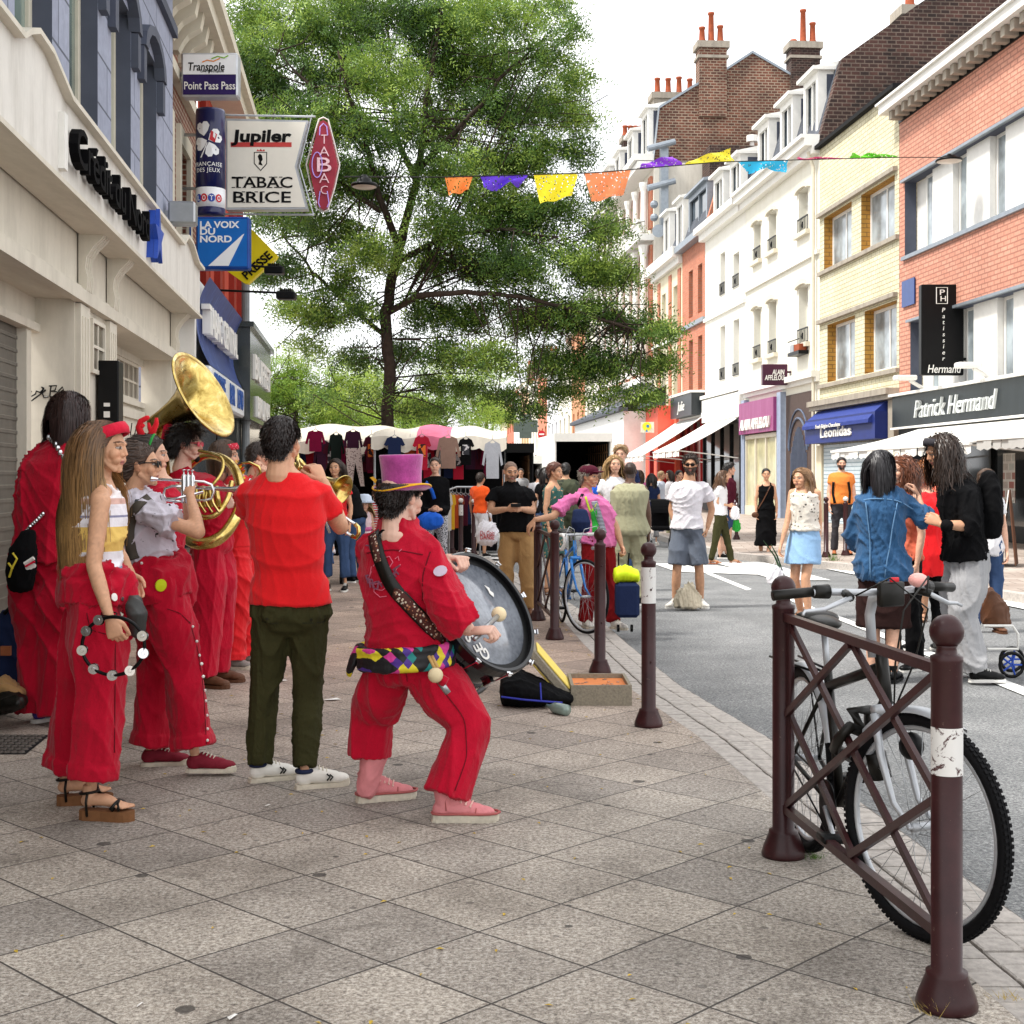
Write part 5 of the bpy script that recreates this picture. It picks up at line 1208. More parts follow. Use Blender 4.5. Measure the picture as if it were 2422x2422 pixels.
 for i,s_ in enumerate('RL'):
  ty=toes[i]if toes[i]is not None else yaw+(-8 if s_=='R' else 8);fx=V(math.cos(R(ty)),math.sin(R(ty)),0);fy=V(-math.sin(R(ty)),math.cos(R(ty)),0);a=j['ank'+s_];lf_=.05 if shoes[0]=='wedge' else 0;g=a[2]-.075*k-lf_ if('ank'+s_)in over else ground
  M=frame(V(a[0],a[1],max(g,ground))-fx*.05*k,fx*k*.96,fy*k*.96,up*k);fm.append(M)
  if shoes[0]in('sandal','wedge'):
   tv3,tf3=shoe_upper('bare',lod);lift=V(0,0,.018 if shoes[0]=='sandal' else.05);v3=(tv3+lift)@M[:3,:3].T+M[:3,3];Vs.append(v3);Fs.append(tf3+off);off+=len(v3);Cs.append(np.tile(sk,(len(v3),1)))
 fast_mesh('body',np.concatenate(Vs),np.concatenate(Fs),m_skin,root,np.concatenate(Cs))
 for M in fm if shoes_on else():
  kind=shoes[0];m1=shoes[1]or m_black;m2=shoes[2]if len(shoes)>2 else m_white
  if kind in('sandal','wedge'):
   mb=MB(M);h=.02 if kind=='sandal' else.052;mb.mt(1)
   if kind=='wedge':
    mb.prism([(x,y)for x,y in outline(.265,.044)],0,.045);
   else:mb.prism([(x,y)for x,y in outline(.26,.043)],0,.018)
   mb.mt(0,True);zz=h
   for x0,x1 in((.165,.215),(.205,.175)):mb.tube([(x0,-.040,zz),(x0*.6+x1*.4,-.028,zz+.024),((x0+x1)/2,0,zz+.034),(x0*.4+x1*.6,.028,zz+.024),(x1,.040,zz)],.006,6,flat=2.2)
   mb.tube([(.19,0,zz+.032),(.14,0,zz+.048),(.09,0,zz+.066)],.0055,6,flat=1.8)
   mb.tube([(.045+.044*math.cos(a),.036*math.sin(a),zz+.070+.006*math.cos(a))for a in np.linspace(0,2*math.pi,14,endpoint=False)],.006,6,closed=True)
   for y in(.036,-.036):mb.tube([(.05,y*.95,zz+.07),(.045,y*1.05,zz+.03),(.05,y,0.02)],.006,6)
   mb.build('sandal',[m1,m2],root);continue
  tv3,tf3=shoe_upper(kind,lod);v3=tv3@M[:3,:3].T+M[:3,3]
  mb=MB(M);sl_=.021 if kind!='boot' else.03;o_=outline(.276 if kind!='boot' else.290,.0455)
  mb.prism([(x-.003,y*.97)for x,y in o_],0.0,.006);mb.prism(o_ if True else 0,.006,sl_);n0=mb.k
  if kind=='boot':
   for x in np.arange(.02,.28,.03):mb.box((x,-.046 if.15<x<.25 else-.036,.0),(x+.014,.046 if.15<x<.25 else.036,.012))
  so=np.concatenate(mb.v);sf=mb.f
  me=MB();me.smooth=True;me.add(v3,tf3 .tolist());me.mt(1,False);me.add(so,sf)
  me.mt(2 if len(shoes)>3 else 1,True)
  if kind in('sneaker','hi'):
   me.M=M
   for q in range(4):x_=.098+q*.018;me.tube([(x_,-.022,.098-q*.0085),(x_+.006,0,.110-q*.0085),(x_-.004,.022,.098-q*.0085)],.004,5)
  if kind=='sneaker' and lod==0:me.M=M;me.mt(1,True);me.ball((.232,0,.026),(.042,.038,.022),14);me.tube([(.04+.225*t,.0455*(.8+.22*math.sin(t*3)),.012)for t in np.linspace(0,.8,8)],.003,5)
  me.build('shoe',[m1,m2]+([shoes[3]]if len(shoes)>3 else[]),root,uv=False)
  # --- trousers / shorts / skirt
 def cl(name,b,m,amp,freq,seed_,stretch=(1,1,.45),sm=3,cols=None,vox=None):
  v,f_=b.skin(vox or vc,sm);v=folds(v,f_,amp,freq,seed_,stretch);return fast_mesh(name,v,f_,m,root,cols(v)if cols else None)
 if bot and top and top[0]=='shirt' and(top[2].get('hem',-.05)if len(top)>2 else-.05)<.1:bot=(bot[0],bot[1],{**(bot[2]if len(bot)>2 else{}),'hi':.12})
 if bot:
  kind,m=bot[0],bot[1];o=dict(loose=1.0,cuff=.075,len=1.0,amp=.009,hi=.22);o.update(bot[2]if len(bot)>2 else{});b=Blob();hi=o['hi']
  if kind in('trousers','shorts'):
   torso(b,[-.15,-.04,.1,hi],lambda t:.010 if t>0 else.014*o['loose'],0,.03,0)
   for s_ in 'RL':
    hp,kn,an=j['hip'+s_],j['knee'+s_],j['ank'+s_]
    if kind=='trousers':
     e=kn+(an-kn)*o.get('len'+s_,o['len']);q=o['loose'];b.limb([hp,hp*.5+kn*.5,kn,kn*.5+e*.5,e],[.098*k*fat**.5,.084*k*q,.066*k*q,(.052*q+o['cuff']*.35)*k/1.1,o['cuff']*k],r1=0)
     if o.get('roll'):d=nrm(e-kn);b.limb([e-d*.055,e+d*.004],[o['cuff']*k*1.10,o['cuff']*k*1.13],r0=.006,r1=0)
    else:
     e=hp+(kn-hp)*o['len'];b.limb([hp,hp*.5+e*.5,e],[.100*k*fat**.5,.102*k*o['loose'],.100*k*o['loose']],r1=0)
  else:
   C_,W_,D_=[],[],[]
   for t in(hi,.1,-.04):c0,w0,d0=ring(t,.014);C_.append(c0);W_.append(w0);D_.append(d0)
   mid=(j['kneeR']+j['kneeL'])/2;an=(j['ankR']+j['ankL'])/2;top_=C_[-1];Lk=o['len'];fl=o.get('flare',1.1)
   for q in(.33,.66,1.0):
    t=q*Lk;c0=top_+(mid-top_)*min(t,1)+(an-mid)*max(t-1,0);C_.append(c0);sw=1+(fl-1)*q;W_.append(W_[2]*sw);D_.append(D_[2]*sw*(.95 if Lk>1 else 1))
   b.loft(C_,W_,D_,28)
  cl({'trousers':'trousers','shorts':'shorts'}.get(kind,kind),b,m,o['amp'],o.get('freq',12),seed+1,o.get('st',(1,1,.55)))
 if top:
  kind,m=top[0],top[1];o=dict(ease=.018,hem=-.05,sleeve=.5,amp=.0075,wmin=0.0,vneck=0,collar=0,sr=1.0);o.update(top[2]if len(top)>2 else{});b=Blob()
  ts=[o['hem']]+[t for t in(-.04,.1,.3,.5,.7,.86)if t>o['hem']+.03]+([.96,1.0]if kind!='tank' else[.80 if False else.88]);hemw=o.get('hemw',.03)
  ez=lambda t:(o['ease']if kind=='tank' else o['ease']*(1-.45*max(0,(t-.86)/.14)))+hemw*max(0,(.25-t))-(.004 if t>.95 else 0)
  if o.get('baggy'):pass
  torso(b,ts,ez,o['wmin'],0,.012 if kind!='tank' else.0)
  if kind=='tank':
   for q in(1,-1):
    c1=sp(.86)+rS*q*.085*k;fd=nrm(np.cross(axis,rS));tp=sp(1.0)+rS*q*.075*k-axis*.004;b.limb([c1+fd*.095*k,sp(.97)+rS*q*.082*k+fd*.055*k,tp,sp(.97)+rS*q*.082*k-fd*.06*k,c1-fd*.095*k],[.018,.013,.012,.013,.018])
  else:
   for s_ in 'RL':
    S_,E_,W_=j['sh'+s_],j['el'+s_],j['wr'+s_];q=o['sr'];sl=o['sleeve']if np.isscalar(o['sleeve'])else o['sleeve']['RL'.index(s_)]
    inn=S_*.55+sp(.93)*.45;e0=.012*q
    if sl<=0:b.ell(S_*.86+sp(.9)*.14,(.058*k*am));continue
    if sl<=1:e=S_+(E_-S_)*sl;b.limb([inn,S_,S_*.5+e*.5,e],[.044*k*am+e0,.052*k*am+e0*.5,.054*k*am*q+.006,.056*k*am*q+.010],r1=0)
    else:
     e=E_+(W_-E_)*(sl-1);b.limb([inn,S_,E_,e],[.044*k*am+e0,.052*k*am+e0,.052*k*am*q+.010,(.044*(2-sl)+.036*(sl-1))*k*am*q+.010],r1=0)
     if o.get('cuffroll'):d=nrm(e-E_);b.limb([e-d*.07,e+d*.004],[.060*k*q,.062*k*q],r0=.008,r1=0)
   if o['collar']:c0=j['neck']*.9+j['head']*.1-f*.012;ax2=nrm(j['head']-j['neck']);u_,w2=rS,nrm(np.cross(axis,rS));b.loft([c0-axis*.03,c0+ax2*.012,c0+ax2*.035],[u_*.094*k,u_*.084*k,u_*.080*k],[w2*.088*k,w2*.082*k,w2*.080*k],20,0,0)
   else:c0=j['neck'];u_,w2=rS,nrm(np.cross(axis,rS));b.loft([c0-axis*.05,c0-axis*.006],[u_*.10*k,u_*.074*k],[w2*.085*k,w2*.070*k],20,0,0)
  cl(o.get('name','shirt'),b,m,o['amp'],o.get('freq',17),seed+2,o.get('st',(1,1,.8)))
  # --- hair
 j['_HM']=HM;j['_hc']=hc;j['_lod']=lod;j['_root']=root;j['_k']=k;j['_f']=f;j['_r']=r;j['_rS']=rS;j['_axis']=axis;j['_sp']=sp;j['_ring']=ring;j['_fm']=fm
 if hair not in(None,'shaved'):make_hair(j,tv,tf,hair,hairc,hl or{},seed)
 return root,j
def make_hair(j,tv,tf,style,col,o,seed):
 HM,hc,lod,root=j['_HM'],j['_hc'],j['_lod'],j['_root'];s=scalp(tv);nv=vnorm(tv,tf);rs=np.random.RandomState(seed)
 back=np.clip(-tv[:,0]/.09,0,1);topm=np.clip((tv[:,2]-.03)/.06,0,1);zm=o.get('zmax',1);m=(s>-.002)&(tv[:,2]<zm)
 th0={'short':.012,'curly':.026,'long':.012,'bob':.02,'bun':.010,'buzz':.004,'quiff':.016}.get(style,.012)*o.get('thick',1)
 th=th0*np.clip(s/.018,0.1,1)*(1+.25*topm)
 if style=='quiff':th=th*(1+1.1*topm*np.clip((tv[:,0]+.02)/.08,0,1))
 ph=tv*60;nz_=np.sin(ph[:,0]+2*np.sin(ph[:,1]*.7))*np.sin(ph[:,2]*.8+1.5*np.sin(ph[:,0]));v=tv+nv*(th*(1+(.35 if style in('curly','quiff')else.12)*nz_))[:,None]
 fm=tf[m[tf].all(1)];us,inv=np.unique(fm,return_inverse=True);v=v[us];ff=inv.reshape(fm.shape)
 Vh=[v@HM.T+hc];Fh=[ff];Ch=[np.tile(np.array(col),(len(v),1))*(.75+.4*rs.rand(len(v),1))];off=len(v)
 ids=np.where((s>.002)&(tv[:,2]<zm-.01))[0];dens={0:1.0,1:.55,2:.25}[lod]
 def add(a,b,c):
  nonlocal off
  Vh.append(a);Fh.append(b+off);Ch.append(c);off+=len(a)
 up=V(0,0,1)
 def pick(n,mask=None):c=ids if mask is None else ids[mask(tv[ids])];q=c[rs.randint(0,len(c),int(n*dens))];return(tv[q]+nv[q]*(th[q]*1.08)[:,None])@HM.T+hc,nv[q]@(HM/np.linalg.norm(HM[:,0])).T,tv[q]
 hfw=HM[:,0]/np.linalg.norm(HM[:,0]);hup=HM[:,2]/np.linalg.norm(HM[:,2]);hsd=HM[:,1]/np.linalg.norm(HM[:,1])
 if style in('short','quiff','bun','buzz'):
  L={'short':.026,'quiff':.04,'bun':.05,'buzz':.008}[style]*o.get('L',1);rt,nn,tt=pick(2600 if style!='buzz' else 800)
  comb=(-hfw*.9-hup*.15)if style=='bun' else(-hup*.5-hfw*.2)
  def st(p,d,t,r):return d*.5+comb*(.5 if style!='quiff' else.25)+r.normal(size=d.shape)*.12
  a,b,c=ribbons(rt,nn*{'bun':.15,'short':.35,'quiff':.55}.get(style,.8)+comb*.7+rs.normal(size=nn.shape)*.15,L,3,st,.0045,col,seed,.3);add(a,b,c)
 if style=='curly':
  rt,nn,tt=pick(2600)
  def st(p,d,t,r):return d*.5+r.normal(size=d.shape)*.8
  a,b,c=ribbons(rt-nn*.002,nn,.045*o.get('L',1),5,st,.006,col,seed,.35);add(a,b,c)
 if style in('long','bob','wavy'):
  ln=o.get('L',.45 if style!='bob' else.2);rt,nn,tt=pick(6500 if lod==0 else 3600);wav=o.get('wave',0.0)
  sol=[(hc+HM@V(-.01,0,.01),V(.082,.082,.098)*o.get('sol',1.0)),(j['neck']-V(0,0,.10),V(.155,.125,.17)),(j['chest'],V(.165,.14,.25))]
  part=o.get('part',0.0)
  def st(p,d,t,r):
   q=p-hc;out=q-np.outer(q@hup,hup);fwd=(q@hfw)[:,None];side=np.sign(q@hsd)[:,None]*hsd[None]
   g=np.tile(-up,(len(p),1))*(1.0 if t>.12 else.35);face=np.where(fwd>.03,1.0,0.0)
   res=d*.55+g*.6+(side*.5-hfw*.55)*face*(t<.3)+out/np.maximum(np.linalg.norm(out,axis=1,keepdims=True),.01)*(.02 if t<.3 else-.06)+r.normal(size=d.shape)*(.05+wav*.6)
   return res
  st.solids=sol;steps={0:16,1:11,2:7}[lod]if style!='bob' else{0:9,1:7,2:5}[lod]
  d0=nn*.12+np.outer(np.sign(tt[:,1]-part+1e-6),hsd)*.7-hfw*.45
  Lx=ln*(.75+.35*rs.rand(len(rt)))
  a,b,c=ribbons(rt,d0,Lx,steps,st,(.0045 if lod==0 else.0065)if lod<2 else.012,col,seed,.28,o.get('tip'),.5);add(a,b,c)
 if style=='bun' and o.get('bun'):
  bc=hc+HM@V(*o['bun']);n=60;pp=[]
  mb=Blob();mb.ell(bc,.038);bv,bf=mb.skin(.006,1);bv=folds(bv,bf,.006,30,3);add(bv,bf,np.tile(np.array(col),(len(bv),1))*(.7+.5*rs.rand(len(bv),1)))
 if o.get('beard'):
  bm=np.where((tv[:,2]<-.045+np.abs(tv[:,1])*.4)&(tv[:,0]>.0)&(tv[:,2]>-.12)&~((np.abs(tv[:,1])<.024)&(tv[:,2]>-.072)))[0]
  q=bm[rs.randint(0,len(bm),int(900*dens))];rt=tv[q]@HM.T+hc;nn=nv[q]@(HM/np.linalg.norm(HM[:,0])).T
  def st(p,d,t,r):return d*.6-up*.5+r.normal(size=d.shape)*.3
  a,b,c=ribbons(rt,nn,.02*o['beard'],3,st,.004,col,seed+1,.3);add(a,b,c)
 fast_mesh('hair',np.concatenate(Vh),np.concatenate(Fh),m_hair,root,np.concatenate(Ch).clip(0,1))
from mathutils.bvhtree import BVHTree
class Drape:
 "finds the surface of an object where the camera sees it, so that straps, badges and prints sit on the cloth"
 def __init__(s,objs):
  V_,F_=[],[];k=0
  for o in objs:
   off=Vector((0,0,0));p=o
   while p is not None:off+=p.location;p=p.parent
   V_+=[tuple(v.co+off)for v in o.data.vertices];F_+=[tuple(i+k for i in q.vertices)for q in o.data.polygons];k=len(V_)
  s.t=BVHTree.FromPolygons(V_,F_);s.miss=False
 def __call__(s,px,py,off=.004,z=None):
  o=Vector((0,0,CH));d=(Vector(P(px,py,10))-o).normalized();h=s.t.ray_cast(o,d)
  s.miss=h[0]is None
  if s.miss:return P(px,py,z or 6),V(0,-1,0)
  n=np.array(h[1]);n=n if n[1]<.3 else-n;return np.array(h[0])+n*off,n
def kid(root,name):
 return[c for c in root.children if c.name.split('.')[0]==name]
def band(mb,pts,nr,w_,th=.006):
 "flat strap through points, lying on the given normals"
 k=len(pts);v=[]
 for i in range(k):
  t=nrm(pts[min(i+1,k-1)]-pts[max(i-1,0)]);s_=nrm(np.cross(t,nr[i]));a=pts[i];n=nr[i]
  v+=[a-s_*w_/2,a+s_*w_/2,a+s_*w_/2+n*th,a-s_*w_/2+n*th]
 f=[(3,2,1,0)]+[(4*k-4,4*k-3,4*k-2,4*k-1)]
 for i in range(k-1):
  for q in range(4):f.append((4*i+q,4*i+(q+1)%4,4*i+4+(q+1)%4,4*i+4+q))
 mb.add(v,f)
def strap(root,dr,pxs,w_,m,name='strap',off=.006,n=14,th=.006):
 P_=[];
 for i in range(len(pxs)-1):
  for q in range(n//(len(pxs)-1)+1):
   t=q/(n//(len(pxs)-1)+1);P_.append((pxs[i][0]*(1-t)+pxs[i+1][0]*t,pxs[i][1]*(1-t)+pxs[i+1][1]*t))
 P_.append(pxs[-1]);h=[q for q in((dr(x,y,off),dr.miss)for x,y in P_)if not q[1]];h=[q[0]for q in h]
 if len(h)<3:return None
 A=np.array([x[0]for x in h]);Nn=np.array([x[1]for x in h])
 for _ in range(2):
  A[1:-1]=(A[:-2]+A[2:]+2*A[1:-1])/4;Nn[1:-1]=(Nn[:-2]+Nn[2:]+Nn[1:-1])/3
 mb=MB();mb.smooth=True;band(mb,list(A),[nrm(x)for x in Nn],w_,th);return mb.build(name,m,root)
def hmat(j,o=(0,0,0)):
 M=np.eye(4);M[:3,:3]=j['_HM'];M[:3,3]=j['_hc']+j['_HM']@np.array(o);return M
def sunglasses(j,m=None,lens=None):
 mb=MB(hmat(j));
 for s_ in(1,-1):
  mb.mt(1);mb.ball((.091,.031*s_,.003),(.005,.023,.0155),14);mb.mt(0);mb.tube([(.092,.031*s_+.023*math.cos(a),.003+.016*math.sin(a))for a in np.linspace(0,6.28,14,endpoint=False)],.0032,5,closed=True)
  mb.tube([(.086,.056*s_,.010),(.04,.072*s_,.012),(-.01,.078*s_,.008)],.0032,5)
 mb.tube([(.095,.008,.008),(.095,-.008,.008)],.003,5);mb.build('sunglasses',[m or m_black,lens or m_black],j['_root'])
def headband(j,m,w_=.03,tilt=20,name='headband',r=(.106,.089),z=.05,x=-.01):
 mb=MB(hmat(j));mb.smooth=True;n=28;v=[];ct,st_=math.cos(R(tilt)),math.sin(R(tilt))
 for i in range(n):
  a=2*math.pi*i/n;c,s_=math.cos(a)*r[0],math.sin(a)*r[1]
  for h,e in((-w_/2,1.0),(0,1.05),(w_/2,.97),(w_/2,.9),(-w_/2,.9)):v.append((x+c*e*ct-h*st_,s_*e,z+c*e*st_+h*ct))
 f=[(i*5+q,((i+1)%n)*5+q,((i+1)%n)*5+(q+1)%5,i*5+(q+1)%5)for i in range(n)for q in range(5)]
 mb.add(v,f);return mb.build(name,m,j['_root'])
def blob_part(root,name,m,fn,vox=.009,amp=.006,freq=18,seed=0,sm=2):
 b=Blob();fn(b);v,f=b.skin(vox,sm);
 if amp:v=folds(v,f,amp,freq,seed)
 return fast_mesh(name,v,f,m,root)
def backpack(j,m,size=(.15,.09,.22),off=(.0,-.20,.36),name='backpack'):
 "hangs behind the figure: local x right, y forward, z up"
 c=j['pelvis']+j['_r']*off[0]+j['_f']*off[1]+V(0,0,off[2]);r_,f_=j['_r'],j['_f'];u=V(0,0,1)
 def fn(b):
  b.loft([c-u*size[2],c-u*size[2]*.5,c,c+u*size[2]*.6,c+u*size[2]],[r_*size[0]*q for q in(.85,1,1,.9,.6)],[f_*size[1]*q for q in(.9,1.1,1,.8,.5)],20,.03,.03)
 return blob_part(j['_root'],name,m,fn,.012,.006)
 # ---------------------------------------------------------------- people
c_red=cloth('red_drill','#b60a2a',.8,.16,.4);c_red2=cloth('bright_red_jersey','#e01f24',.9,.06,.3,14);c_red3=cloth('orange_red_drill','#d41f26',.8)
c_olive=cloth('olive_twill','#3b3a22',.85,.18,.5,26);c_navy=cloth('navy_cloth','#1f2a4a');c_blk=cloth('black_cloth','#0a0a0c',.9,.3);c_wht=cloth('white_cotton','#dcdadc',.9,.04,.35)
c_beige=cloth('beige_twill','#a88456',.85,.12,.5);c_khaki=cloth('khaki_cotton','#9a987c');c_grey=cloth('grey_jersey','#9a9a9c',.9,.12,.5,12);c_denim=cloth('blue_denim','#31567c',.85,.22,.5,20);c_ldenim=cloth('pale_denim','#8fb4d8',.85,.12);c_jean=cloth('jeans','#3a4f72',.85,.2)
c_pink=cloth('pink_shirt_cloth','#d873a8',.85,.1,.5,26);c_dred=cloth('dark_red_twill','#7c1418');c_org=cloth('orange_jersey','#e3843c',.9,.08);c_org2=cloth('bright_orange_jersey','#f05a22',.9,.08);c_brn=cloth('dark_brown_corduroy','#2d1c1a',.9,.25);c_mar=cloth('maroon_jersey','#4a1626');c_green=cloth('green_jersey','#2e9a3a')
m_pinkboot=mat('pink_suede','#d8878a',.85,var=.12,vs=12,bump=.3);m_sole=mat('worn_sole','#cfc6b4',.8,var=.2,vs=20);m_redcanvas=mat('dark_red_canvas','#7c1a2c',.8,bump=.3);m_wshoe=mat('white_leather','#e3dfd6',.55,var=.06);m_brown=mat('brown_leather','#5c3a26',.6,var=.2);m_wedge=mat('cork_wedge','#7a5233',.8,var=.15,vs=30)
m_blkl=mat('black_leather','#15130f',.4,var=.2);m_tanl=mat('tan_leather','#a8623c',.6)
def pattern(name,base,spot,scale=18,thr=.22,rough=.9,kind='v'):
 if name in MATS:return MATS[name]
 n=N(name);v=n.coord(scale=(1,1,1))
 if kind=='v':
  t=n.n('TexVoronoi');t.inputs['Scale'].default_value=scale;n.l(v,t.inputs['Vector']);nz_=n.noise(v,scale*2.4,2);m_=n.math('LESS_THAN',n.math('ADD',t.outputs['Distance'],n.math('MULTIPLY',n.math('SUBTRACT',nz_,.5),.9)),thr)
 elif kind=='w':
  t=n.n('TexWave');t.inputs['Scale'].default_value=scale;t.inputs['Distortion'].default_value=14;t.inputs['Detail'].default_value=2;t.inputs['Detail Scale'].default_value=2.5;n.l(v,t.inputs['Vector']);m_=n.math('GREATER_THAN',t.outputs['Fac'],thr)
 else:
  t=n.n('TexWave',bands_direction='Z');t.inputs['Scale'].default_value=scale;t.inputs['Distortion'].default_value=.6;n.l(v,t.inputs['Vector']);m_=n.math('GREATER_THAN',t.outputs['Fac'],thr)
 n.base(n.mix(m_,base,spot));n.set(Roughness=rough);n.bump(n.noise(v,22,5),.35,.02);MATS[name]=n.m;return n.m
def bands(name,stops,z0,z1):
 "cloth banded by height above the ground"
 n=N(name);v=n.coord();s=n.n('SeparateXYZ');n.l(v,s.inputs[0]);mr=n.n('MapRange');n.l(s.outputs['Z'],mr.inputs[0]);mr.inputs[1].default_value=z0;mr.inputs[2].default_value=z1
 n.base(n.ramp(mr.outputs[0],stops,'CONSTANT'));n.set(Roughness=.9);n.bump(n.noise(v,22,5),.35,.02);return n.m
BR1=(.075,.04,.022);BR2=(.03,.016,.01);BLK=(.012,.009,.008);BLO=(.40,.25,.11);RDH=(.16,.05,.02)
def tied(root,j,m,r=1.0,seed=0,drop=.16):
 "overall top tied round the hips: an uneven roll with a skirt of loose cloth under it"
 def fn(b):
  n=16;pts=[];rad=[]
  for i in range(n+1):
   a=2*math.pi*i/n;c,w_,d=j['_ring'](.21,.022);pts.append(c+w_*math.cos(a)*1.02+d*math.sin(a)*1.05+V(0,0,.016*math.sin(3*a+seed)));rad.append(.034*r*(1+.3*math.sin(2*a+seed*2)))
  for i in range(n):b.limb([pts[i],pts[i+1]],[rad[i],rad[i+1]],10)
  q=[j['_ring'](t,e*r)for t,e in((.20,.035),(.10,.06),(-.02,.055))];z=[V(0,0,0),V(0,0,0),V(0,0,-drop*.4)]
  b.loft([x[0]+y for x,y in zip(q,z)],[x[1]for x in q],[x[2]for x in q],22)
  c,w_,d=j['_ring'](.12,.05);b.limb([c+d*.9+w_*.3,c+d*1.0+w_*.45-V(0,0,.12),c+d*.9+w_*.5-V(0,0,.24)],[.045,.05,.03],12,flat=.5)
 return blob_part(root,'tied_overall_top',m,fn,.009,.013,17,seed)
def people_front():
 top=bands('striped_vest_cloth',[(0,'#dfe2ea'),(.10,'#7fa6c4'),(.13,'#e9e9ee'),(.30,'#e9c46a'),(.56,'#ece8ee'),(.66,'#8a8aa6'),(.68,'#ece8ee'),(.80,'#d9b0a4'),(.86,'#eee6e6')],1.02,1.42)
 r,j=person('young woman with very long brown hair, red headband and striped vest in red trousers',5.81,225,1935,1.68,0,1,dict(head=(250,1060,.02),neck=(233,1140,.03),shR=(238,1188,-.15),shL=(243,1186,.20),chest=(226,1240,.02),waist=(226,1310,.02),pelvis=(222,1400,.02),elR=(221,1335,-.19),wrR=(258,1458,-.22),fiR=(278,1515,-.22),elL=(275,1300,.26),wrL=(308,1355,.22),fiL=(322,1395,.2),hipR=(222,1410,-.07),hipL=(222,1410,.10),kneeR=(236,1640,-.05),kneeL=(188,1640,.16),ankR=(215,1872,-.02),ankL=(160,1845,.24)),
'warm',(.095,.042,.018),('tank',top,dict(hem=.12,ease=.014)),('trousers',c_red,dict(loose=1.6,cuff=.105,roll=1,amp=.010,len=.83,hi=.3)),('wedge',m_blkl,m_wedge),head_yaw=-6,head_pitch=-2,hair='long',hl=dict(L=.60,tip=(.46,.27,.10),sol=1.0,thick=.8),hands=('half','relax'),toes=(-8,10),fat=1.02,palm=((0,1,.1),None),seed=3,gap=.1)
 headband(j,cloth('red_band','#d3203c'),.052,24,z=.060,x=.004,r=(.098,.084));tied(r,j,c_red,.72,1,.12)
 mb=MB();mb.tube([P(258+19*math.cos(a),1452+5*math.sin(a),5.59-.035*math.sin(a))for a in np.linspace(0,6.28,14,endpoint=False)],.003,5,closed=True);mb.build('bracelet',m_black,r)
 blob_part(r,'hip_bag',mat('grey_leather','#3c3d3c',.5),lambda b:b.loft([P(318,1415,5.75),P(322,1450,5.72),P(325,1500,5.75)],[V(.03,0,0),V(.045,0,0),V(.03,0,0)],[V(0,.03,0),V(0,.05,0),V(0,.03,0)],14,.02,.02))
 m_seam=mat('dark_red_seam','#6a0618',.9);dd=Drape(kid(r,'trousers'));strap(r,dd,[(272,1480),(272,1600),(270,1780)],.004,m_seam,'seam',.001,16,.002);strap(r,dd,[(205,1450),(215,1490),(250,1500)],.004,m_seam,'pocket_edge',.001,10,.002)
 d=Drape(r.children);mb=MB();
 for x,y,rr,k in((268,1413,.017,0),(287,1416,.009,1)):p,n=d(x,y,.004);mb.mt(k);mb.lathe([(rr,0),(rr,.004),(0,.006)],16,o=p,ax=n)
 mb.build('button_badge',[m_white,m_steel],r)
 t=thing('tambourine','black half ring tambourine with silver jingles held by the long haired woman','tambourine',P(267,1597,5.52))
 z=5.54;cx,cy,a0,b0=268,1528,74,69;al=np.linspace(-.5*math.pi+.0,1.5*math.pi,40)
 mb=MB();mb.smooth=True;ring=[P(cx+a0*math.cos(a),cy+b0*math.sin(a),z-.02*math.cos(a))for a in np.linspace(0,2*math.pi,40,endpoint=False)];mb.tube(ring,.0075,8,closed=True);mb.build('hoop',m_black,t)
 for i,a in enumerate((-2.05,-2.6,3.0,2.25,1.6,1.0,.25,-.35)):
  a=a;p=P(cx+a0*1.0*math.cos(a),cy+b0*1.0*math.sin(a),z-.02*math.cos(a));mb=MB();mb.smooth=True
  for q in(-.009,.009):mb.smooth=False;mb.lathe([(0,q+.002),(.007,q+.002),(.009,q-.001),(.021,q-.0015),(.021,q)],20,o=p,ax=(.15*math.sin(a),-1,.12*math.cos(i)))
  mb.build('jingle',m_chrome,t)
 tee=pattern('dragonfly_print','#cfc9d4','#3b4044',17,.16)
 r,j=person('woman in white insect print T-shirt and sunglasses playing a trumpet in red trousers',6.75,400,1824,1.64,4,1,dict(head=(334,1101,.0),neck=(308,1166,.02),shR=(330,1205,-.17),shL=(335,1205,.19),chest=(330,1240,.02),waist=(345,1300,.02),pelvis=(375,1380,.02),elR=(470,1260,-.22),wrR=(450,1172,-.08),fiR=(445,1120,0.0),elL=(455,1245,.24),wrL=(440,1172,.13),fiL=(446,1130,.04),hipR=(385,1392,-.09),hipL=(372,1392,.11),kneeR=(432,1580,-.08),kneeL=(372,1575,.13),ankR=(462,1792,-.10),ankL=(355,1786,.12)),
'warm',(.06,.032,.02),('shirt',tee,dict(hem=.25,ease=.028,sleeve=.62,sr=1.45,amp=.012)),('trousers',c_red,dict(loose=1.5,cuff=.105,roll=1,amp=.010,len=.87,hi=.3)),('sneaker',m_redcanvas,m_sole),head_yaw=4,head_pitch=2,hair='bun',hl=dict(bun=(-.085,0,-.05)),hands=('half','half'),toes=(2,12),fat=1.14,palm=((0,1,0),(0,-1,0)),seed=5)
 sunglasses(j);tied(r,j,c_red,.85,2,.2)
 d=Drape(kid(r,'shirt')+kid(r,'tied_overall_top'));strap(r,d,[(352,1180),(322,1200),(308,1235),(306,1280),(318,1325)],.05,mat('bag_strap','#4c463e',.8),'shoulder_strap')
 d=Drape(kid(r,'trousers')+kid(r,'tied_overall_top'));mb=MB()
 for x,y in((455,1482),(465,1517),(471,1550),(477,1570),(481,1600),(484,1633),(486,1658),(489,1692),(490,1724),(490,1751),(335,1332)):p,n=d(x,y,.002);mb.ball(p,.0075,8)
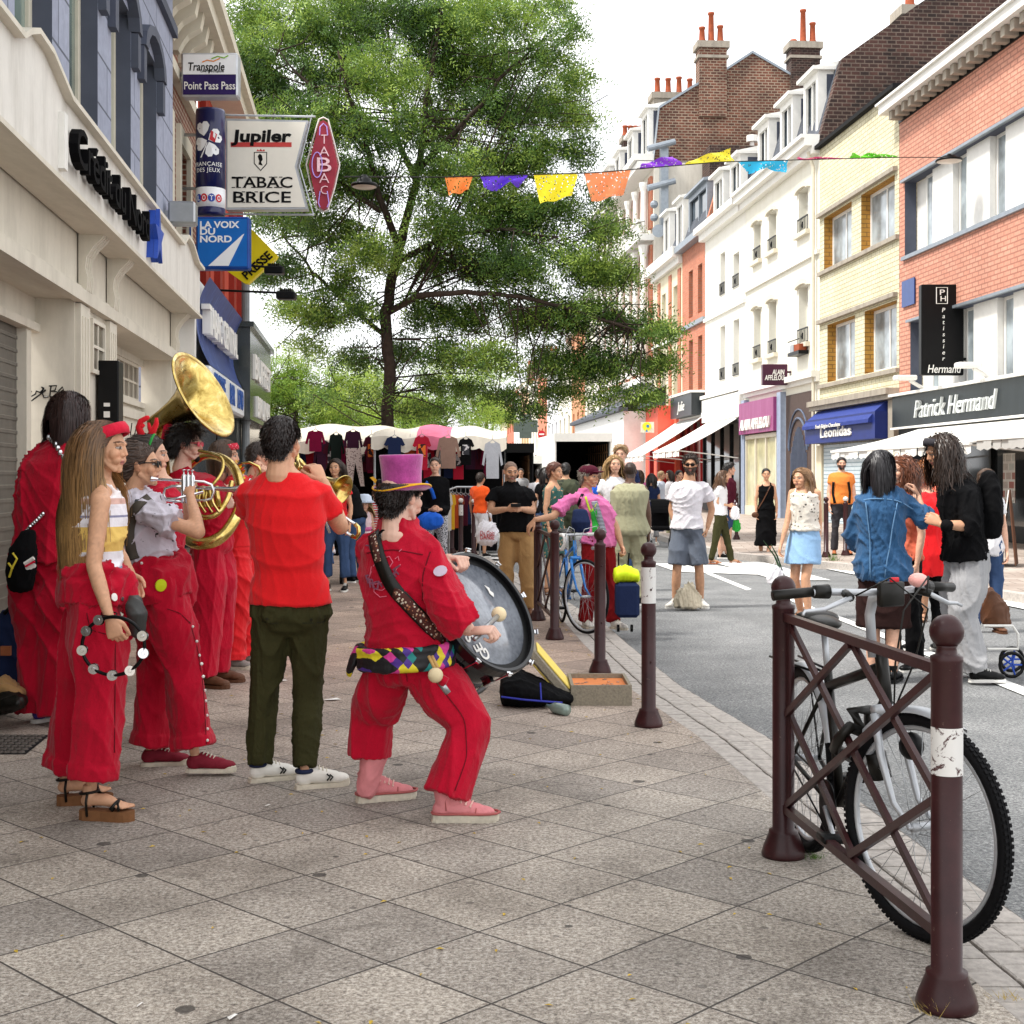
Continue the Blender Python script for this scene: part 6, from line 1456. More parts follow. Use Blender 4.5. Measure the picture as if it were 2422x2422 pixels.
 mb.build('snap_buttons',m_white,r);mb=MB();p,n=d(379,1384,.003);mb.lathe([(.03,0),(.03,.006),(0,.010)],20,o=p,ax=n);mb.build('yellow_badge',mat('badge_yellow','#c8d820',.4),r)
 dd=Drape(kid(r,'trousers'));m_seam=mat('dark_red_seam','#6a0618',.9)
 strap(r,dd,[(448,1470),(466,1530),(480,1620),(488,1760)],.004,m_seam,'seam',.001,16,.002);strap(r,dd,[(395,1440),(425,1450),(450,1475)],.004,m_seam,'pocket_edge',.001,10,.002)
 trumpet((366,1133),(522,1142),6.70,'silver trumpet played by the woman in the insect print T-shirt')
 r,j=person('dark haired person in baggy red overalls with back to us beside the roller shutter',8.05,112,1711,1.92,80,0,dict(head=(165,985,.02),neck=(150,1045,0),shR=(175,1085,.0),shL=(85,1090,.05),chest=(122,1160,0),pelvis=(118,1330,0),elR=(178,1210,.1),wrR=(200,1290,.3),elL=(80,1200,.12),wrL=(95,1290,.30),kneeR=(140,1520,0),kneeL=(100,1520,0.05),ankR=(142,1685,0),ankL=(95,1683,.05)),
'pale',(.028,.012,.01),('shirt',c_red,dict(hem=.0,ease=.045,sleeve=1.8,sr=1.35,amp=.013,collar=1)),('trousers',c_red,dict(loose=1.9,cuff=.13,amp=.013,hi=.25)),('sneaker',cloth('purple_canvas','#4a3a8a'),m_white),head_yaw=50,head_pitch=-32,hair='bob',hl=dict(L=.19,thick=1.1),toes=(20,60),seed=7,fat=1.05)
 d=Drape(kid(r,'shirt')+kid(r,'trousers'));mb=MB()
 for i in range(26):
  t=i/25;x=118+35*math.sin(t*1.9)if t<.0 else(118+t*40 if t<.5 else 138+(t-.5)*30);
 pts=[(118,1036),(128,1045),(138,1062),(148,1082),(156,1100)]
 for(a,b_),(c,e)in zip(pts[:-1],pts[1:]):
  for q in range(2):t=q/2;p,n=d(a+(c-a)*t,b_+(e-b_)*t,.008);mb.ball(p,(.014,.014,.02),8)
 for q in range(9):p,n=d(105-q*5,1215+q*5,.01,7.9);mb.ball(p,.014,8)
 mb.build('chain',m_chrome,r)
 t=thing('backpack','black rounded backpack with yellow piping hanging against the red overalls by the shutter','backpack',P(50,1390,7.8))
 bp=Blob();bp.loft([P(50,1390,7.8),P(50,1350,7.8),P(55,1300,7.8),P(66,1262,7.8)],[V(.07,0,0),V(.085,0,0),V(.075,0,0),V(.045,0,0)],[V(0,.06,0),V(0,.08,0),V(0,.08,0),V(0,.04,0)],18,.03,.03);v,f=bp.skin(.009,2);fast_mesh('bag_body',folds(v,f,.005,20,3),f,c_blk,t)
 mb=MB();mb.tube([P(30,1308,7.70),P(40,1322,7.70),P(28,1345,7.70),P(22,1365,7.72)],.006,6);mb.tube([P(30,1345,7.70),P(20,1332,7.72)],.006,6);mb.build('piping',mat('yellow_piping','#d8c43a',.6),t)
 mb=MB();mb.tube([P(58,1334,7.71),P(80,1320,7.71)],.012,6);mb.mt(1).tube([P(60,1340,7.70),P(82,1328,7.70)],.006,6);mb.mt(0);[mb.lathe([(.014,0),(.014,.005),(0,.006)],12,o=P(x,y,7.715),ax=(0,-1,0))for x,y in((66,1342),(73,1341),(80,1338))];mb.build('bag_trim',[m_white,cloth('red_band','#d3203c')],t)
 r,j=person('person wearing red reindeer antlers and red overalls behind the trumpet player',7.6,385,1746,1.70,5,1,dict(head=(357,1078,0)),'light',BR2,('shirt',c_red,dict(hem=0,sleeve=1.8)),('trousers',c_red,dict(loose=1.4,cuff=.1,len=.85)),('sandal',mat('teal_strap','#1f9aa0',.5),m_tanl),head_yaw=8,hair='bun',lod=0,seed=11)
 mb=MB();mb.smooth=True
 for s_,dx in((-1,0),(1,26)):
  b0=(343+dx,1036);
 mb.tube([P(335,1030,7.58),P(328,1010,7.58),P(333,996,7.58),P(348,988,7.58),P(353,986,7.58)],[.022,.019,.017,.014,.008],8);mb.tube([P(330,1012,7.58),P(341,1004,7.58)],[.016,.010],8)
 mb.tube([P(352,1036,7.62),P(363,1018,7.62),P(370,1002,7.62),P(370,988,7.62)],[.022,.018,.015,.009],8);mb.tube([P(358,1022,7.62),P(353,1010,7.62),P(351,1000,7.62)],[.015,.012,.008],8);mb.build('antlers',cloth('red_felt','#d8202c'),r);headband(j,cloth('green_felt','#2a8a3a'),.016,75,'antler_band',r=(.108,.092),z=.02)
 r,j=person('sousaphone player in red overalls with dark hair, goatee and pink glasses',9.55,500,1620,1.86,-8,0,dict(head=(444,1052,0),neck=(425,1128,.02),shR=(420,1160,-.17),shL=(420,1158,.2),elR=(470,1225,-.2),wrR=(520,1200,-.1),elL=(470,1220,.3),wrL=(520,1180,.25)),'pale',BLK,('shirt',c_red,dict(hem=0,sleeve=1.7,sr=1.2,collar=1,ease=.03)),('trousers',c_red,dict(loose=1.6,cuff=.11)),('sneaker',m_brown,m_brown),head_yaw=-8,hair='quiff',hl=dict(L=1.6,thick=1.4),lod=0,seed=12,beard=.0,hands=('half','half'))
 sunglasses(j,mat('pink_plastic','#e0405a',.3),mat('pink_plastic','#e0405a'));mb=MB(hmat(j));mb.ball((.066,0,-.098),(.022,.02,.024),12);bb=mb.build('goatee',mat('black_hair','#0c0a09',.8),r)
 sousaphone()
 r,j=person('woman with red patterned bandana playing a small brass horn in red overalls',10.5,560,1576,1.74,-5,1,dict(head=(535,1080,0),elR=(585,1190,-.1),wrR=(612,1135,-.1),elL=(580,1190,.3),wrL=(608,1120,.2)),'light',BR1,('shirt',c_red3,dict(hem=0,sleeve=1.8,sr=1.3)),('trousers',c_red3,dict(loose=1.9,cuff=.13,roll=1,amp=.012)),('sneaker',cloth('grey_canvas','#8f8a84'),m_sole),head_yaw=0,hair='bob',hl=dict(L=.16),lod=0,seed=13,hands=('half','half'),gap=.14)
 headband(j,pattern('bandana_cloth','#c22138','#e8c0c8',60,.2),.05,12,z=.062)
 brass_horn((575,1098),(650,1150),10.4)
 lei(r,[(555,1100),(566,1108),(572,1125),(568,1145),(560,1160)],10.25,['#e8c21c','#e2502a','#e8c21c','#d86a1c'],'shoulder_lei',26);lei(r,[(541,1338),(545,1360),(540,1380),(536,1405),(533,1432)],10.25,['#9a70d0','#e8a01c','#5fae2c','#b08ae0'],'hanging_lei',22)
 r,j=person('second musician in red overalls half hidden behind the man in the red T-shirt',11.0,605,1555,1.74,5,0,{},'light',BR2,('shirt',c_red3,dict(hem=0,sleeve=1.8,sr=1.3)),('trousers',c_red3,dict(loose=1.9,cuff=.12,roll=1)),('sneaker',cloth('grey_canvas','#8f8a84'),m_sole),seed=14,gap=.13)
 r,j=person('man with back to us in bright red T-shirt and olive trousers playing a trombone',6.45,680,1856,1.76,82,0,dict(head=(668,1046,0),neck=(668,1118,-.0),shR=(754,1168,.02),shL=(585,1168,.03),chest=(676,1235,0),waist=(684,1340,0),pelvis=(688,1440,0),elR=(806,1246,.18),wrR=(765,1140,.24),fiR=(738,1092,.28),elL=(600,1240,.30),wrL=(700,1140,.42),hipR=(728,1452,0),hipL=(650,1452,0),kneeR=(728,1650,.01),kneeL=(624,1650,.03),ankR=(722,1838,-.08),ankL=(612,1826,.06)),
'warm',(.02,.012,.01),('shirt',c_red2,dict(hem=.04,ease=.016,sleeve=.52,sr=1.1,amp=.0065,freq=13,hemw=.05)),('trousers',c_olive,dict(loose=1.0,cuff=.058,amp=.009,freq=20,len=.87)),('sneaker',m_wshoe,m_sole),head_yaw=72,hair='short',hl=dict(thick=1.1),hands=('half','half'),toes=(22,28),seed=21,fat=1.08,palm=((-.5,.5,0),None))
 d=Drape(kid(r,'trousers'));mb=MB();mb.smooth=False
 for pts in([(624,1458),(622,1470),(640,1475),(658,1473)],[(768,1456),(768,1470),(740,1474),(716,1474)]):
  h=[d(x,y,.002)[0]for x,y in pts];mb.tube(h,.0022,4)
 for x,y in((632,1464),(735,1466)):p,n=d(x,y,.002);mb.lathe([(.007,0),(.007,.004),(0,.005)],10,o=p,ax=n)
 mb.build('pocket_seam',mat('dark_stitch','#22210f',.8),r)
 for i,s_ in enumerate('RL'):
  M=j['_fm'][i];mb=MB(M);mb.smooth=True;mb.tube([(.048+.036*math.cos(a),.034*math.sin(a),.082)for a in np.linspace(0,6.28,18,endpoint=False)],.011,8,closed=True);mb.mt(1);mb.tube([(.15,-.040,.035),(.165,-.040,.052),(.15,-.036,.066)],.004,5);mb.tube([(.165,-.04,.035),(.18,-.038,.050),(.165,-.034,.062)],.004,5);mb.build('shoe_collar',[mat('navy_lining','#1a2340',.8),m_black],r)
 trombone()
 r,j=person('drummer in red overalls and pink top hat, knees bent, back to us',5.95,965,1915,1.80,62,0,dict(head=(950,1176,-.02),neck=(943,1252,0),shR=(1010,1302,-.06),shL=(872,1302,.10),chest=(945,1370,0),waist=(955,1470,.0),pelvis=(962,1560,.0),elR=(1062,1440,-.18),wrR=(1112,1492,-.16),fiR=(1150,1490,-.18),elL=(935,1390,.38),wrL=(1062,1322,.12),fiL=(1125,1320,-.02),hipR=(1000,1580,-.03),hipL=(918,1580,.05),kneeR=(1118,1712,-.10),kneeL=(882,1700,.16),ankR=(1050,1902,-.19),ankL=(868,1862,.16)),
'pale',(.02,.012,.01),('shirt',c_red,dict(hem=.02,ease=.028,sleeve=1.72,sr=1.45,cuffroll=1,collar=1,amp=.010,freq=13)),('trousers',c_red,dict(loose=1.42,cuff=.100,amp=.011,freq=12,len=.90,lenL=.55)),('boot',m_pinkboot,m_sole),head_yaw=48,head_pitch=-4,hair='short',hl=dict(thick=1.0,L=1.1,zmax=.052),hands=('grip','grip'),toes=(2,22),seed=31,fat=1.0,palm=((0,.3,-1),(.2,-.2,-1)),lean=6)
 blob_part(r,'boot_shaft',m_pinkboot,lambda b:b.limb([P(868,1868,6.08),P(876,1825,6.08),P(884,1784,6.09)],[.047,.053,.066],16,r1=0),.007,.004,22,3)
 for i,M in enumerate(j['_fm']):
  mb=MB(M);mb.smooth=True;o_=outline(.292,.0475);mb.tube([(x,y,.036)for x,y in o_],.0055,6,closed=True);mb.mt(1)
  for q in range(5):x_=.085+q*.02;mb.tube([(x_,-.030,.104-q*.009),(x_+.012,-.006,.122-q*.0095),(x_+.004,.026,.104-q*.009)],.0035,5);mb.ball((x_,-.032,.102-q*.009),.005,6)
  mb.mt(0);mb.tube([(.062,-.036,.05),(.058,-.037,.09),(.075,-.036,.12)],.0025,5);mb.tube([(.185,-.044,.034),(.190,-.03,.056),(.192,0,.064),(.190,.03,.056),(.185,.044,.034)],.0028,5);mb.build('boot_trim',[mat('dark_pink_rand','#a85a58',.8),mat('pink_lace','#e8c0b4',.8)],r)
 dd=Drape(kid(r,'shirt'));m_seam=MATS['dark_red_seam'];strap(r,dd,[(868,1308),(930,1300),(1000,1312)],.005,m_seam,'yoke_seam',.001,16,.002);strap(r,dd,[(1018,1305),(1000,1360),(1000,1420)],.005,m_seam,'arm_seam',.001,12,.002);dd=Drape(kid(r,'trousers'));strap(r,dd,[(960,1585),(965,1630),(975,1672)],.004,m_seam,'seat_seam',.001,12,.002);strap(r,dd,[(1030,1610),(1100,1700),(1105,1790),(1075,1870)],.004,m_seam,'side_seam',.001,20,.002)
 top_hat(j);drummer_bits(r,j);bass_drum()
def trumpet(a,b,z,label):
 t=thing('trumpet',label,'trumpet',P(*a,z));A,B=P(*a,z),P(*b,z);d=nrm(B-A);u=V(0,0,1);L=np.linalg.norm(B-A);m=m_chrome
 mb=MB();mb.smooth=True;q=lambda x,h,y=0:A+d*x*L+u*h+V(0,y,0)
 mb.tube([q(0,0),q(.12,0),q(.75,0),q(.86,-.012),q(.90,-.045),q(.86,-.08),q(.75,-.092),q(.55,-.092)],.0065,8);mb.tube([q(.18,-.092,-.02),q(.30,-.092,-.02),q(.75,-.05,-.02)],.0065,8)
 mb.tube([q(.62,-.03,.02),q(.25,-.03,.02),q(.14,-.045,.02),(q(.12,-.075,.02)),q(.16,-.10,.02),q(.30,-.105,.02),q(.5,-.10,.02)],.007,8);mb.build('tubing',m,t)
 mb=MB();mb.smooth=True;C=q(.62,-.03,.02);mb.lathe([(.008,0),(.010,.10),(.014,.17),(.022,.22),(.038,.25),(.060,.265),(.062,.262),(.036,.246),(.0,.20)],24,o=C,ax=d);mb.build('bell',m,t)
 mb=MB();mb.smooth=True
 for k in range(3):mb.lathe([(.011,-.11),(.013,-.1),(.013,.02),(.009,.03),(.004,.032),(.004,.05),(.009,.052),(.009,.056)],12,o=q(.44+.065*k,.0),ax=u)
 mb.build('valves',m,t);mb=MB();mb.lathe([(.012,-.02),(.013,-.015),(.006,.02),(.006,.03)],12,o=A,ax=d);mb.build('mouthpiece',m,t)
def brass_mat():
 if 'brass' in MATS:return MATS['brass']
 n=N('brass');v=n.coord();f=n.noise(v,9,6,.7,.8);n.base(n.ramp(f,[(.3,'#8a7030'),(.55,'#d8bd70'),(.75,'#f2e2b0')]));n.set(Metallic=1.0);n.l(n.ramp(f,[(.3,.35),(.7,.10)]),n.b.inputs['Roughness']);MATS['brass']=n.m;return n.m
def sousaphone():
 m=brass_mat();t=thing('sousaphone','large brass sousaphone with wide bell above its player','sousaphone',P(470,1290,9.4));z=9.5
 ax=nrm(V(.85,-.24,.47));C=P(483,932,z);mb=MB();mb.smooth=True
 mb.lathe([(.058,-.46),(.068,-.36),(.085,-.26),(.115,-.17),(.165,-.09),(.23,-.035),(.29,-.008),(.325,.004),(.336,.0),(.337,-.008),(.325,-.004),(.286,-.018),(.222,-.05),(.155,-.105),(.105,-.18),(.06,-.28),(.02,-.4)],48,o=C,ax=ax,cap=False);mb.build('bell',m,t)
 e=C-ax*.45;mb=MB();mb.smooth=True
 pts=[e,P(392,1010,z+.16),P(381,1050,z+.12),P(383,1110,z+.02),P(395,1180,z-.12),P(420,1250,z-.28),P(465,1290,z-.38),P(520,1278,z-.38),P(560,1225,z-.30),P(572,1170,z-.12),P(560,1110,z+.10),P(525,1080,z+.25),P(480,1075,z+.34),P(440,1110,z+.34)]
 def smooth_path(p,it=2):
  p=[np.array(x)for x in p]
  for _ in range(it):
   q=[p[0]]
   for i in range(len(p)-1):q+=[p[i]*.75+p[i+1]*.25,p[i]*.25+p[i+1]*.75]
   p=q+[p[-1]]
  return p
 pp=smooth_path(pts);rr=np.interp(np.linspace(0,1,len(pp)),[0,.3,.6,1],[.058,.052,.040,.022]);mb.tube(pp,list(rr),16)
 mb.build('main_tube',m,t);mb=MB();mb.smooth=True
 pt2=[P(430,1140,z-.05),P(440,1190,z-.22),P(470,1225,z-.33),P(512,1222,z-.34),P(540,1180,z-.28),P(548,1140,z-.15)];mb.tube(smooth_path(pt2),.018,12)
 for k in range(4):mb.tube([P(462+k*16,1150,z-.30),P(470+k*16,1200,z-.32)],.02,10);mb.tube(smooth_path([P(462+k*14,1160,z-.30),P(452+k*16,1185,z-.36),P(470+k*16,1212,z-.34)]),.010,8)
 mb.tube(smooth_path([P(470,1066,z-.08),P(500,1072,z-.12),P(530,1085,z-.2),P(525,1120,z-.25),P(500,1150,z-.3)]),.012,8);mb.build('branch_tubing',m,t)
 mb=MB();mb.tube([P(412,975,z+.06),P(396,1010,z+.06),P(390,1040,z+.05)],.03,8);mb.build('red_wrap',cloth('red_band','#d3203c'),t)
def brass_horn(a,b,z):
 m=brass_mat();t=thing('saxophone','brass saxophone played by the woman with the bandana','saxophone',P(*b,z));mb=MB();mb.smooth=True
 mb.tube([P(570,1096,z),P(590,1094,z),P(612,1104,z),P(618,1120,z)],[.008,.010,.012,.014],8);mb.tube([P(618,1118,z),P(600,1150,z-.1),P(588,1180,z-.2)],[.016,.025,.035],10);mb.tube([P(588,1180,z-.2),P(595,1195,z-.22),P(612,1190,z-.22),P(622,1165,z-.2)],[.035,.04,.05,.085],14);mb.build('body_tube',m,t)
 mb=MB();[mb.lathe([(.016,0),(.016,.01),(0,.012)],12,o=P(612-k*4,1130+k*8,z-.03-k*.015),ax=(.5,-1,.2))for k in range(6)];mb.build('keys',m,t)
def lei(root,pts,z,cols,name,n):
 mb=MB();r_=random.Random(5);ms=[mat('petal_'+c[1:],c,.7)for c in cols]
 for i in range(n):
  t=i/(n-1)*(len(pts)-1);k=min(int(t),len(pts)-2);q=t-k;p=P(pts[k][0]*(1-q)+pts[k+1][0]*q,pts[k][1]*(1-q)+pts[k+1][1]*q,z);mb.mt(i%len(ms))
  for _ in range(5):
   d=nrm(V(r_.uniform(-1,1),r_.uniform(-1,.3),r_.uniform(-1,1)));u,w_=perp(d);e=p+d*.035;mb.add([p,e+u*.016,e+d*.012,e-u*.016],[(0,1,2,3)])
 mb.build(name,ms,root)
def trombone():
 m=brass_mat();t=thing('trombone','brass and silver trombone of the man in the red T-shirt','trombone',P(800,1275,6.9));z=6.88
 mb=MB();mb.smooth=True;ax=nrm(V(.75,-.45,-.38));C=P(806,1160,z-.1);mb.lathe([(.012,-.34),(.016,-.22),(.024,-.13),(.040,-.06),(.062,-.02),(.078,0),(.082,.004),(.083,.0),(.060,-.025),(.036,-.068),(.018,-.14),(.0,-.2)],32,o=C,ax=ax,cap=False);mb.build('bell',m,t)
 e=C-ax*.33;mb=MB();mb.smooth=True;mb.tube([e,P(735,1115,z),P(712,1092,z),P(700,1080,z+.03)],.011,8);mb.tube([P(703,1080,z),P(706,1110,z+.02),P(718,1150,z),P(740,1180,z)],.010,8);mb.tube([P(700,1058,z+.02),P(708,1100,z),P(700,1135,z)],.009,8);mb.build('tubing',m,t)
 mb=MB();mb.smooth=True;o=V(.0,0,0)
 mb.tube([P(745,1212,z-.1),P(832,1268,z-.25)],.008,8);mb.tube([P(755,1185,z-.1),P(840,1240,z-.25)],.008,8);mb.mt(1);mb.tube([P(832,1268,z-.25),P(842,1272,z-.26),P(849,1262,z-.27),P(848,1248,z-.26),P(840,1240,z-.25)],.011,8)
 mb.mt(0);mb.tube([P(765,1205,z-.14),P(773,1197,z-.14)],.006,6);mb.tube([P(757,1200,z-.1),P(780,1260,z-.05)],.007,6);mb.build('slide',[m_chrome,m],t)
def top_hat(j):
 M=hmat(j,(.0,0,.028));a=R(-6);Rm=np.array(Matrix.Rotation(a,4,'Y'));M=M@Rm;n=N('pink_felt');v=n.coord();f=n.noise(v,14,5,.7);n.base(n.ramp(f,[(.3,'#8c2c70'),(.7,'#c24a9c')]));n.set(Roughness=.95);n.b.inputs['Sheen Weight'].default_value=.5;n.bump(n.noise(v,120,3),.4,.006)
 mb=MB(M);mb.smooth=True;sy=.88
 S_=np.diag([.87,.83,.87,1.]);mb.M=M@S_
 mb.lathe([(.100,.0),(.101,.03),(.104,.10),(.112,.168),(.114,.178),(.108,.182),(.06,.178),(0,.176)],40);mb.build('hat_crown',n.m,j['_root'])
 mb=MB(M@S_);mb.smooth=True;k=48;v=[];
 for i in range(k):
  a=2*math.pi*i/k;up_=.028*math.sin(a)**2
  for r_,h in((.098,-.002),(.125,-.004+up_*.5),(.148,.002+up_),(.150,.008+up_),(.125,.006+up_*.5),(.098,.008)):v.append((r_*math.cos(a),r_*math.sin(a),h))
 f=[(i*6+q,((i+1)%k)*6+q,((i+1)%k)*6+(q+1)%6,i*6+(q+1)%6)for i in range(k)for q in range(6)]
 mb.add(v,f);b=mb.build('hat_brim',n.m,j['_root'])
 mb=MB(M@S_);mb.smooth=True;mb.tube([(.1495*math.cos(a),.1495*math.sin(a),.006+.028*math.sin(a)**2)for a in np.linspace(0,6.283,48,endpoint=False)],.0045,6,closed=True);mb.lathe([(.1035,.010),(.1045,.012),(.1055,.036),(.1045,.038)],40,cap=False)
 mb.add([(-.08,.10,.03),(-.11,.12,.07),(-.08,.13,.075),(-.06,.11,.05)],[(0,1,2,3)]);mb.build('hat_ribbon',mat('gold_ribbon','#e2a81c',.5,var=.2,vs=20),j['_root'])
 mb=MB(M@S_);mb.ball((-.075,.088,.035),(.02,.02,.028),10);mb.build('hat_feather',m_black,j['_root'])
def drummer_bits(r,j):
 sh=kid(r,'shirt');d=Drape(sh+kid(r,'trousers'))
 n=N('harlequin_cloth');v=n.coord(scale=(1,1,1));s=n.n('SeparateXYZ');n.l(v,s.inputs[0]);a=n.math('ADD',s.outputs['X'],n.math('MULTIPLY',s.outputs['Y'],.8));
 p=n.math('ADD',n.math('MULTIPLY',a,25),n.math('MULTIPLY',s.outputs['Z'],21));q=n.math('SUBTRACT',n.math('MULTIPLY',a,25),n.math('MULTIPLY',s.outputs['Z'],21))
 cb=n.n('CombineXYZ');n.l(n.math('FLOOR',p),cb.inputs[0]);n.l(n.math('FLOOR',q),cb.inputs[1]);wn=n.n('TexWhiteNoise');n.l(cb.outputs[0],wn.inputs[0]);n.base(n.ramp(wn.outputs['Value'],[(0,'#101014'),(.22,'#12807c'),(.4,'#e0cf2a'),(.55,'#d63a94'),(.72,'#4a2a8a'),(.88,'#101014')],'CONSTANT'));n.set(Roughness=.6)
 def fn(b):
  k=20;pts=[]
  for i in range(k):an=2*math.pi*i/k;c,w_,dd=j['_ring'](.06,.04);pts.append(c+w_*math.cos(an)*1.03+dd*math.sin(an)*1.08-V(0,0,.0))
  for i in range(k):
   for h in(-.035,0,.035):b.limb([pts[i]+V(0,0,h-.01),pts[(i+1)%k]+V(0,0,h-.01)],[.022,.022],8)
 blob_part(r,'sash',n.m,fn,.008,.004,20,2)
 z0=6.02
 blob_part(r,'sash_tail',n.m,lambda b:(b.limb([P(878,1512,z0),P(850,1530,z0-.02),P(835,1565,z0-.02),P(828,1590,z0)],[.018,.035,.045,.030],12,flat=.45)),.007,.004,24,3)
 n=N('woven_strap');v=n.coord();t=n.n('TexVoronoi');t.inputs['Scale'].default_value=75;n.l(v,t.inputs['Vector']);n.base(n.mix(n.math('LESS_THAN',t.outputs['Distance'],.34),'#4a1c14',n.ramp(t.outputs['Color'],[(.2,'#c8b8a0'),(.5,'#a85a2c'),(.8,'#d8d0c0')])));n.set(Roughness=.8)
 strap(r,d,[(887,1262),(895,1310),(925,1385),(985,1450),(1045,1515)],.062,m_blkl,'drum_strap',.006);strap(r,d,[(934,1396),(985,1450),(1040,1510)],.046,n.m,'woven_strap',.013);strap(r,d,[(888,1268),(893,1300),(900,1330)],.03,n.m,'woven_strap',.013)
 mb=MB();p,nn=d(911,1267,.005);mb.mt(0);mb.lathe([(.030,0),(.030,.004),(.026,.006),(0,.007)],22,o=p,ax=nn);mb.mt(1);u,w_=perp(nn)
 for q in range(-2,3):mb.tube([p+nn*.008+u*q*.008-w_*.018*math.cos(q*.5),p+nn*.009+u*q*.009,p+nn*.008+u*q*.008+w_*.018*math.cos(q*.5)],.0016,5)
 mb.build('round_badge',[m_black,m_steel],r)
 mb=MB();gp=lambda x,y:d(x,y,.0035)[0]
 for pts in([(880,1352),(872,1370),(885,1382),(905,1378)],[(895,1345),(908,1320),(922,1316),(930,1330),(920,1345),(905,1350)],[(922,1350),(930,1372),(938,1345),(948,1335)],[(884,1340),(890,1330),(900,1335),(895,1350)],[(876,1362),(880,1340)],[(886,1385),(886,1400),(900,1412),(915,1410)],[(945,1305),(950,1300)],[(935,1322),(942,1316),(944,1326)]):mb.tube([gp(*q)for q in pts],.0022,5)
 mb.tube([gp(900+24*math.cos(a),1362+34*math.sin(a))for a in np.linspace(.3,2.9,16)],.002,5);mb.build('stitched_emblem',mat('faded_pink_thread','#d66a80',.8),r)
 mb=MB()
 for ch,x,y,rot in(('F',873,1368,.3),('R',882,1378,.15),('O',892,1384,0),('N',903,1384,-.1),('T',876,1296,0),('E',934,1360,-.8),('L',941,1346,-.9)):
  p,nn=d(x,y,.004);u=nrm(np.cross((0,0,1),-nn))*-1;u=nrm(V(1,.35,0));up_=V(0,0,1);uu=u*math.cos(rot)+up_*math.sin(rot);ww=nrm(np.cross(nn,uu));put_text(mb,ch,p,uu,ww,.036,None,.02,0,.002)
 mb.build('sewn_letters',mat('faded_grey_felt','#7a4458',.9),r)
 mb=MB();p,nn=d(1042,1352,.003);mb.lathe([(.03,0),(.03,.003),(0,.004)],18,o=p,ax=nn);mb.build('sleeve_patch',mat('patch_pale','#c8b8c8',.8),r)
 mb=MB();zz=5.70;mb.smooth=True
 for x0 in(0,8):mb.tube([P(1014+x0,1552,zz+.03),P(1028+x0,1580,zz)],.007,8)
 mb.mt(1);mb.ball(P(1030,1597,zz-.02),.032,16);mb.mt(2);mb.tube([P(1040,1612,zz),P(1060,1640,zz)],.014,10);mb.mt(3);mb.tube([P(1043,1620,zz),P(1054,1600,zz)],.018,8);mb.build('spare_mallets',[mat('beech','#c09a60',.6),mat('felt_ball','#e2cfa8',.95),m_steel,c_red],r)
 mb=MB();p=P(984,1577,5.78);mb.lathe([(.011,0),(.011,.004),(0,.006)],12,o=d(984,1577,.003)[0],ax=(0,-1,0));mb.build('button_badge',m_white,r)
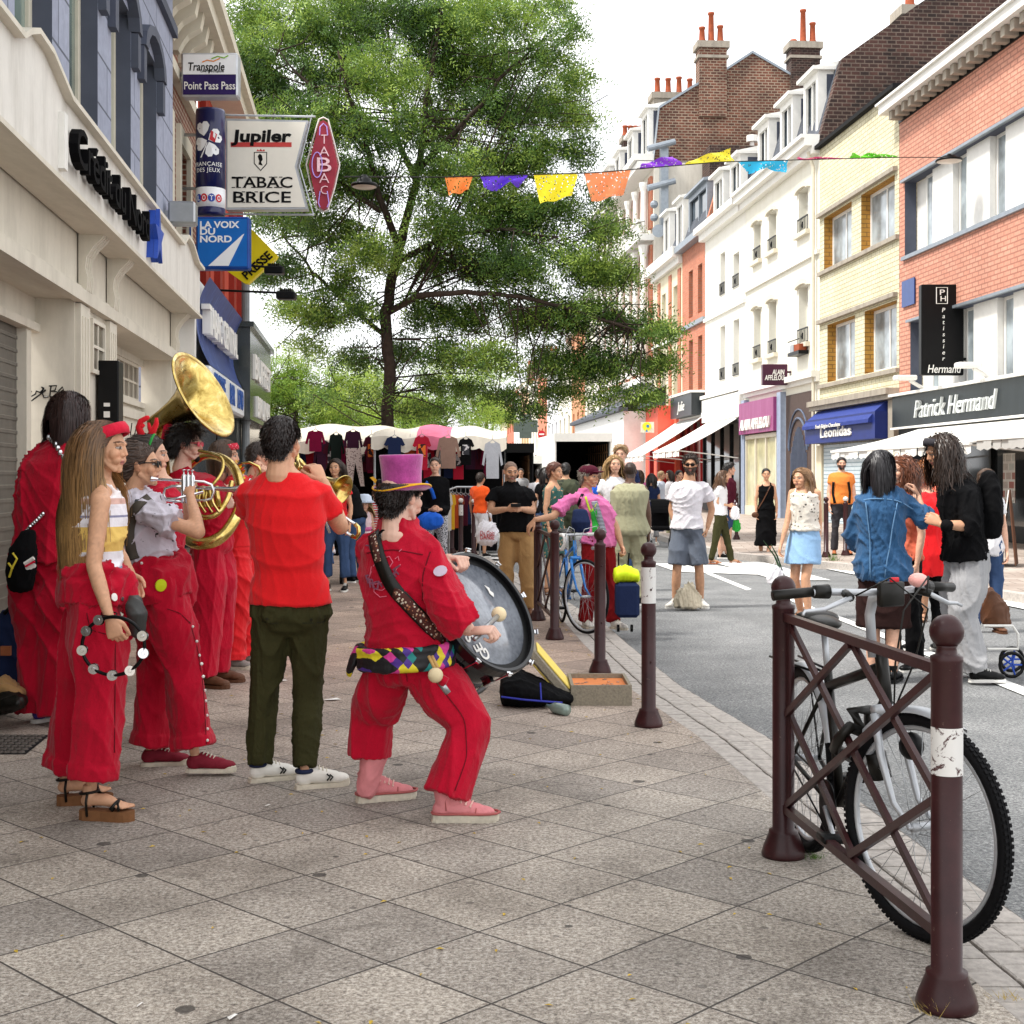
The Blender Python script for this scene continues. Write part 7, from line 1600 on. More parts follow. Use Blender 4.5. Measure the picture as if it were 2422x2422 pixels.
def bass_drum():
 n_=nrm(V(.70,-.52,.49));C=P(1146,1450,6.12);t=thing('bass_drum','black bass drum with grey head, chrome lugs and white lettering strapped to the drummer','drum',C-V(0,0,.3))
 Rr=.292;m_sh=mat('drum_shell','#17181b',.25,coat=.6)
 n=N('drum_head');v=n.coord();f=n.noise(v,3,4);g=n.noise(v,50,3);n.base(n.mix(.2,n.ramp(f,[(.35,'#666b75'),(.65,'#a2a7b0')]),n.ramp(g,[(.3,'#4a4a4e'),(.6,'#b0b4ba')])));n.set(Roughness=.16);n.b.inputs['Coat Weight'].default_value=.6;n.bump(n.noise(v,4,2),.12,.01)
 mb=MB();mb.smooth=True;mb.lathe([(Rr*.93,-.26),(Rr*.93,-.03)],56,o=C,ax=n_);mb.build('shell',m_sh,t)
 mb=MB();mb.smooth=True;mb.lathe([(0,-.004),(Rr*.955,-.004),(Rr*.96,-.012)],56,o=C,ax=n_,cap=False);mb.build('drum_head',n.m,t)
 for h in(0,-.26):
  mb=MB();mb.smooth=False;s_=1;mb.lathe([(Rr*.955,h-.005),(Rr*.955,h+.022),(Rr*1.0,h+.024),(Rr*1.03,h+.016),(Rr*1.03,h-.028),(Rr*.965,h-.03)],64,o=C,ax=n_,cap=False);mb.build('hoop',mat('black_hoop','#0d0d0f',.3,coat=.5),t)
 u,w_=perp(n_,(0.01,0.02,1))
 mb=MB();k=24;prev=None
 mb.smooth=True;mb.lathe([(Rr*.86,-.002),(Rr*.952,-.001)],56,o=C,ax=n_,cap=False);mb.build('damping_ring',m_black,t)
 for i in range(10):
  a=2*math.pi*i/10+.2;rd=u*math.cos(a)+w_*math.sin(a);tg=np.cross(n_,rd);mb=MB(frame(C+rd*Rr*.99,rd,tg,n_));mb.bbox((.006,-.011,.014),(.030,.011,.028),.003);mb.tube([(.020,0,.026),(.012,0,-.08)],.004,6);mb.bbox((-.02,-.012,-.13),(.016,.012,-.075),.004);mb.tube([(.020,-.013,.030),(.020,.013,.030)],.0045,6);mb.build('lug',m_chrome,t)
 mb=MB();rt=nrm(P(1160,1560,5.7)-P(1100,1500,5.75));rt=nrm(rt-n_*np.dot(rt,n_));upv=nrm(np.cross(n_,rt));
 for ch,x,y in(('G',1146,1548),('E',1130,1532),('S',1110,1510)):
  dd=nrm(P(x,y,10)-V(0,0,CH));o=V(0,0,CH);s_=np.dot(C-o,n_)/np.dot(dd,n_);put_text(mb,ch,o+dd*s_+n_*.002,-rt,-upv,.055,None,.02,0,.001)
 o=V(0,0,CH);dd=nrm(P(1157,1398,10)-o);s_=np.dot(C-o,n_)/np.dot(dd,n_);pp=o+dd*s_;mb.prism([(-.035,-.005),(-.01,.012),(.0,.004),(.02,.014),(.035,-.002),(.01,-.012),(-.01,-.004)],.001,.003,frame(pp,nrm(V(.5,.1,-.8)-n_*np.dot(V(.5,.1,-.8),n_)),nrm(np.cross(n_,V(.5,.1,-.8))),n_));mb.build('head_lettering',m_white,t)
 t=thing('drum_mallet','white felt headed drum mallet in the drummer right hand','mallet',P(1140,1500,5.8));mb=MB();mb.smooth=True;mb.tube([P(1122,1512,5.76),P(1142,1492,5.83),P(1176,1458,6.0)],[.010,.013,.012],10);mb.build('handle',m_steel,t);mb=MB();mb.smooth=True;mb.ball(P(1180,1453,6.03),.034,20);mb.build('mallet_head',mat('felt_ball','#e2cfa8'),t)
people_front()
# ---------------------------------------------------------------- trees
def leaf_mat(name,a,b_,c):
 n=N(name);at=n.n('Attribute');at.attribute_name='Col';n.base(n.ramp(at.outputs['Fac'],[(0,a),(.5,b_),(1,c)]));n.set(Roughness=.55);n.b.inputs['Specular IOR Level'].default_value=.3
 tr=n.n('BsdfTranslucent');n.l(n.ramp(at.outputs['Fac'],[(0,b_),(1,c)]),tr.inputs['Color']);ms=n.n('MixShader');ms.inputs[0].default_value=.28;n.l(n.b.outputs[0],ms.inputs[1]);n.l(tr.outputs[0],ms.inputs[2]);n.l(ms.outputs[0],n.t.nodes['Material Output'].inputs[0]);return n.m
m_bark=mat('bark','#3a3029',.95,var=.35,vs=9,bump=.8,bs=30)
m_leafA=leaf_mat('locust_leaves','#20361a','#4a6d2a','#a2ba54');m_leafB=leaf_mat('bright_leaves','#55752a','#85a43e','#bccc5c')
def fronds(pts,sz,r,lens,droop=.5,nl=6,tone=None):
 "feathery compound leaves: a stalk of paired leaflets at every point"
 n=len(pts);d=r.normal(size=(n,3));d[:,2]=d[:,2]*.4-droop;d/=np.linalg.norm(d,axis=1,keepdims=True);s=np.cross(d,r.normal(size=(n,3)));s/=np.linalg.norm(s,axis=1,keepdims=True)
 L=lens*(.6+.8*r.rand(n,1));V_,F_=[],[];w_=sz
 for i in range(nl):
  t=(i+.6)/nl;side=1 if i%2 else-1;b=pts+d*L*t+np.array([0,0,-.12])*L*t*t;e=b+s*side*w_*(1.3-.6*t)+d*w_*.45;q=d*w_*.38
  V_.append(np.stack([b-q*.6,e-q*.35,e+q*.35,b+q*.6],1))
 Vv=np.stack(V_,1).reshape(-1,3);f=np.arange(len(Vv)).reshape(-1,4);tn=(tone if tone is not None else r.rand(n));c=np.repeat(np.clip(tn+.24*r.normal(size=n),0,1),nl*4);return Vv,f,np.repeat(c[:,None],3,1)
def in_blobs(blobs,n,r,shell=.12):
 w_=np.array([b[3]*b[4]*b[5]*(b[6]if len(b)>6 else 1)for b in blobs]);k=r.choice(len(blobs),n,p=w_/w_.sum());B=np.array([b[:6]for b in blobs])[k]
 d=r.normal(size=(n,3));d/=np.linalg.norm(d,axis=1,keepdims=True);rad=(shell+(1-shell)*r.rand(n,1))**.6*(1+.22*r.normal(size=(n,1)));return B[:,:3]+d*rad*B[:,3:6],k
def limb_tree(name,label,base,branches,blobs,nleaf,leafm,z,sz=.05,lens=.3,seed=1,group=None,sub=9,holes=.12,droop=.5):
 r=np.random.RandomState(seed);t=thing(name,label,'tree',base,group);mb=MB();mb.smooth=True;tips=[]
 for pts,r0,r1 in branches:
  p=[np.array(q,float)for q in pts];Q=[]
  for i in range(len(p)-1):
   for u in np.linspace(0,1,5)[:-1]:Q.append(p[i]*(1-u)+p[i+1]*u+r.normal(size=3)*.025*(i>0))
  Q.append(p[-1]);rr=np.linspace(r0,r1,len(Q));mb.tube(Q,list(rr),9);tips+=Q[2:]
 tips=np.array(tips)
 for b in blobs:
  c=np.array(b[:3]);i=np.argmin(np.linalg.norm(tips-c,axis=1)+.0)
  for q in range(sub):
   e=c+r.normal(size=3)*np.array(b[3:6])*.6;s=tips[max(0,min(len(tips)-1,i+r.randint(-3,4)))];m_=(s+e)/2+r.normal(size=3)*.18;e2=e+V(0,0,-.25)
   mb.tube([s,m_,e,e2],[.022,.015,.009,.005],5)
 mb.build('trunk',m_bark,t)
 pts,k=in_blobs(blobs,nleaf,r);q=pts*1.15;hole=np.sin(q[:,0]*2.1+1.3*np.sin(q[:,2]*1.7))*np.sin(q[:,2]*2.4+np.sin(q[:,1]*2.0+q[:,0]))+.5*np.sin(q[:,0]*5.1+q[:,2]*4.3);pts=pts[(hole>-1.0+holes*2.0)]
 tone=.45+.25*np.sin(pts[:,0]*1.3+2)*np.sin(pts[:,2]*1.7)+.1*np.sin(pts[:,1]*3)
 v,f,c=fronds(pts,sz,r,lens,droop,tone=tone);fast_mesh('crown',v,f,leafm,t,c,smooth=False);return t
def trees():
 z=31.0
 def Q(x,y,dz=0):return P(x,y,z+dz)
 base=Q(918,1131+F*1.45/z);base[2]=0
 br=[([base,Q(918,1000),Q(920,860),Q(914,740),Q(932,640),Q(955,540)],.155,.11),([Q(955,540),Q(985,430),Q(1000,330),Q(1010,220),Q(1030,110),Q(1050,0)],.10,.03),([Q(945,590),Q(900,470,-.8),Q(870,360,-1),Q(830,240,-1),Q(800,120,-1.2)],.09,.03),([Q(985,430),Q(940,330,.6),Q(925,200,.8),Q(915,60,.8)],.07,.03),([Q(990,400),Q(1090,300,-.6),Q(1180,190,-.8),Q(1290,90,-.6)],.08,.02),
([Q(916,740),Q(990,700,-.8),Q(1100,690,-1.2),Q(1230,700,-1.2),Q(1380,740,-1),Q(1520,790,-1)],.085,.02),([Q(940,620),Q(1050,560,-.5),Q(1180,540,-.8),Q(1320,560,-.8)],.075,.02),([Q(918,800),Q(820,720,.5),Q(740,640,.5),Q(670,560,.5)],.06,.02),([Q(900,500,-.8),Q(800,430,-1.2),Q(700,350,-1.2),Q(620,250,-1)],.06,.02),([Q(1000,330),Q(1120,380,.8),Q(1240,420,.8)],.05,.02),([Q(870,360,-1),Q(760,240,-1),Q(660,120,-1)],.05,.015)]
 spots=[(620,40,1.3,.9),(720,60,1.2,1),(820,20,1.4,1),(930,50,1.5,1),(1050,40,1.4,1),(1170,30,1.4,.9),(1290,10,1.0,.6),(1330,60,.7,.4),(590,130,1.0,.8),(680,180,1.2,.8),(790,150,1.3,.9),(910,170,1.3,.9),(1040,160,1.3,.9),(1160,150,1.3,.9),(1270,130,1.0,.6),(610,250,1.0,.8),(700,290,1.1,.8),(800,280,1.2,.8),(910,290,1.1,.8),(1050,280,1.2,.9),(1170,260,1.3,.9),(1290,240,1.2,.7),(1360,180,.6,.35),(1370,270,.7,.4),
(680,400,.9,.6),(780,400,1.2,.8),(870,440,1.1,.8),(1060,400,1.3,.9),(1180,380,1.2,.8),(1290,360,1.1,.7),(1370,350,.6,.4),(720,510,.9,.6),(800,540,1.0,.7),(880,590,.8,.6),(1060,520,1.2,.8),(1180,500,1.3,.9),(1290,500,1.2,.8),(1390,480,.8,.5),(1430,540,.8,.5),(700,620,.8,.5),(790,660,.9,.6),(1000,620,.9,.6),(1110,620,1.2,.8),(1230,620,1.3,.8),(1350,620,1.2,.8),(1450,640,1.0,.6),(760,740,.8,.5),(850,730,.6,.5),(1010,730,1.0,.6),(1120,740,1.1,.7),(1240,740,1.3,.7),(1360,740,1.3,.7),(1470,750,1.1,.6),(1560,780,.7,.4),(1060,830,.9,.5),(1160,840,1.0,.5),(1280,850,1.1,.6),(1400,850,1.2,.6),(1490,860,1.0,.5),(1570,850,.5,.35),(1320,920,.8,.35),(1440,930,.8,.35),(1530,930,.5,.3),(840,840,.6,.4),(1010,900,.6,.35),(1100,915,.7,.3),(1200,925,.7,.3),(640,500,.8,.5),(620,640,.6,.4),(690,720,.6,.4),(720,820,.6,.4),(950,830,.7,.5),(880,930,.7,.35),(1000,960,.8,.3),(760,930,.5,.3),(1250,960,.6,.25)]
 r=np.random.RandomState(4);bl=[]
 for x,y,a,b in spots:p=Q(x,y,r.uniform(-1.6,1.6));bl.append((p[0],p[1],p[2],a*.82,1.15,b*.80))
 limb_tree('locust_tree','big feathery green street tree with dark branching trunk in the middle of the square',base,br,bl,60000,m_leafA,z,.070,.38,1,holes=.21,sub=3,droop=.55)
 def back(x,y0,y1,wpx,z,lab,n,lm,seed,nb=16,sz=.07):
  b=P(x,1131,z);b[2]=0;rr=np.random.RandomState(seed);bl=[]
  for _ in range(nb):
   u=rr.uniform(-.5,.5);yy=rr.uniform(y0,y1);p=P(x+u*wpx,yy,z+rr.uniform(-1.5,1.5));s_=wpx*z/F*.20;bl.append((p[0],p[1],p[2],s_,s_*.9,s_*.7))
  top=P(x,(y0+y1)/2,z);br=[([b,b*.5+top*.5,top],.18,.06),([b*.4+top*.6,P(x-wpx*.3,y0*.5+y1*.5,z)],.07,.02),([b*.5+top*.5,P(x+wpx*.3,y0*.6+y1*.4,z)],.07,.02)]
  limb_tree('broadleaf_tree',lab,b,br,bl,n,lm,z,sz,.35,seed,'trees behind the market stalls',5,.10)
 back(700,860,1010,330,46,'lighter green tree behind the left market stall',7000,m_leafB,2)
 back(520,900,1040,170,50,'yellow green tree behind the corner of the left row',4000,m_leafB,3,12)
 back(1000,880,1010,330,58,'sunlit green tree behind the trunk of the big feathery tree',6500,m_leafB,4)
 back(830,930,1040,300,52,'low bright green tree between the two stall canopies',5000,m_leafB,5)
 back(1150,900,1000,110,64,'small dark green tree at the far end of the stalls',2500,m_leafA,6,8)
trees()
# ---------------------------------------------------------------- onlookers and passers-by
ZR=lambda py:F*(CH-RH)/(py-HY)
def T(m,**k):return('shirt',m,k)
def B(m,**k):return('trousers',m,k)
def Sh(m,**k):return('shorts',m,k)
flor=pattern('leaf_print','#ded8cc','#54504a',22,.2);legg=pattern('squiggle_print','#c8c8cc','#23232a',14,.5,kind='w');stri=pattern('thin_stripes','#e6e3e6','#b9b2bd',22,.75,kind='s');camo=pattern('camouflage','#3f4430','#1f2418',9,.3);dres=pattern('tropic_print','#2f5a54','#d0a07a',20,.25);rst=pattern('red_stripes','#c62c34','#d8d4d0',9,.6,kind='s')
def strap_line(r,m,pts,w_=.035,nm='strap'):
 d=Drape(kid(r,'shirt')+kid(r,'trousers')+kid(r,'dress'));strap(r,d,pts,w_,m,nm,.006,10)
def crowd():
 P_=person;g=-.08
 r,j=P_('man in black polo shirt and beige cargo trousers looking up from his phone',14.3,1222,1457,1.68,-95,0,dict(head=(1208,1116,0),neck=(1210,1150,.02),shR=(1168,1166,0),shL=(1250,1166,0),elR=(1160,1210,-.05),wrR=(1200,1204,-.32),elL=(1260,1208,-.05),wrL=(1232,1204,-.32),ankL=(1252,1440,0),ankR=(1196,1440,0)),'tan',(.06,.05,.045),T(c_blk,hem=-.02,ease=.03,sr=1.25,collar=1),B(c_beige,loose=1.25,cuff=.08),('sneaker',m_brown,m_brown),head_yaw=-75,head_pitch=-8,hair='shaved',beard=.55,fat=1.08,hands=('half','half'),seed=41)
 t=thing('mobile_phone','black phone in the hands of the man in the polo shirt','phone',P(1218,1198,13.9));mb=MB();a,b=P(1208,1199,13.9),P(1232,1191,13.9);mb.bbox((a[0],13.86,a[2]),(b[0],13.93,b[2]),.004);mb.build('phone_body',m_black,t)
 def carrier(x0,y0,x1,y1,z,lab,m,txt=None):
  t=thing('carrier_bag',lab,'bag',P((x0+x1)/2,y1,z));cx=(x0+x1)/2;w_=(x1-x0)/2/F*z;U=V(1,0,0);D_=V(0,1,0);q=lambda u:P(cx,y0+(y1-y0)*u,z)
  bl=Blob();bl.loft([q(.36),q(.5),q(.7),q(.9),q(1.0)],[U*w_*k for k in(.62,.85,1,.95,.6)],[D_*w_*k for k in(.3,.5,.6,.55,.3)],20,.01,.01);bl.limb([q(.42)-U*w_*.5,q(.18)-U*w_*.2,q(0)],[w_*.2,w_*.12,w_*.06],8,flat=.5);bl.limb([q(.42)+U*w_*.5,q(.18)+U*w_*.3,q(.02)],[w_*.2,w_*.12,w_*.06],8,flat=.5)
  v,f=bl.skin(.008,2);fast_mesh('bag',folds(v,f,.012,30,5),f,m,t)
  if txt:mb=MB();[put_text(mb,s_,P(cx,y0+(y1-y0)*yy,z-w_*.66),(1,0,0),(0,0,1),.045,w_*1.2,.012,.1,.002)for s_,yy in txt];mb.build('red_lettering',mat('letter_red','#b0282c'),t)
 mbag=mat('white_plastic','#e4e2e6',.35,var=.04,bump=.2,bs=20)
 carrier(1124,1205,1181,1289,14.0,'white carrier bag with red lettering hanging from the phone man wrist',mbag,(('Du Coin',.66),('DANSE',.78)))
 r,j=P_('old man in pink shirt, striped tie, dark red trousers and cap leaning on a bollard',13.2,1415,1483,1.62,-62,0,dict(head=(1394,1128,0),neck=(1384,1168,.02),shR=(1345,1182,0),shL=(1422,1186,.02),elR=(1308,1222,-.1),wrR=(1264,1230,-.2),fiR=(1247,1252,-.2),elL=(1455,1242,0),wrL=(1470,1290,-.05),ankR=(1384,1470,0),ankL=(1452,1470,-.1)),'tan',(.18,.15,.12),T(c_pink,hem=-.2,ease=.024,sleeve=.75,sr=1.3,collar=1,amp=.011),B(c_dred,loose=1.25,cuff=.08),('sneaker',m_wshoe,m_sole),head_yaw=-35,hair='short',fat=1.04,hands=('relax','grip'),seed=42)
 mb=MB(hmat(j));mb.smooth=True;mb.ball((-.01,0,.055),(.112,.092,.07),20);mb.ball((.10,0,.052),(.07,.07,.010),14);mb.build('cap',c_mar,r)
 strap_line(r,m_black,[(1378,1170),(1366,1200),(1358,1240)],.03);strap_line(r,mat('lime_strap','#b4c83a',.6),[(1385,1176),(1398,1215),(1410,1190)],.02);strap_line(r,pattern('striped_tie','#20242c','#b8bcc8',24,.55,kind='s'),[(1405,1186),(1415,1215),(1428,1262)],.06,'tie');strap_line(r,c_green,[(1404,1205),(1408,1240),(1408,1262)],.06,'undershirt')
 blob_part(r,'camera_case',c_navy,lambda b:b.loft([P(1374,1256,12.95),P(1374,1235,12.92),P(1372,1208,12.95)],[V(.085,0,0),V(.095,0,0),V(.07,0,0)],[V(0,.06,0),V(0,.08,0),V(0,.06,0)],12,.02,.02),.01,.003)
 t=thing('suitcase','dark blue wheeled suitcase with pulled out handle beside the man in pink','suitcase',P(1480,1466,12.9));a,b=P(1455,1458,12.9),P(1510,1376,12.9);mb=MB();mb.bbox((a[0],12.75,a[2]),(b[0],13.0,b[2]),.03);mb.build('case',c_navy,t);mb=MB();mb.tube([P(1463,1376,12.95),P(1463,1308,12.95),P(1488,1308,12.95),P(1482,1376,12.95)],.009,6);mb.build('handle',m_black,t)
 for x in(1462,1494):mb=MB();c=P(x,1462,12.85);c[2]=.035;mb.lathe([(.035,-.012),(.035,.012)],14,o=c,ax=(1,0,0));mb.build('wheel',m_black,t)
 t=thing('yellow_bag','fluorescent yellow bag lying on top of the blue suitcase','bag',P(1480,1376,12.9));bl=Blob();bl.loft([P(1456,1360,12.88),P(1480,1356,12.88),P(1508,1362,12.88)],[V(0,0,.075),V(0,0,.085),V(0,0,.06)],[V(0,.12,0)]*3,14,.02,.02);v,f=bl.skin(.01,2);fast_mesh('bag',folds(v,f,.006,20,2),f,mat('fluo_yellow','#d6f01a',.6),t)
 mb=None
 P_('broad dark skinned man with back to us in khaki waistcoat and white sleeves',15.6,1490,1427,1.64,78,0,dict(),'brown',BLK,T(c_khaki,hem=-.15,ease=.045,sleeve=0),B(c_khaki,loose=1.3,cuff=.09),head_yaw=88,hair='shaved',fat=1.2,seed=43)
 w2,j2=S.objects[-1],None
 P_('tall fair haired young man in dark blue top standing behind the waistcoat man',18.5,1468,1131+4672/18.5,1.90,-100,0,{},'light',(.30,.19,.09),T(c_navy),B(c_jean),hair='quiff',seed=44)
 P_('blonde woman in sunglasses and white top half hidden by the waistcoat man',17.0,1452,1131+4672/17,1.74,-80,1,{},'light',BLO,T(c_wht),B(c_jean),hair='long',hl=dict(L=.4),seed=45);
 r,j=P_('bearded man in white T-shirt, sunglasses and grey shorts with hands in his pockets',16.1,1625,1437,1.77,-92,0,dict(head=(1633,1100,0),shR=(1598,1152,0),shL=(1669,1152,0),elR=(1588,1206,.05),wrR=(1598,1246,0),elL=(1684,1206,.05),wrL=(1673,1250,0),ankR=(1597,1424,0),ankL=(1657,1424,0),kneeR=(1601,1350,-.05),kneeL=(1654,1350,-.05)),'tan',(.035,.02,.014),T(stri,hem=-.02,ease=.03,sr=1.25,sleeve=.6),Sh(cloth('grey_blue_shorts','#5d6470'),len=.86,loose=1.15),('sneaker',m_wshoe,m_white),head_yaw=-100,hair='curly',beard=.8,hl=dict(beard=1,thick=.7,L=.8),hands=('half','half'),toes=(-125,-75),ground=g,seed=46);sunglasses(j)
 t=thing('canvas_bag','cream canvas tote bag slumped on the road between two feet','bag',P(1627,1440,15.9));bl=Blob();c=lambda x,y:P(x,y,15.8);bl.loft([c(1628,1434),c(1627,1415),c(1628,1395),c(1634,1378)],[V(.17,0,0),V(.155,0,0),V(.11,0,0),V(.04,0,0)],[V(0,.12,0),V(0,.10,0),V(0,.07,0),V(0,.03,0)],16,.02,.02);v,f=bl.skin(.011,2);fast_mesh('bag',folds(v,f,.02,20,8),f,cloth('canvas','#c8bda6'),t)
 z=ZR(1333);P_('woman with wavy brown hair, white T-shirt and olive trousers walking right',z,1704,1333,1.68,-15,1,dict(kneeR=(1690,1288,-.1),ankR=(1682,1326,-.1),kneeL=(1722,1285,0),ankL=(1730,1326,0),head=(1712,1128,0),wrR=(1722,1195,-.1),elR=(1698,1190,-.1)),'warm',(.12,.06,.03),T(c_wht),B(c_olive,cuff=.06,hi=.3),('sandal',m_tanl,m_tanl),hair='wavy',hl=dict(L=.26,wave=.2),ground=g,seed=47)
 carrier(1727,1182,1750,1228,z-.1,'crumpled white bag carried by the woman in olive trousers',mbag);carrier(1732,1218,1752,1256,z+.1,'bright green shopping bag below the white one',c_green)
 P_('man in maroon jumper and shorts walking behind the woman in olive trousers',ZR(1322),1722,1322,1.82,-10,0,dict(kneeR=(1705,1280,.1),ankR=(1703,1318,.1)),'light',BLK,T(c_mar,sleeve=1.9,ease=.04),Sh(c_jean,len=.8),('sneaker',m_black,m_white),hair='quiff',ground=g,seed=48)
 r,j=P_('woman in long sleeveless black dress with crossbody bag walking towards us',ZR(1318),1812,1318,1.72,-95,1,dict(ankR=(1800,1310,0),ankL=(1816,1311,-.2)),'warm',BLK,('tank',c_blk,dict(hem=0,ease=.02)),('dress',c_blk,dict(len=1.62,flare=1.15,hi=.4)),('sandal',m_brown,m_brown),hair='bun',ground=g,seed=49);strap_line(r,m_brown,[(1822,1150),(1805,1185),(1790,1210)],.02);blob_part(r,'shoulder_bag',m_brown,lambda b:b.ell(P(1786,1218,j['pelvis'][1]-.25),(.07,.04,.06)),.012,0)
 r,j=P_('young woman in white patterned sleeveless top and pale denim skirt looking left',ZR(1462),1903,1462,1.70,-120,1,dict(head=(1894,1132,0),ankR=(1895,1450,.05),ankL=(1912,1450,-.1),kneeR=(1880,1372,0),kneeL=(1905,1370,-.1),elR=(1862,1235,0),wrR=(1848,1288,-.05),elL=(1938,1238,0),wrL=(1935,1290,-.05)),'warm',(.22,.12,.055),('tank',flor,dict(hem=.1,ease=.03)),('skirt',c_ldenim,dict(len=.62,flare=1.12,hi=.24)),('sandal',m_blkl,m_tanl),head_yaw=-135,hair='long',hl=dict(L=.36,part=.0),ground=g,seed=50)
 z=ZR(1462)-.1;carrier(1815,1318,1858,1385,z,'white carrier bag with leeks in the young woman hand',mbag);t=thing('leek','dark green leek tops sticking out of the white carrier bag','vegetable',P(1850,1360,z));mb=MB();[mb.tube([P(1852+k,1365,z),P(1832+k*2,1315,z),P(1806+k*6,1279+k*3,z)],[.025,.03,.012],8,flat=.3)for k in(0,3)];mb.build('leaves',mat('leek_green','#1f4a24',.5),t)
 z=4543/(1312-HY);r,j=P_('bearded man in orange T-shirt with backpack straps in front of the pale shutter',z,1990,1312,1.80,-95,0,{},'light',BLK,T(c_org,ease=.03),B(c_grey if 0 else cloth('charcoal_cloth','#3a383c')),('sneaker',m_tanl,m_black),hair='short',beard=.9,hl=dict(beard=1),ground=.04,seed=51,fat=1.15);strap_line(r,m_black,[(1972,1140),(1970,1165),(1975,1190)],.05);strap_line(r,m_black,[(2006,1140),(2010,1165),(2008,1190)],.05)
 z=10.2;r,j=P_('black haired woman with back to us in blue denim jacket and dark skirt',z,2082,1608,1.70,68,1,dict(head=(2086,1108,0),neck=(2090,1150,0),shR=(2142,1185,.0),shL=(2040,1185,.05),elR=(2190,1235,-.05),wrR=(2172,1172,.05),fiR=(2150,1128,.08),elL=(2018,1270,.1),wrL=(2040,1310,.3),pelvis=(2090,1345,0),ankR=(2112,1590,-.05),ankL=(2062,1585,.1),kneeR=(2112,1490,0),kneeL=(2066,1490,.1)),'light',(.014,.012,.014),T(c_denim,hem=-.14,ease=.055,sleeve=1.55,sr=1.7,amp=.014,collar=1),('skirt',c_brn,dict(len=.95,flare=1.15)),('hi',m_black,m_black),head_yaw=35,hair='bob',hl=dict(L=.22,thick=1.3),ground=g,seed=52,lod=1,hands=('half','relax'))
 strap_line(r,mat('denim_seam','#5d82a6',.8),[(2012,1190),(2060,1180),(2120,1182),(2160,1205)],.008,'seam');strap_line(r,MATS['denim_seam'],[(2120,1190),(2105,1280),(2092,1365)],.008,'seam');strap_line(r,MATS['denim_seam'],[(2050,1190),(2058,1280),(2060,1365)],.008,'seam')
 P_('woman with auburn hair and glasses facing the denim jacket woman',10.9,2135,ZR(10.9)+HY if 0 else HY+4930/10.9,1.70,-150,1,{},'light',RDH,T(cloth('coral_cloth','#cf6a50'),sleeve=0),B(c_blk),hair='wavy',hl=dict(L=.3,wave=.3),ground=g,seed=53)
 P_('person in long loose red shirt behind the denim jacket woman',12.0,2192,HY+4930/12,1.66,100,1,{},'light',(.35,.13,.04),T(c_red2,hem=-.4,ease=.06,sr=1.4,sleeve=1.4),B(c_blk),hair='curly',ground=g,seed=54,fat=1.15)
 P_('dark haired man in salmon shirt and blue shorts behind the curly haired man',14.5,2212,HY+4930/14.5,1.72,-110,0,{},'tan',BLK,T(cloth('salmon_cloth','#e87860')),Sh(cloth('royal_blue','#2346b4')),('sandal',m_brown,m_brown),hair='curly',ground=g,seed=55)
 P_('person in jeans and white top walking behind the backpack',13.5,2332,HY+4930/13.5,1.62,-90,1,{},'light',BR1,T(c_wht,hem=-.2),B(c_jean),('sneaker',m_brown,m_brown),ground=g,seed=56)
 r,j=P_('curly haired man in black sweatshirt and grey sweatpants with head band, facing left',z,2292,1606,1.86,186,0,dict(head=(2222,1070,0),neck=(2262,1130,0),shR=(2284,1168,.22),shL=(2290,1168,-.16),chest=(2276,1200,0),waist=(2276,1260,0),pelvis=(2282,1320,0),elL=(2295,1245,-.22),wrL=(2225,1240,-.2),fiL=(2190,1222,-.15),elR=(2270,1240,.25),wrR=(2210,1225,.15),kneeL=(2275,1460,-.1),ankL=(2308,1588,-.1),kneeR=(2258,1460,.1),ankR=(2262,1570,.25)),'tan',BR2,T(c_blk,hem=-.02,ease=.04,sleeve=1.25,sr=1.35,amp=.01),B(c_grey,loose=1.5,cuff=.095,amp=.016),('sneaker',m_black,m_white),head_yaw=186,head_pitch=-16,hair='wavy',hl=dict(L=.36,wave=.28,thick=1.3),ground=g,seed=57,lod=1,toes=(-5,-5)if 0 else(8,2),beard=.35,hands=('half','half'))
 headband(j,cloth('charcoal_cloth','#3a383c'),.055,26,z=.06,r=(.112,.096));backpack(j,c_blk,(.15,.09,.23),(0,-.185,.40))
 blob_part(r,'wrist_wrap',c_blk,lambda b:b.limb([P(2243,1244,9.98),P(2236,1242,9.99)],[.045,.045]),.01,0)
 z=10.6;t=thing('shopping_trolley','brown leather shopping trolley with white frame and blue wheels at the right edge','trolley',P(2372,1585,z));blob_part(t,'trolley_bag',m_brown,lambda b:b.loft([P(2355,1475,z),P(2352,1440,z),P(2338,1400,z)],[V(.11,0,.0),V(.10,0,.03),V(.04,0,.02)],[V(0,.12,0),V(0,.12,0),V(0,.06,0)],14,.03,.02),.012,.01)
 mb=MB();[mb.tube([P(2325,1480,z+d),P(2395,1480,z+d),P(2408,1500,z+d),P(2408,1535,z+d),P(2335,1535,z+d)],.011,6)for d in(-.14,.14)];mb.build('trolley_frame',m_white,t)
 for d in(-.16,.16):
  c=P(2393,1535,z+d);c[2]=g+.1;mb=MB();mb.tube([c+V(.09*math.cos(a),0,.09*math.sin(a))for a in np.linspace(0,6.28,20,endpoint=False)],.014,8,closed=True);mb.mt(1);[mb.tube([c,c+V(.085*math.cos(a),0,.085*math.sin(a))],.008,5)for a in np.linspace(0,6.28,6)[:-1]];mb.build('wheel',[m_black,mat('wheel_blue','#2c4fae')],t)
 P_('smiling woman with black and white hat and long dark hair by the stroller',17.5,795,HY+4672/17.5,1.70,-100,1,{},'warm',BR2,T(c_red2),B(c_jean,len=.75),hair='long',seed=60)
 j=None;o=S.objects
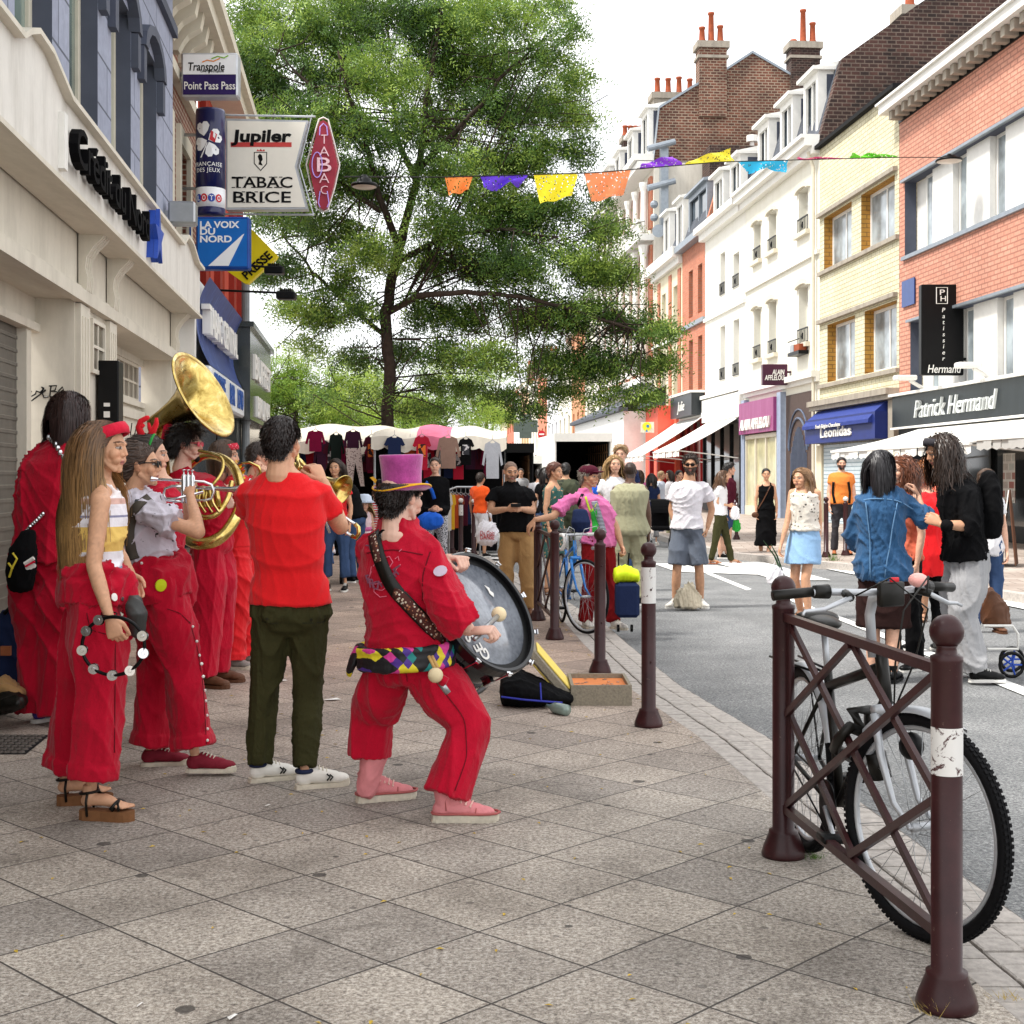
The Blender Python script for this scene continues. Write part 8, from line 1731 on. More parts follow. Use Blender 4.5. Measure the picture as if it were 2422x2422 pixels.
 P_('man in dark jacket bending over behind the little girl',19,842,HY+4672/19,1.66,150,0,{},'tan',BLK,T(c_blk,sleeve=1.9,ease=.04),B(c_jean),lean=22,seed=61)
 r,j=P_('little girl in white sun hat and pink and white dress',19.5,862,1368,1.16,-88,1,{},'light',BLO,('tank',cloth('pale_pink','#e8cdd0'),dict(hem=.1)),('dress',cloth('pale_pink','#e8cdd0'),dict(len=1.25,flare=1.5,hi=.35)),('sandal',m_white,m_sole),hair='long',hl=dict(L=.25),hs=1.15,seed=62);mb=MB(hmat(j));mb.smooth=True;mb.lathe([(.17,.02),(.115,.06),(.105,.12),(.06,.15),(0,.155)],20,o=(-.01,0,0),ax=(0,0,1));mb.build('sun_hat',cloth('pale_blue_cloth','#c8d4e4'),r);strap_line(r,c_pink,[(851,1250),(866,1252),(880,1250)],.06,'waist_band')
 P_('child in red and white striped top beside the little girl',20,893,HY+4672/20,1.30,-80,0,{},'light',BR1,T(rst),B(c_jean),hs=1.1,seed=63)
 r,j=P_('woman in black top and patterned leggings with a large blue bag',19.5,1030,HY+4672/19.5,1.75,-95,1,dict(wrR=(1020,1205,-.3),wrL=(1040,1205,-.3),elR=(996,1208,0),elL=(1058,1205,0)),'light',BR2,T(c_blk,sleeve=1.8),B(legg,cuff=.06,amp=.003),hair='bun',seed=64);blob_part(r,'blue_bag',cloth('bright_blue','#1f5cc4'),lambda b:b.ell(P(1018,1232,19.1),(.2,.08,.13)),.02,.01);strap_line(r,MATS['bright_blue'],[(1008,1140),(1022,1160),(1028,1180)],.05)
 P_('boy in bright orange T-shirt and white shorts by the clothes rail',25,1135,HY+4672/25,1.55,60,0,{},'tan',BR2,T(c_org2),Sh(c_wht),seed=65)
 P_('short haired woman in leaf patterned dress carrying a yellow bag',17,1308,HY+4672/17,1.64,-30,1,{},'warm',(.10,.03,.015),('tank',dres,{}),('dress',dres,dict(len=1.0,hi=.35)),('sandal',m_brown,m_brown),hair='short',hl=dict(thick=1.6),seed=66)
 P_('man in camouflage T-shirt in front of the open truck',22,1338,HY+4672/22,1.70,95,0,{},'tan',BLK,T(camo,ease=.03),B(camo),seed=67,fat=1.15)
 sp=[(1275,27,'white T-shirt seen from behind left of the truck',c_wht,c_jean,BLK,90),(1291,25,'black T-shirt seen from behind left of the truck',c_blk,c_jean,BLK,100),(1232,38,'grey top far down the street behind the phone man',c_grey,c_blk,BR2,-90),(1420,24,'bright blue top behind the cap man',MATS['bright_blue'],c_blk,BR1,120),(1562,36,'pale blue shirt under the white awning',cloth('pale_blue_cloth','#c8d4e4'),c_jean,(.3,.2,.1),-30),(1585,35,'white top under the white awning',c_wht,c_khaki,BR2,200),(1605,33,'dark top next to the white shirted man',c_blk,c_jean,BLK,-60),(1512,34,'magenta top under the far awning',c_pink,c_blk,BR1,80),(597,15.5,'grey jacket, nearly bald, behind the musicians',cloth('charcoal_cloth','#3a383c'),c_blk,(.1,.09,.08),60),(1462,40,'dark blue top by the truck',c_navy,c_jean,BR1,10),(1640,37,'brown top behind the bearded man',c_brn,c_blk,BR2,170),(1190,40,'rust coloured top far behind the boy',c_org,c_jean,BR1,-120)]
 for i,(x,z,l,a,b,h,yw)in enumerate(sp):P_('distant person in '+l,z,x,HY+(4672 if x<1250 else 4930)/z,1.72 if z>16 else 1.70,yw,i%2,{},'tan' if i%3 else 'light',h,T(a),B(b),ground=0 if x<1250 else g,seed=70+i,hair='short' if i%2==0 else 'bob',group='people far down the street',lod=2)
 P_('woman in navy top and cropped grey trousers pushing a stroller',31,1541,HY+4930/31,1.62,80,1,{},'warm',BLK,T(c_navy),B(c_grey,len=.7),('sneaker',m_wshoe,m_white),hair='bob',ground=g,seed=90)
crowd()
# ---------------------------------------------------------------- street furniture, stalls, vehicles, small things
m_plum=None
def plum():
 n=N('plum_iron_paint');v=n.coord();f=n.noise(v,5,6,.7);g=n.noise(v,55,4,.7)
 c=n.ramp(f,[(.3,'#2b1315'),(.7,'#3f2021')]);c=n.mix(n.math('MULTIPLY',n.ramp(g,[(.66,0.0),(.74,1.0)]),.6),c,'#8a7468');n.base(c);n.set(Roughness=.34);n.b.inputs['Specular IOR Level'].default_value=.3;n.bump(g,.12,.004);return n.m
m_plum=plum()
n=N('torn_sticker');v=n.coord();f=n.noise(v,22,6,.75,.6);n.base(n.ramp(f,[(.40,'#4a2c2c'),(.43,'#d8d6d2')]));n.set(Roughness=.6);m_stick=n.m
POST=[(.082,0),(.084,.012),(.078,.035),(.056,.09),(.056,.10),(.042,.105),(.042,.945),(.044,.95),(.044,.962),(.030,.968),(.026,.985),(.03,.992)]
def post_mesh(name,parent=None,x=0.0,ball=None,st=None):
 mb=MB();mb.lathe(POST,28,o=(x,0,0));mb.s=[len(f)==4 for f in mb.f];mb.smooth=True;mb.mt(1 if ball else 0);mb.ball((x,0,1.03),.047,24);mb.mt(0,False)
 for h in(.38,.80):mb.ball((x+.01,-.043,h),.007,8)
 o=mb.build(name,[m_plum,ball]if ball else m_plum,parent)
 if st:q=MB();a0,a1,h0,h1=st;k=14;q.smooth=True;q.add([(x+.0435*math.cos(a0+(a1-a0)*i/k),.0435*math.sin(a0+(a1-a0)*i/k),h)for h in(h0,h1)for i in range(k+1)],[(i,i+1,k+2+i,k+1+i)for i in range(k)]);q.build('sticker',m_stick,o)
 return o
def bollards():
 def one(px,py,z,label,ball=None,st=None,gnd=0,group='bollards along the kerb'):
  t=thing('bollard',label,'bollard',(0,0,0),group);post_mesh('post',t,0,ball,st);p=P(px,py,z);t.location=(p[0],p[1],gnd);return t
 one(1534,1717,7.97,'nearest single bollard, with torn paper around its top, right of the open case',None,(-math.pi,0,.72,.93));one(1419,1592,10.13,'bollard between the pink shirt man legs and the open case');one(1204,1440,15.1,'bollard behind the phone man legs')
 mw=mat('chipped_white_ball','#d6d2cc',.6,var=.2,vs=40);one(1121,1318,25.0,'white topped bollard in front of the orange shirted boy',mw);one(1090,1316,25.6,'white topped bollard with a sticker by the clothes rail',mw,(-math.pi,0,.75,.95));one(1069,1308,26.4,'plain topped bollard by the yellow coats')
 one(1742,1276,4543/145,'small bollard on the far pavement behind the walking woman',None,None,.04);one(1954,1318,4543/187,'bollard next to the man in the orange T-shirt',None,None,.04);one(2000,1316,4543/183,'white topped bollard behind the girl with the denim skirt',mw,None,.04)
 def barrier(p0,p1,label,st=None):
  a=V(p0[0],p0[1],0);d=V(p1[0]-p0[0],p1[1]-p0[1],0);t=thing('street_barrier',label,'barrier',(0,0,0),'iron barriers on the kerb');L=float(np.linalg.norm(d));post_mesh('post',t,0,None,st);post_mesh('post',t,L)
  f=MB();h1,h0,w_,e=.92,.19,.017,.006;f.box((.04,-.015,h1-.015),(L-.04,.015,h1+.015));f.box((.04,-.015,h0-.015),(L-.04,.015,h0+.015));f.box((.042,-.004,h0+.02),(.085,.004,h1-.02));f.box((L-.085,-.004,h0+.02),(L-.042,.004,h1-.02));f.build('rails',m_plum,t)
  U0,U1=.06,L-.06;q=lambda u,v_:V(U0+(U1-U0)*u,0,h1-.018-(h1-h0-.036)*v_)
  for s_,segs in((1,(((0,0),(1,1)),((.5,0),(1,.5)),((0,.5),(.5,1)))),(-1,(((.5,0),(0,.5)),((1,0),(0,1)),((1,.5),(.5,1))))):
   for(u0,v0),(u1,v1)in segs:
    A,B_=q(u0,v0),q(u1,v1);dd=nrm(B_-A);nn=np.cross(dd,(0,1,0));m=MB(frame(A+V(0,.006*s_,0),dd,V(0,1,0),nn));m.box((0,-.008,-.0125),(float(np.linalg.norm(B_-A)),.008,.0125));m.build('cross_bar',m_plum,t)
  t.location=tuple(a);t.rotation_euler=(0,0,math.atan2(d[1],d[0]))
 pB,pA=P(1853,2025,5.23),P(2239,2382,3.735);barrier(pA,pB,'near iron lattice barrier with two ball topped posts and a bicycle locked to it',(1.45,4.6,.64,.77))
 pE,pF=P(1312,1512,12.26),P(1272,1465,13.9);barrier(pE,pF,'far iron lattice barrier with the blue racing bicycle')
bollards()
def bike(label,rear,head,steer,g,road,mf,mfk):
 t=thing('bicycle',label,'bicycle',(rear[0],rear[1],g));ca,sa=math.cos(head),math.sin(head);M=frame(V(rear[0],rear[1],g),V(ca,sa,0),V(-sa,ca,0),V(0,0,1));Rw=.335;wb=1.07
 def wheel(M,cx):
  mb=MB(M);mb.smooth=True;rt=.021 if not road else.013;c=V(cx,0,Rw+rt)
  ring=lambda r,n=56:[c+V(r*math.cos(a),0,r*math.sin(a))for a in np.linspace(0,2*math.pi,n,endpoint=False)]
  mb.tube(ring(Rw),rt,10,closed=True);
  if not road:
   mb.smooth=False
   for i in range(110):
    a=2*math.pi*i/110;
    for y in(-.012,.0,.012):aa=a+(.5 if y==0 else 0)*2*math.pi/110;o=c+V((Rw+rt-.001-abs(y)*.25)*math.cos(aa),y,(Rw+rt-.001-abs(y)*.25)*math.sin(aa));mb.box((-.003,-.0045,-.006),(.004,.0045,.006),frame(o,V(math.cos(aa),0,math.sin(aa)),V(0,1,0),V(-math.sin(aa),0,math.cos(aa))))
  ty=mb.build('tyre',mat('tyre_rubber','#101012',.75,var=.3,vs=40,spec=.15),t)
  mb=MB(M);mb.smooth=True;mb.tube(ring(Rw-rt-.006),.010,8,closed=True);mb.mt(1)
  for i in range(32):
   a=2*math.pi*i/32;s_=1 if i%2 else-1;a2=a+(.9 if(i//2)%2 else-.9);mb.tube([c+V(.022*math.cos(a2),.03*s_,.022*math.sin(a2)),c+V((Rw-rt-.008)*math.cos(a),0,(Rw-rt-.008)*math.sin(a))],.0011,4)
  mb.mt(0);mb.tube([c+V(0,-.045,0),c+V(0,.045,0)],.014,10);mb.tube([c+V(0,-.06,0),c+V(0,.06,0)],.006,8);mb.build('rim',[m_alu,m_steel],t);return c
 wheel(M,0);zc=Rw+(.021 if not road else.013);BBx,BBz=.44,.27;st=V(.28,0,.74);hd0,hd1=V(.90,0,.72 if not road else.70),V(.855,0,.86 if not road else.84);bb=V(BBx,0,BBz);rh=V(0,0,zc);tr=.019 if not road else.015
 mb=MB(M);mb.smooth=True;mb.tube([bb,st],tr*.9,12);mb.tube([bb+V(.01,0,.02),hd0],tr*1.25 if not road else tr,12);mb.tube([st-V(-.01,0,.06),hd1-V(.0,0,.03)],tr,12);mb.tube([hd0-V(0,0,.02),hd1+V(-.006,0,.02)],tr*1.15,12)
 for y in(-.055,.055):mb.tube([bb+V(-.03,y*.5,0),rh+V(0,y,0)],.009,8);mb.tube([st-V(0,0,.08)+V(0,y*.3,0),rh+V(0,y,0)],.008,8)
 mb.build('bike_frame',mf,t)
 mb=MB(M);mb.smooth=True;mb.tube([st,st+V(-.04,0,.14)],.013,10);mb.mt(1);mb.ball(st+V(-.06,0,.17),(.13,.062,.028),18);mb.ball(st+V(-.13,0,.18),(.07,.085,.03),16);mb.build('saddle',[m_alu,m_blkl],t)
 mb=MB(M);mb.smooth=True;y=-.05;mb.lathe([(.0,-.004),(.095,-.003),(.098,0),(.095,.003),(0,.004)],32,o=bb+V(0,y,0),ax=(0,1,0));mb.mt(1)
 for s_ in(1,-1):e=bb+V(s_*.15,-s_*.075,-s_*.07);mb.tube([bb+V(0,-s_*.06,0),e],.009,8);mb.mt(0);mb.bbox(tuple(e+V(-.045,-.05 if s_>0 else-.03,-.012)),tuple(e+V(.045,.03 if s_>0 else.05,.012)),.004);mb.mt(2);mb.box(tuple(e+V(-.047,-.03,-.006)),tuple(e+V(-.045,.02,.006)));mb.mt(1)
 mb.mt(0);mb.tube([bb+V(0,y,.085),rh+V(0,y,.035)],.004,6);mb.tube([bb+V(0,y,-.085),rh+V(0,y,-.035)],.004,6);mb.build('crankset',[m_black,m_alu,mat('amber','#e08a1c',.4)],t)
 hx=.93;sM=np.array(Matrix.Rotation(steer,4,'Z'));MF=M@frame(V(hx-.02,0,0),(1,0,0),(0,1,0),(0,0,1))@sM;c=wheel(MF,wb-hx+.02);MF_o=V(0,0,0)
 mb=MB(MF);mb.smooth=True;k=V(-(.0),0,0);cr=V(-.002,0,.70)
 for y in(-.052,.052):mb.tube([cr+V(0,y,-.01),V(.03,y*1.05,.56),V(.085,y,.42),c+V(0,y,0)],[.015,.013,.010,.008],10)
 mb.tube([cr+V(0,-.055,0),cr+V(0,.055,0)],.018,10);mb.build('fork',mfk,t)
 mb=MB(MF);mb.smooth=True
 if road:
  mb.tube([V(-.07,0,.86),V(-.07,0,.91),V(.02,0,.92)],.013,10);mb.tube([V(.02,-.20,.92),V(.02,.20,.92)],.012,10);mb.mt(1)
  for y in(-.2,.2):mb.tube([V(.02,y*.6,.92),V(.02,y,.92),V(.07,y,.925),V(.10,y,.90),V(.10,y,.84),V(.06,y,.79),V(.0,y,.785)],.017,10);mb.mt(0);mb.tube([V(.10,y,.90),V(.125,y,.93),V(.13,y,.86),V(.12,y,.80)],.006,6);mb.tube([V(.11,y,.92),V(.12,y*.8,1.0),V(.06,y*.3,.97),V(.0,0,.74)],.0035,6);mb.mt(1)
  mb.build('handlebar',[m_alu,mat('white_bar_tape','#e2e0dc',.6)],t)
 else:
  mb.tube([V(-.07,0,.86),V(-.085,0,1.0),V(-.07,0,1.05),V(-.02,0,1.07)],[.016,.017,.018,.016],12);H_=1.085
  mb.tube([V(-.10,-.36,H_-.01),V(-.06,-.22,H_),V(-.02,-.08,H_-.005),V(-.02,.08,H_-.005),V(-.06,.22,H_),V(-.10,.36,H_-.01)],.012,10);mb.mt(1)
  for s_ in(1,-1):
   mb.tube([V(-.070,.25*s_,H_),V(-.105,.38*s_,H_-.01)],[.016,.017],12);mb.tube([V(-.058,.195*s_,H_),V(-.068,.245*s_,H_)],[.024,.021],12);mb.tube([V(-.03,.15*s_,H_-.005),V(.02,.17*s_,H_-.015)],.014,8);mb.mt(0);mb.tube([V(.015,.165*s_,H_-.015),V(.0,.26*s_,H_-.05),V(-.02,.32*s_,H_-.055),V(-.01,.335*s_,H_-.065)],[.009,.008,.006,.005],8);mb.mt(1)
   mb.tube([V(.02,.15*s_,H_-.01),V(.10,.08*s_,H_+.05),V(.13,-.05*s_,H_-.05),V(.08,-.04*s_,.86),V(.03,0,.70)],.0032,6)
  mb.bbox((.0,-.05,H_-.05),(.03,.05,H_+.03),.006);mb.mt(2);mb.ball((.0,.13,H_+.03),(.032,.032,.024),14);mb.mt(3);mb.bbox((.028,-.018,H_+.03),(.036,.018,H_+.045),.002)
  mb.build('handlebar',[m_alu,m_blkl,mat('pink_bell','#e8a8a0',.3),mat('red_plastic','#c8202c',.4)],t)
  for MM,cx,a0,a1 in((M,0,.35,2.6),(MF,c[0],1.1,2.35)):
   q=MB(MM);q.smooth=True;n_=26;v=[]
   for i in range(n_+1):
    a=a0+(a1-a0)*i/n_
    for y,dr in((-.027,-.014),(-.02,0),(0,.008),(.02,0),(.027,-.014)):r_=Rw+.034+dr;v.append((cx+r_*math.cos(a),y,zc+r_*math.sin(a)))
   q.add(v,[(i*5+e,i*5+e+1,i*5+6+e,i*5+5+e)for i in range(n_)for e in range(4)]);q.build('mudguard',m_alu,t)
  q=MB(M);q.smooth=True;[q.tube([V(x,y,.70),V(x-.02 if x<.1 else x,y*.9,.70 if x<.1 else.71)],.005,6)for x,y in((-.2,.05),(-.2,-.05))];[q.tube([V(-.3,y,.715),V(.2,y*.6,.725)],.005,6)for y in(-.06,0,.06)];[q.tube([V(-.15,y,.715),V(0,y,zc)],.004,6)for y in(-.055,.055)];q.build('carrier',m_black,t)
  q=MB(M);q.bbox((-.34,-.04,.66),(-.31,.04,.70),.005);q.build('rear_light',mat('red_plastic','#c8202c',.4),t)
  q=MB(MF);q.smooth=True;q.ball((.11,0,.60),(.04,.04,.045),14);q.tube([(.0,0,.70),(.06,0,.66),(.10,0,.62)],.006,6);q.build('lamp',m_black,t)
  q=MB();a=P(2045,1735,4.62);b=P(1985,1745,4.55);e=P(2015,1680,4.6);q.smooth=True;q.tube([a,P(2010,1720,4.5),b,P(1975,1770,4.6),P(2010,1790,4.75),P(2055,1770,4.8),e+V(.06,0,0),e],.020,8,closed=True);q.tube([P(2070,1780,4.5),P(2085,1840,4.5)],.035,10);tag(q.build('cable_lock',m_blkl),'thick black cable lock around the barrier bars and the near bicycle','lock')
 return t
def bikes():
 rear=P(1905,2008,5.33);fr=P(2140,2225,4.27);h=math.atan2(fr[1]-rear[1],fr[0]-rear[0]);bike('black and silver city bicycle with turned front wheel behind the near barrier',rear,h,R(22),0.0,False,m_blkl,m_alu)
 rear=P(1330,1480,13.6);bike('blue racing bicycle with white handlebar tape leaning on the far barrier',(rear[0],13.72),R(-84),R(28),0.0,True,mat('bright_blue_paint','#1f78c8',.3,coat=.5),mat('bright_blue_paint','#1f78c8'))
bikes()
def garment(x0,x1,y0,y1,z,m,label,kind='shirt',pr=None):
 t=thing('hanging_trousers' if kind=='legs' else 'hanging_garment',label,'garment',P((x0+x1)/2,y1,z),'clothes hanging on the stalls');w_=x1-x0;hh=y1-y0
 if kind=='legs':pl=[(0,0),(.8,0),(1,1),(.8,1),(.5,.35),(.35,1),(.12,1)]
 else:s=.22;pl=[(.36,.0),(.42,.05),(.58,.05),(.64,0),(.85,.07),(1,.62),(.9,.66),(.80,.3),(.80,1),(.2,1),(.2,.3),(.1,.66),(0,.62),(.15,.07)]
 if kind=='tee':pl[5:7]=[(1,.3),(.88,.34)];pl[11:13]=[(.12,.34),(0,.3)]
 q=[P(x0+w_*a,y0+hh*b,z)for a,b in pl];mb=MB();mb.prism([(p[0],p[2])for p in q],-(z+.03),-(z-.03),frame((0,0,0),(1,0,0),(0,0,1),(0,-1,0)));mb.build('cloth_panel',m,t)
 if pr:mb=MB();a,b=P(x0+w_*.3,y0+hh*.62,z),P(x0+w_*.7,y0+hh*.25,z);mb.box((a[0],z-.04,a[2]),(b[0],z-.031,b[2]));mb.build('print',pr,t)
 if kind!='legs':mb=MB();c=P((x0+x1)/2,y0,z);mb.tube([c+V(-.1,0,-.04),c+V(0,0,.03),c+V(.1,0,-.04)],.008,5);mb.tube([c+V(0,0,.03),c+V(0,0,.12)],.005,5);mb.build('hanger',m_steel,t)
def stalls():
 m_can=plaster('canopy_canvas','#d6cfc0','#9a9080',.4)
 def stall(x0,x1,z,dep,ytop,yval,label,pink=None,slope=0):
  t=thing('market_stall',label,'market stall',P((x0+x1)/2,HY,z));t.location.z=0;a,b=P(x0,ytop,z),P(x1,ytop,z);hv=P(0,yval,z)[2];W_=b[0]-a[0]
  def roof(u,v):return V(a[0]+W_*u,z+dep*v,hv-.1+(a[2]-hv+.02)*math.sin(math.pi*min(max(v,0),1))**.7*(.6+.4*math.sin(math.pi*u))+.12+.03*math.sin(u*19))
  mb=MB();mb.smooth=True;mb.grid(roof,24,10);f0=mb.f;mb.m=[1 if pink and pink[0]<(i%24)/24<pink[1]else 0 for i in range(len(mb.f))];mb.c=0
  n_=40
  for i in range(n_):
   u0,u1=i/n_,(i+1)/n_;p0,p1=roof(u0,0),roof(u1,0);s0,s1=.22+.05*abs(math.sin(u0*n_/4*math.pi)),.22+.05*abs(math.sin(u1*n_/4*math.pi));mb.c=1 if pink and pink[0]<u0<pink[1]else 0;mb.add([p0,p1,p1+V(0,-.04,-s1),p0+V(0,-.04,-s0)],[(0,1,2,3)])
  mb.build('canopy',[m_can,mat('pink_canvas','#c86a84',.8)],t)
  for u in(.02,.5,.98):
   for v in(0.05,.98):q=roof(u,v);mb=MB();mb.tube([(q[0],q[1],0),tuple(q-V(0,0,.1))],.025,8);mb.build('pole',m_steel,t)
  mb=MB();mb.tube([roof(0,.02)-V(0,0,.15),roof(1,.02)-V(0,0,.15)],.018,6);mb.build('hanging_bar',m_steel,t)
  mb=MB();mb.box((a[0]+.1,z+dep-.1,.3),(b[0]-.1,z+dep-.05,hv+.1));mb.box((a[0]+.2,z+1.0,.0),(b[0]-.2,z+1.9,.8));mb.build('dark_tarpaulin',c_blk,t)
  return t
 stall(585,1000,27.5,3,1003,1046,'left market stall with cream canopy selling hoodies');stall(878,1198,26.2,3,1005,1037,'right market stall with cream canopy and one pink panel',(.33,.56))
 pr=pattern('photo_print','#2a1418','#e0702a',6,.5);pz=pattern('grey_print','#c8c4c4','#2a2a30',5,.5);plaid=pattern('checked_cloth','#c8b8b0','#5a3c40',30,.3)
 L=[(590,640,1035,1140,27.4,c_mar,'dark wine hooded top with white cords at the far left of the stall','shirt',None),(722,770,1018,1068,27.2,cloth('wine_cloth','#7a1238'),'wine red sweater hanging highest on the left stall','shirt',None),(775,815,1025,1100,27.3,cloth('forest_black','#16201c'),'black green jacket next to the wine red sweater','shirt',None),(812,858,1018,1080,27.1,cloth('plum_cloth','#3a1c30'),'plum coloured long sleeved top above the checked trousers','shirt',None),(818,862,1060,1150,26.9,plaid,'tight checked trousers on a hanging leg form','legs',None),(858,900,1030,1112,27.0,c_mar,'maroon shirt with an orange photo print','tee',pr),
(908,958,1032,1100,26.1,c_navy,'navy T-shirt hanging in the middle of the stalls','tee',None),(976,1020,1030,1112,26.0,cloth('crimson_cloth','#b01c34'),'crimson T-shirt with an orange photo print','tee',pr),(1030,1090,1032,1108,25.9,cloth('taupe_cloth','#8a6f62'),'taupe long sleeved top hanging wide','shirt',None),(1082,1122,1036,1100,26.0,c_blk,'black shirt with a grey portrait print','tee',pz),(1140,1190,1044,1132,25.8,cloth('light_grey_cloth','#a9acb2'),'long pale grey hooded dress at the right end of the stall','shirt',None),(1170,1200,1046,1110,26.3,c_blk,'dark jacket behind the pale grey dress','shirt',None),(955,985,1040,1140,26.3,cloth('rust_cloth','#b8502a'),'rust orange top between the navy and crimson T-shirts','shirt',None),(880,915,1040,1120,26.4,c_blk,'black trousers pair folded on a hanger','tee',None)]
 for a in L:garment(*a)
 rg=random.Random(9);cc=[c_blk,c_mar,c_navy,MATS['forest_black'],MATS['plum_cloth'],cloth('dark_grey_cloth','#2c2c30'),MATS['wine_cloth'],MATS['crimson_cloth']]
 for i in range(22):
  x=640+i*25+rg.uniform(-5,5);w_=rg.uniform(34,48);y=1040+rg.uniform(-6,14);garment(x,x+w_,y,y+rg.uniform(60,95),27.6+rg.uniform(-.2,.2)-(1.0 if x>880 else 0),cc[(i*5+i//8)%8],('black','maroon','navy','greenish black','plum','dark grey','wine red','crimson')[(i*5+i//8)%8]+(' long sleeved',' short sleeved')[i%2]+' garment in the back row behind the '+min(L,key=lambda q:abs(q[0]+q[1]-2*x-w_)+20*((q[4]*10)%3))[6].split(' with')[0].split(' at the')[0].split(' hanging')[0].split(' in the')[0].split(' next')[0].split(' above')[0].split(' between')[0].split(' on a')[0].split(' behind')[0],('shirt','tee')[i%2],(None,None,pz)[i%3])
 for i,(x,m,n_)in enumerate(((1062,mat('pale_coat','#c8c4bc',.9),'pale grey'),(1070,cloth('mustard_cloth','#d8a82c'),'mustard yellow'),(1080,MATS['rust_cloth'],'rust red'),(1090,cloth('terracotta_cloth','#8a3a24'),'terracotta'),(1101,c_mar,'dark wine'),(1110,c_navy,'navy'))):garment(x-9,x+9,1165+i*1,1255-i*3,25.4+i*.12,m,f'{n_} coat hanging on the round clothes rail','tee')
 t=thing('clothes_rail','round metal clothes rail with coats beside the white topped bollards','clothes rail',P(1090,1310,25.5));mb=MB();mb.tube([P(1058,1160,25.3),P(1080,1152,25.3),P(1130,1152,25.5),P(1150,1160,25.8)],.02,6);mb.tube([P(1135,1155,25.6),P(1135,1312,25.6)],.02,6);mb.tube([P(1062,1157,25.4),P(1062,1312,25.4)],.02,6);mb.build('rail',m_steel,t)
 def truck(xl,xr,z,ln,h,label,body,gnd=-.08,cab=False):
  X0,X1=(xl-CX)*z/F,(xr-CX)*z/F;t=thing('box_truck' if not cab else 'van',label,'truck',((X0+X1)/2,z,gnd));th=.06;b0=.75;mb=MB();M=frame((X0,z,gnd),(1,0,0),nrm(V(-.1,1,0)),(0,0,1));W_=X1-X0;mb.M=M
  mb.box((0,0,b0),(th,ln,h));mb.box((W_-th,0,b0),(W_,ln,h));mb.box((0,0,h),(W_,ln,h+.07));mb.box((0,0,b0-.1),(W_,ln,b0));mb.box((th,ln-.1,b0),(W_-th,ln,h));mb.box((-.02,-.03,h-.22),(W_+.02,0,h+.1));mb.mt(1).box((th+.01,.4,b0+.01),(W_-th-.01,ln-.11,b0+.03));mb.box((th+.005,.3,b0),(th+.03,ln-.12,h-.02));mb.box((W_-th-.03,.3,b0),(W_-th-.005,ln-.12,h-.02));mb.box((th,ln-.14,b0),(W_-th,ln-.11,h-.02));mb.box((th,.3,h-.03),(W_-th,ln-.12,h-.005));mb.build('box_body',[body,m_dark],t)
  mb=MB(M);[mb.box((W_-th-.06,.5+k*.5,b0+.1),(W_-th-.032,.56+k*.5,h-.3))for k in range(int(ln*2)-2)];[mb.box((W_-th-.065,.4,b0+.4+k*.45),(W_-th-.03,ln-.3,b0+.46+k*.45))for k in range(4)];mb.build('load_rail',mat('wood_slats','#7a5a3c',.8),t)
  mb=MB(M);mb.bbox((.1,ln,.35),(W_-.1,ln+1.9,h*.72),.12);mb.build('cab',body,t)
  for x in(.12,W_-.34):
   for y in(1.2,ln+1.0):w_=MB(M);w_.lathe([(.2,0),(.38,.01),(.40,.04),(.40,.2),(.38,.22),(.2,.22)],20,o=(x,y,.4),ax=(1,0,0));w_.build('wheel',m_black,t)
  for x in(.04,W_-.16):w_=MB(M);w_.bbox((x,-.04,b0-.28),(x+.12,0,b0-.12),.01);w_.build('tail_light',mat('red_plastic','#c8202c'),t)
 truck(1312,1447,52,6.0,3.15,'white box truck with its dark cargo bay open towards us',m_white);truck(1192,1262,47,4.5,2.55,'dark van with open rear beyond the phone man',m_black,0.0,True);truck(1238,1300,56,4.5,2.35,'white van left of the open box truck',m_white,-.08,True)
stalls()
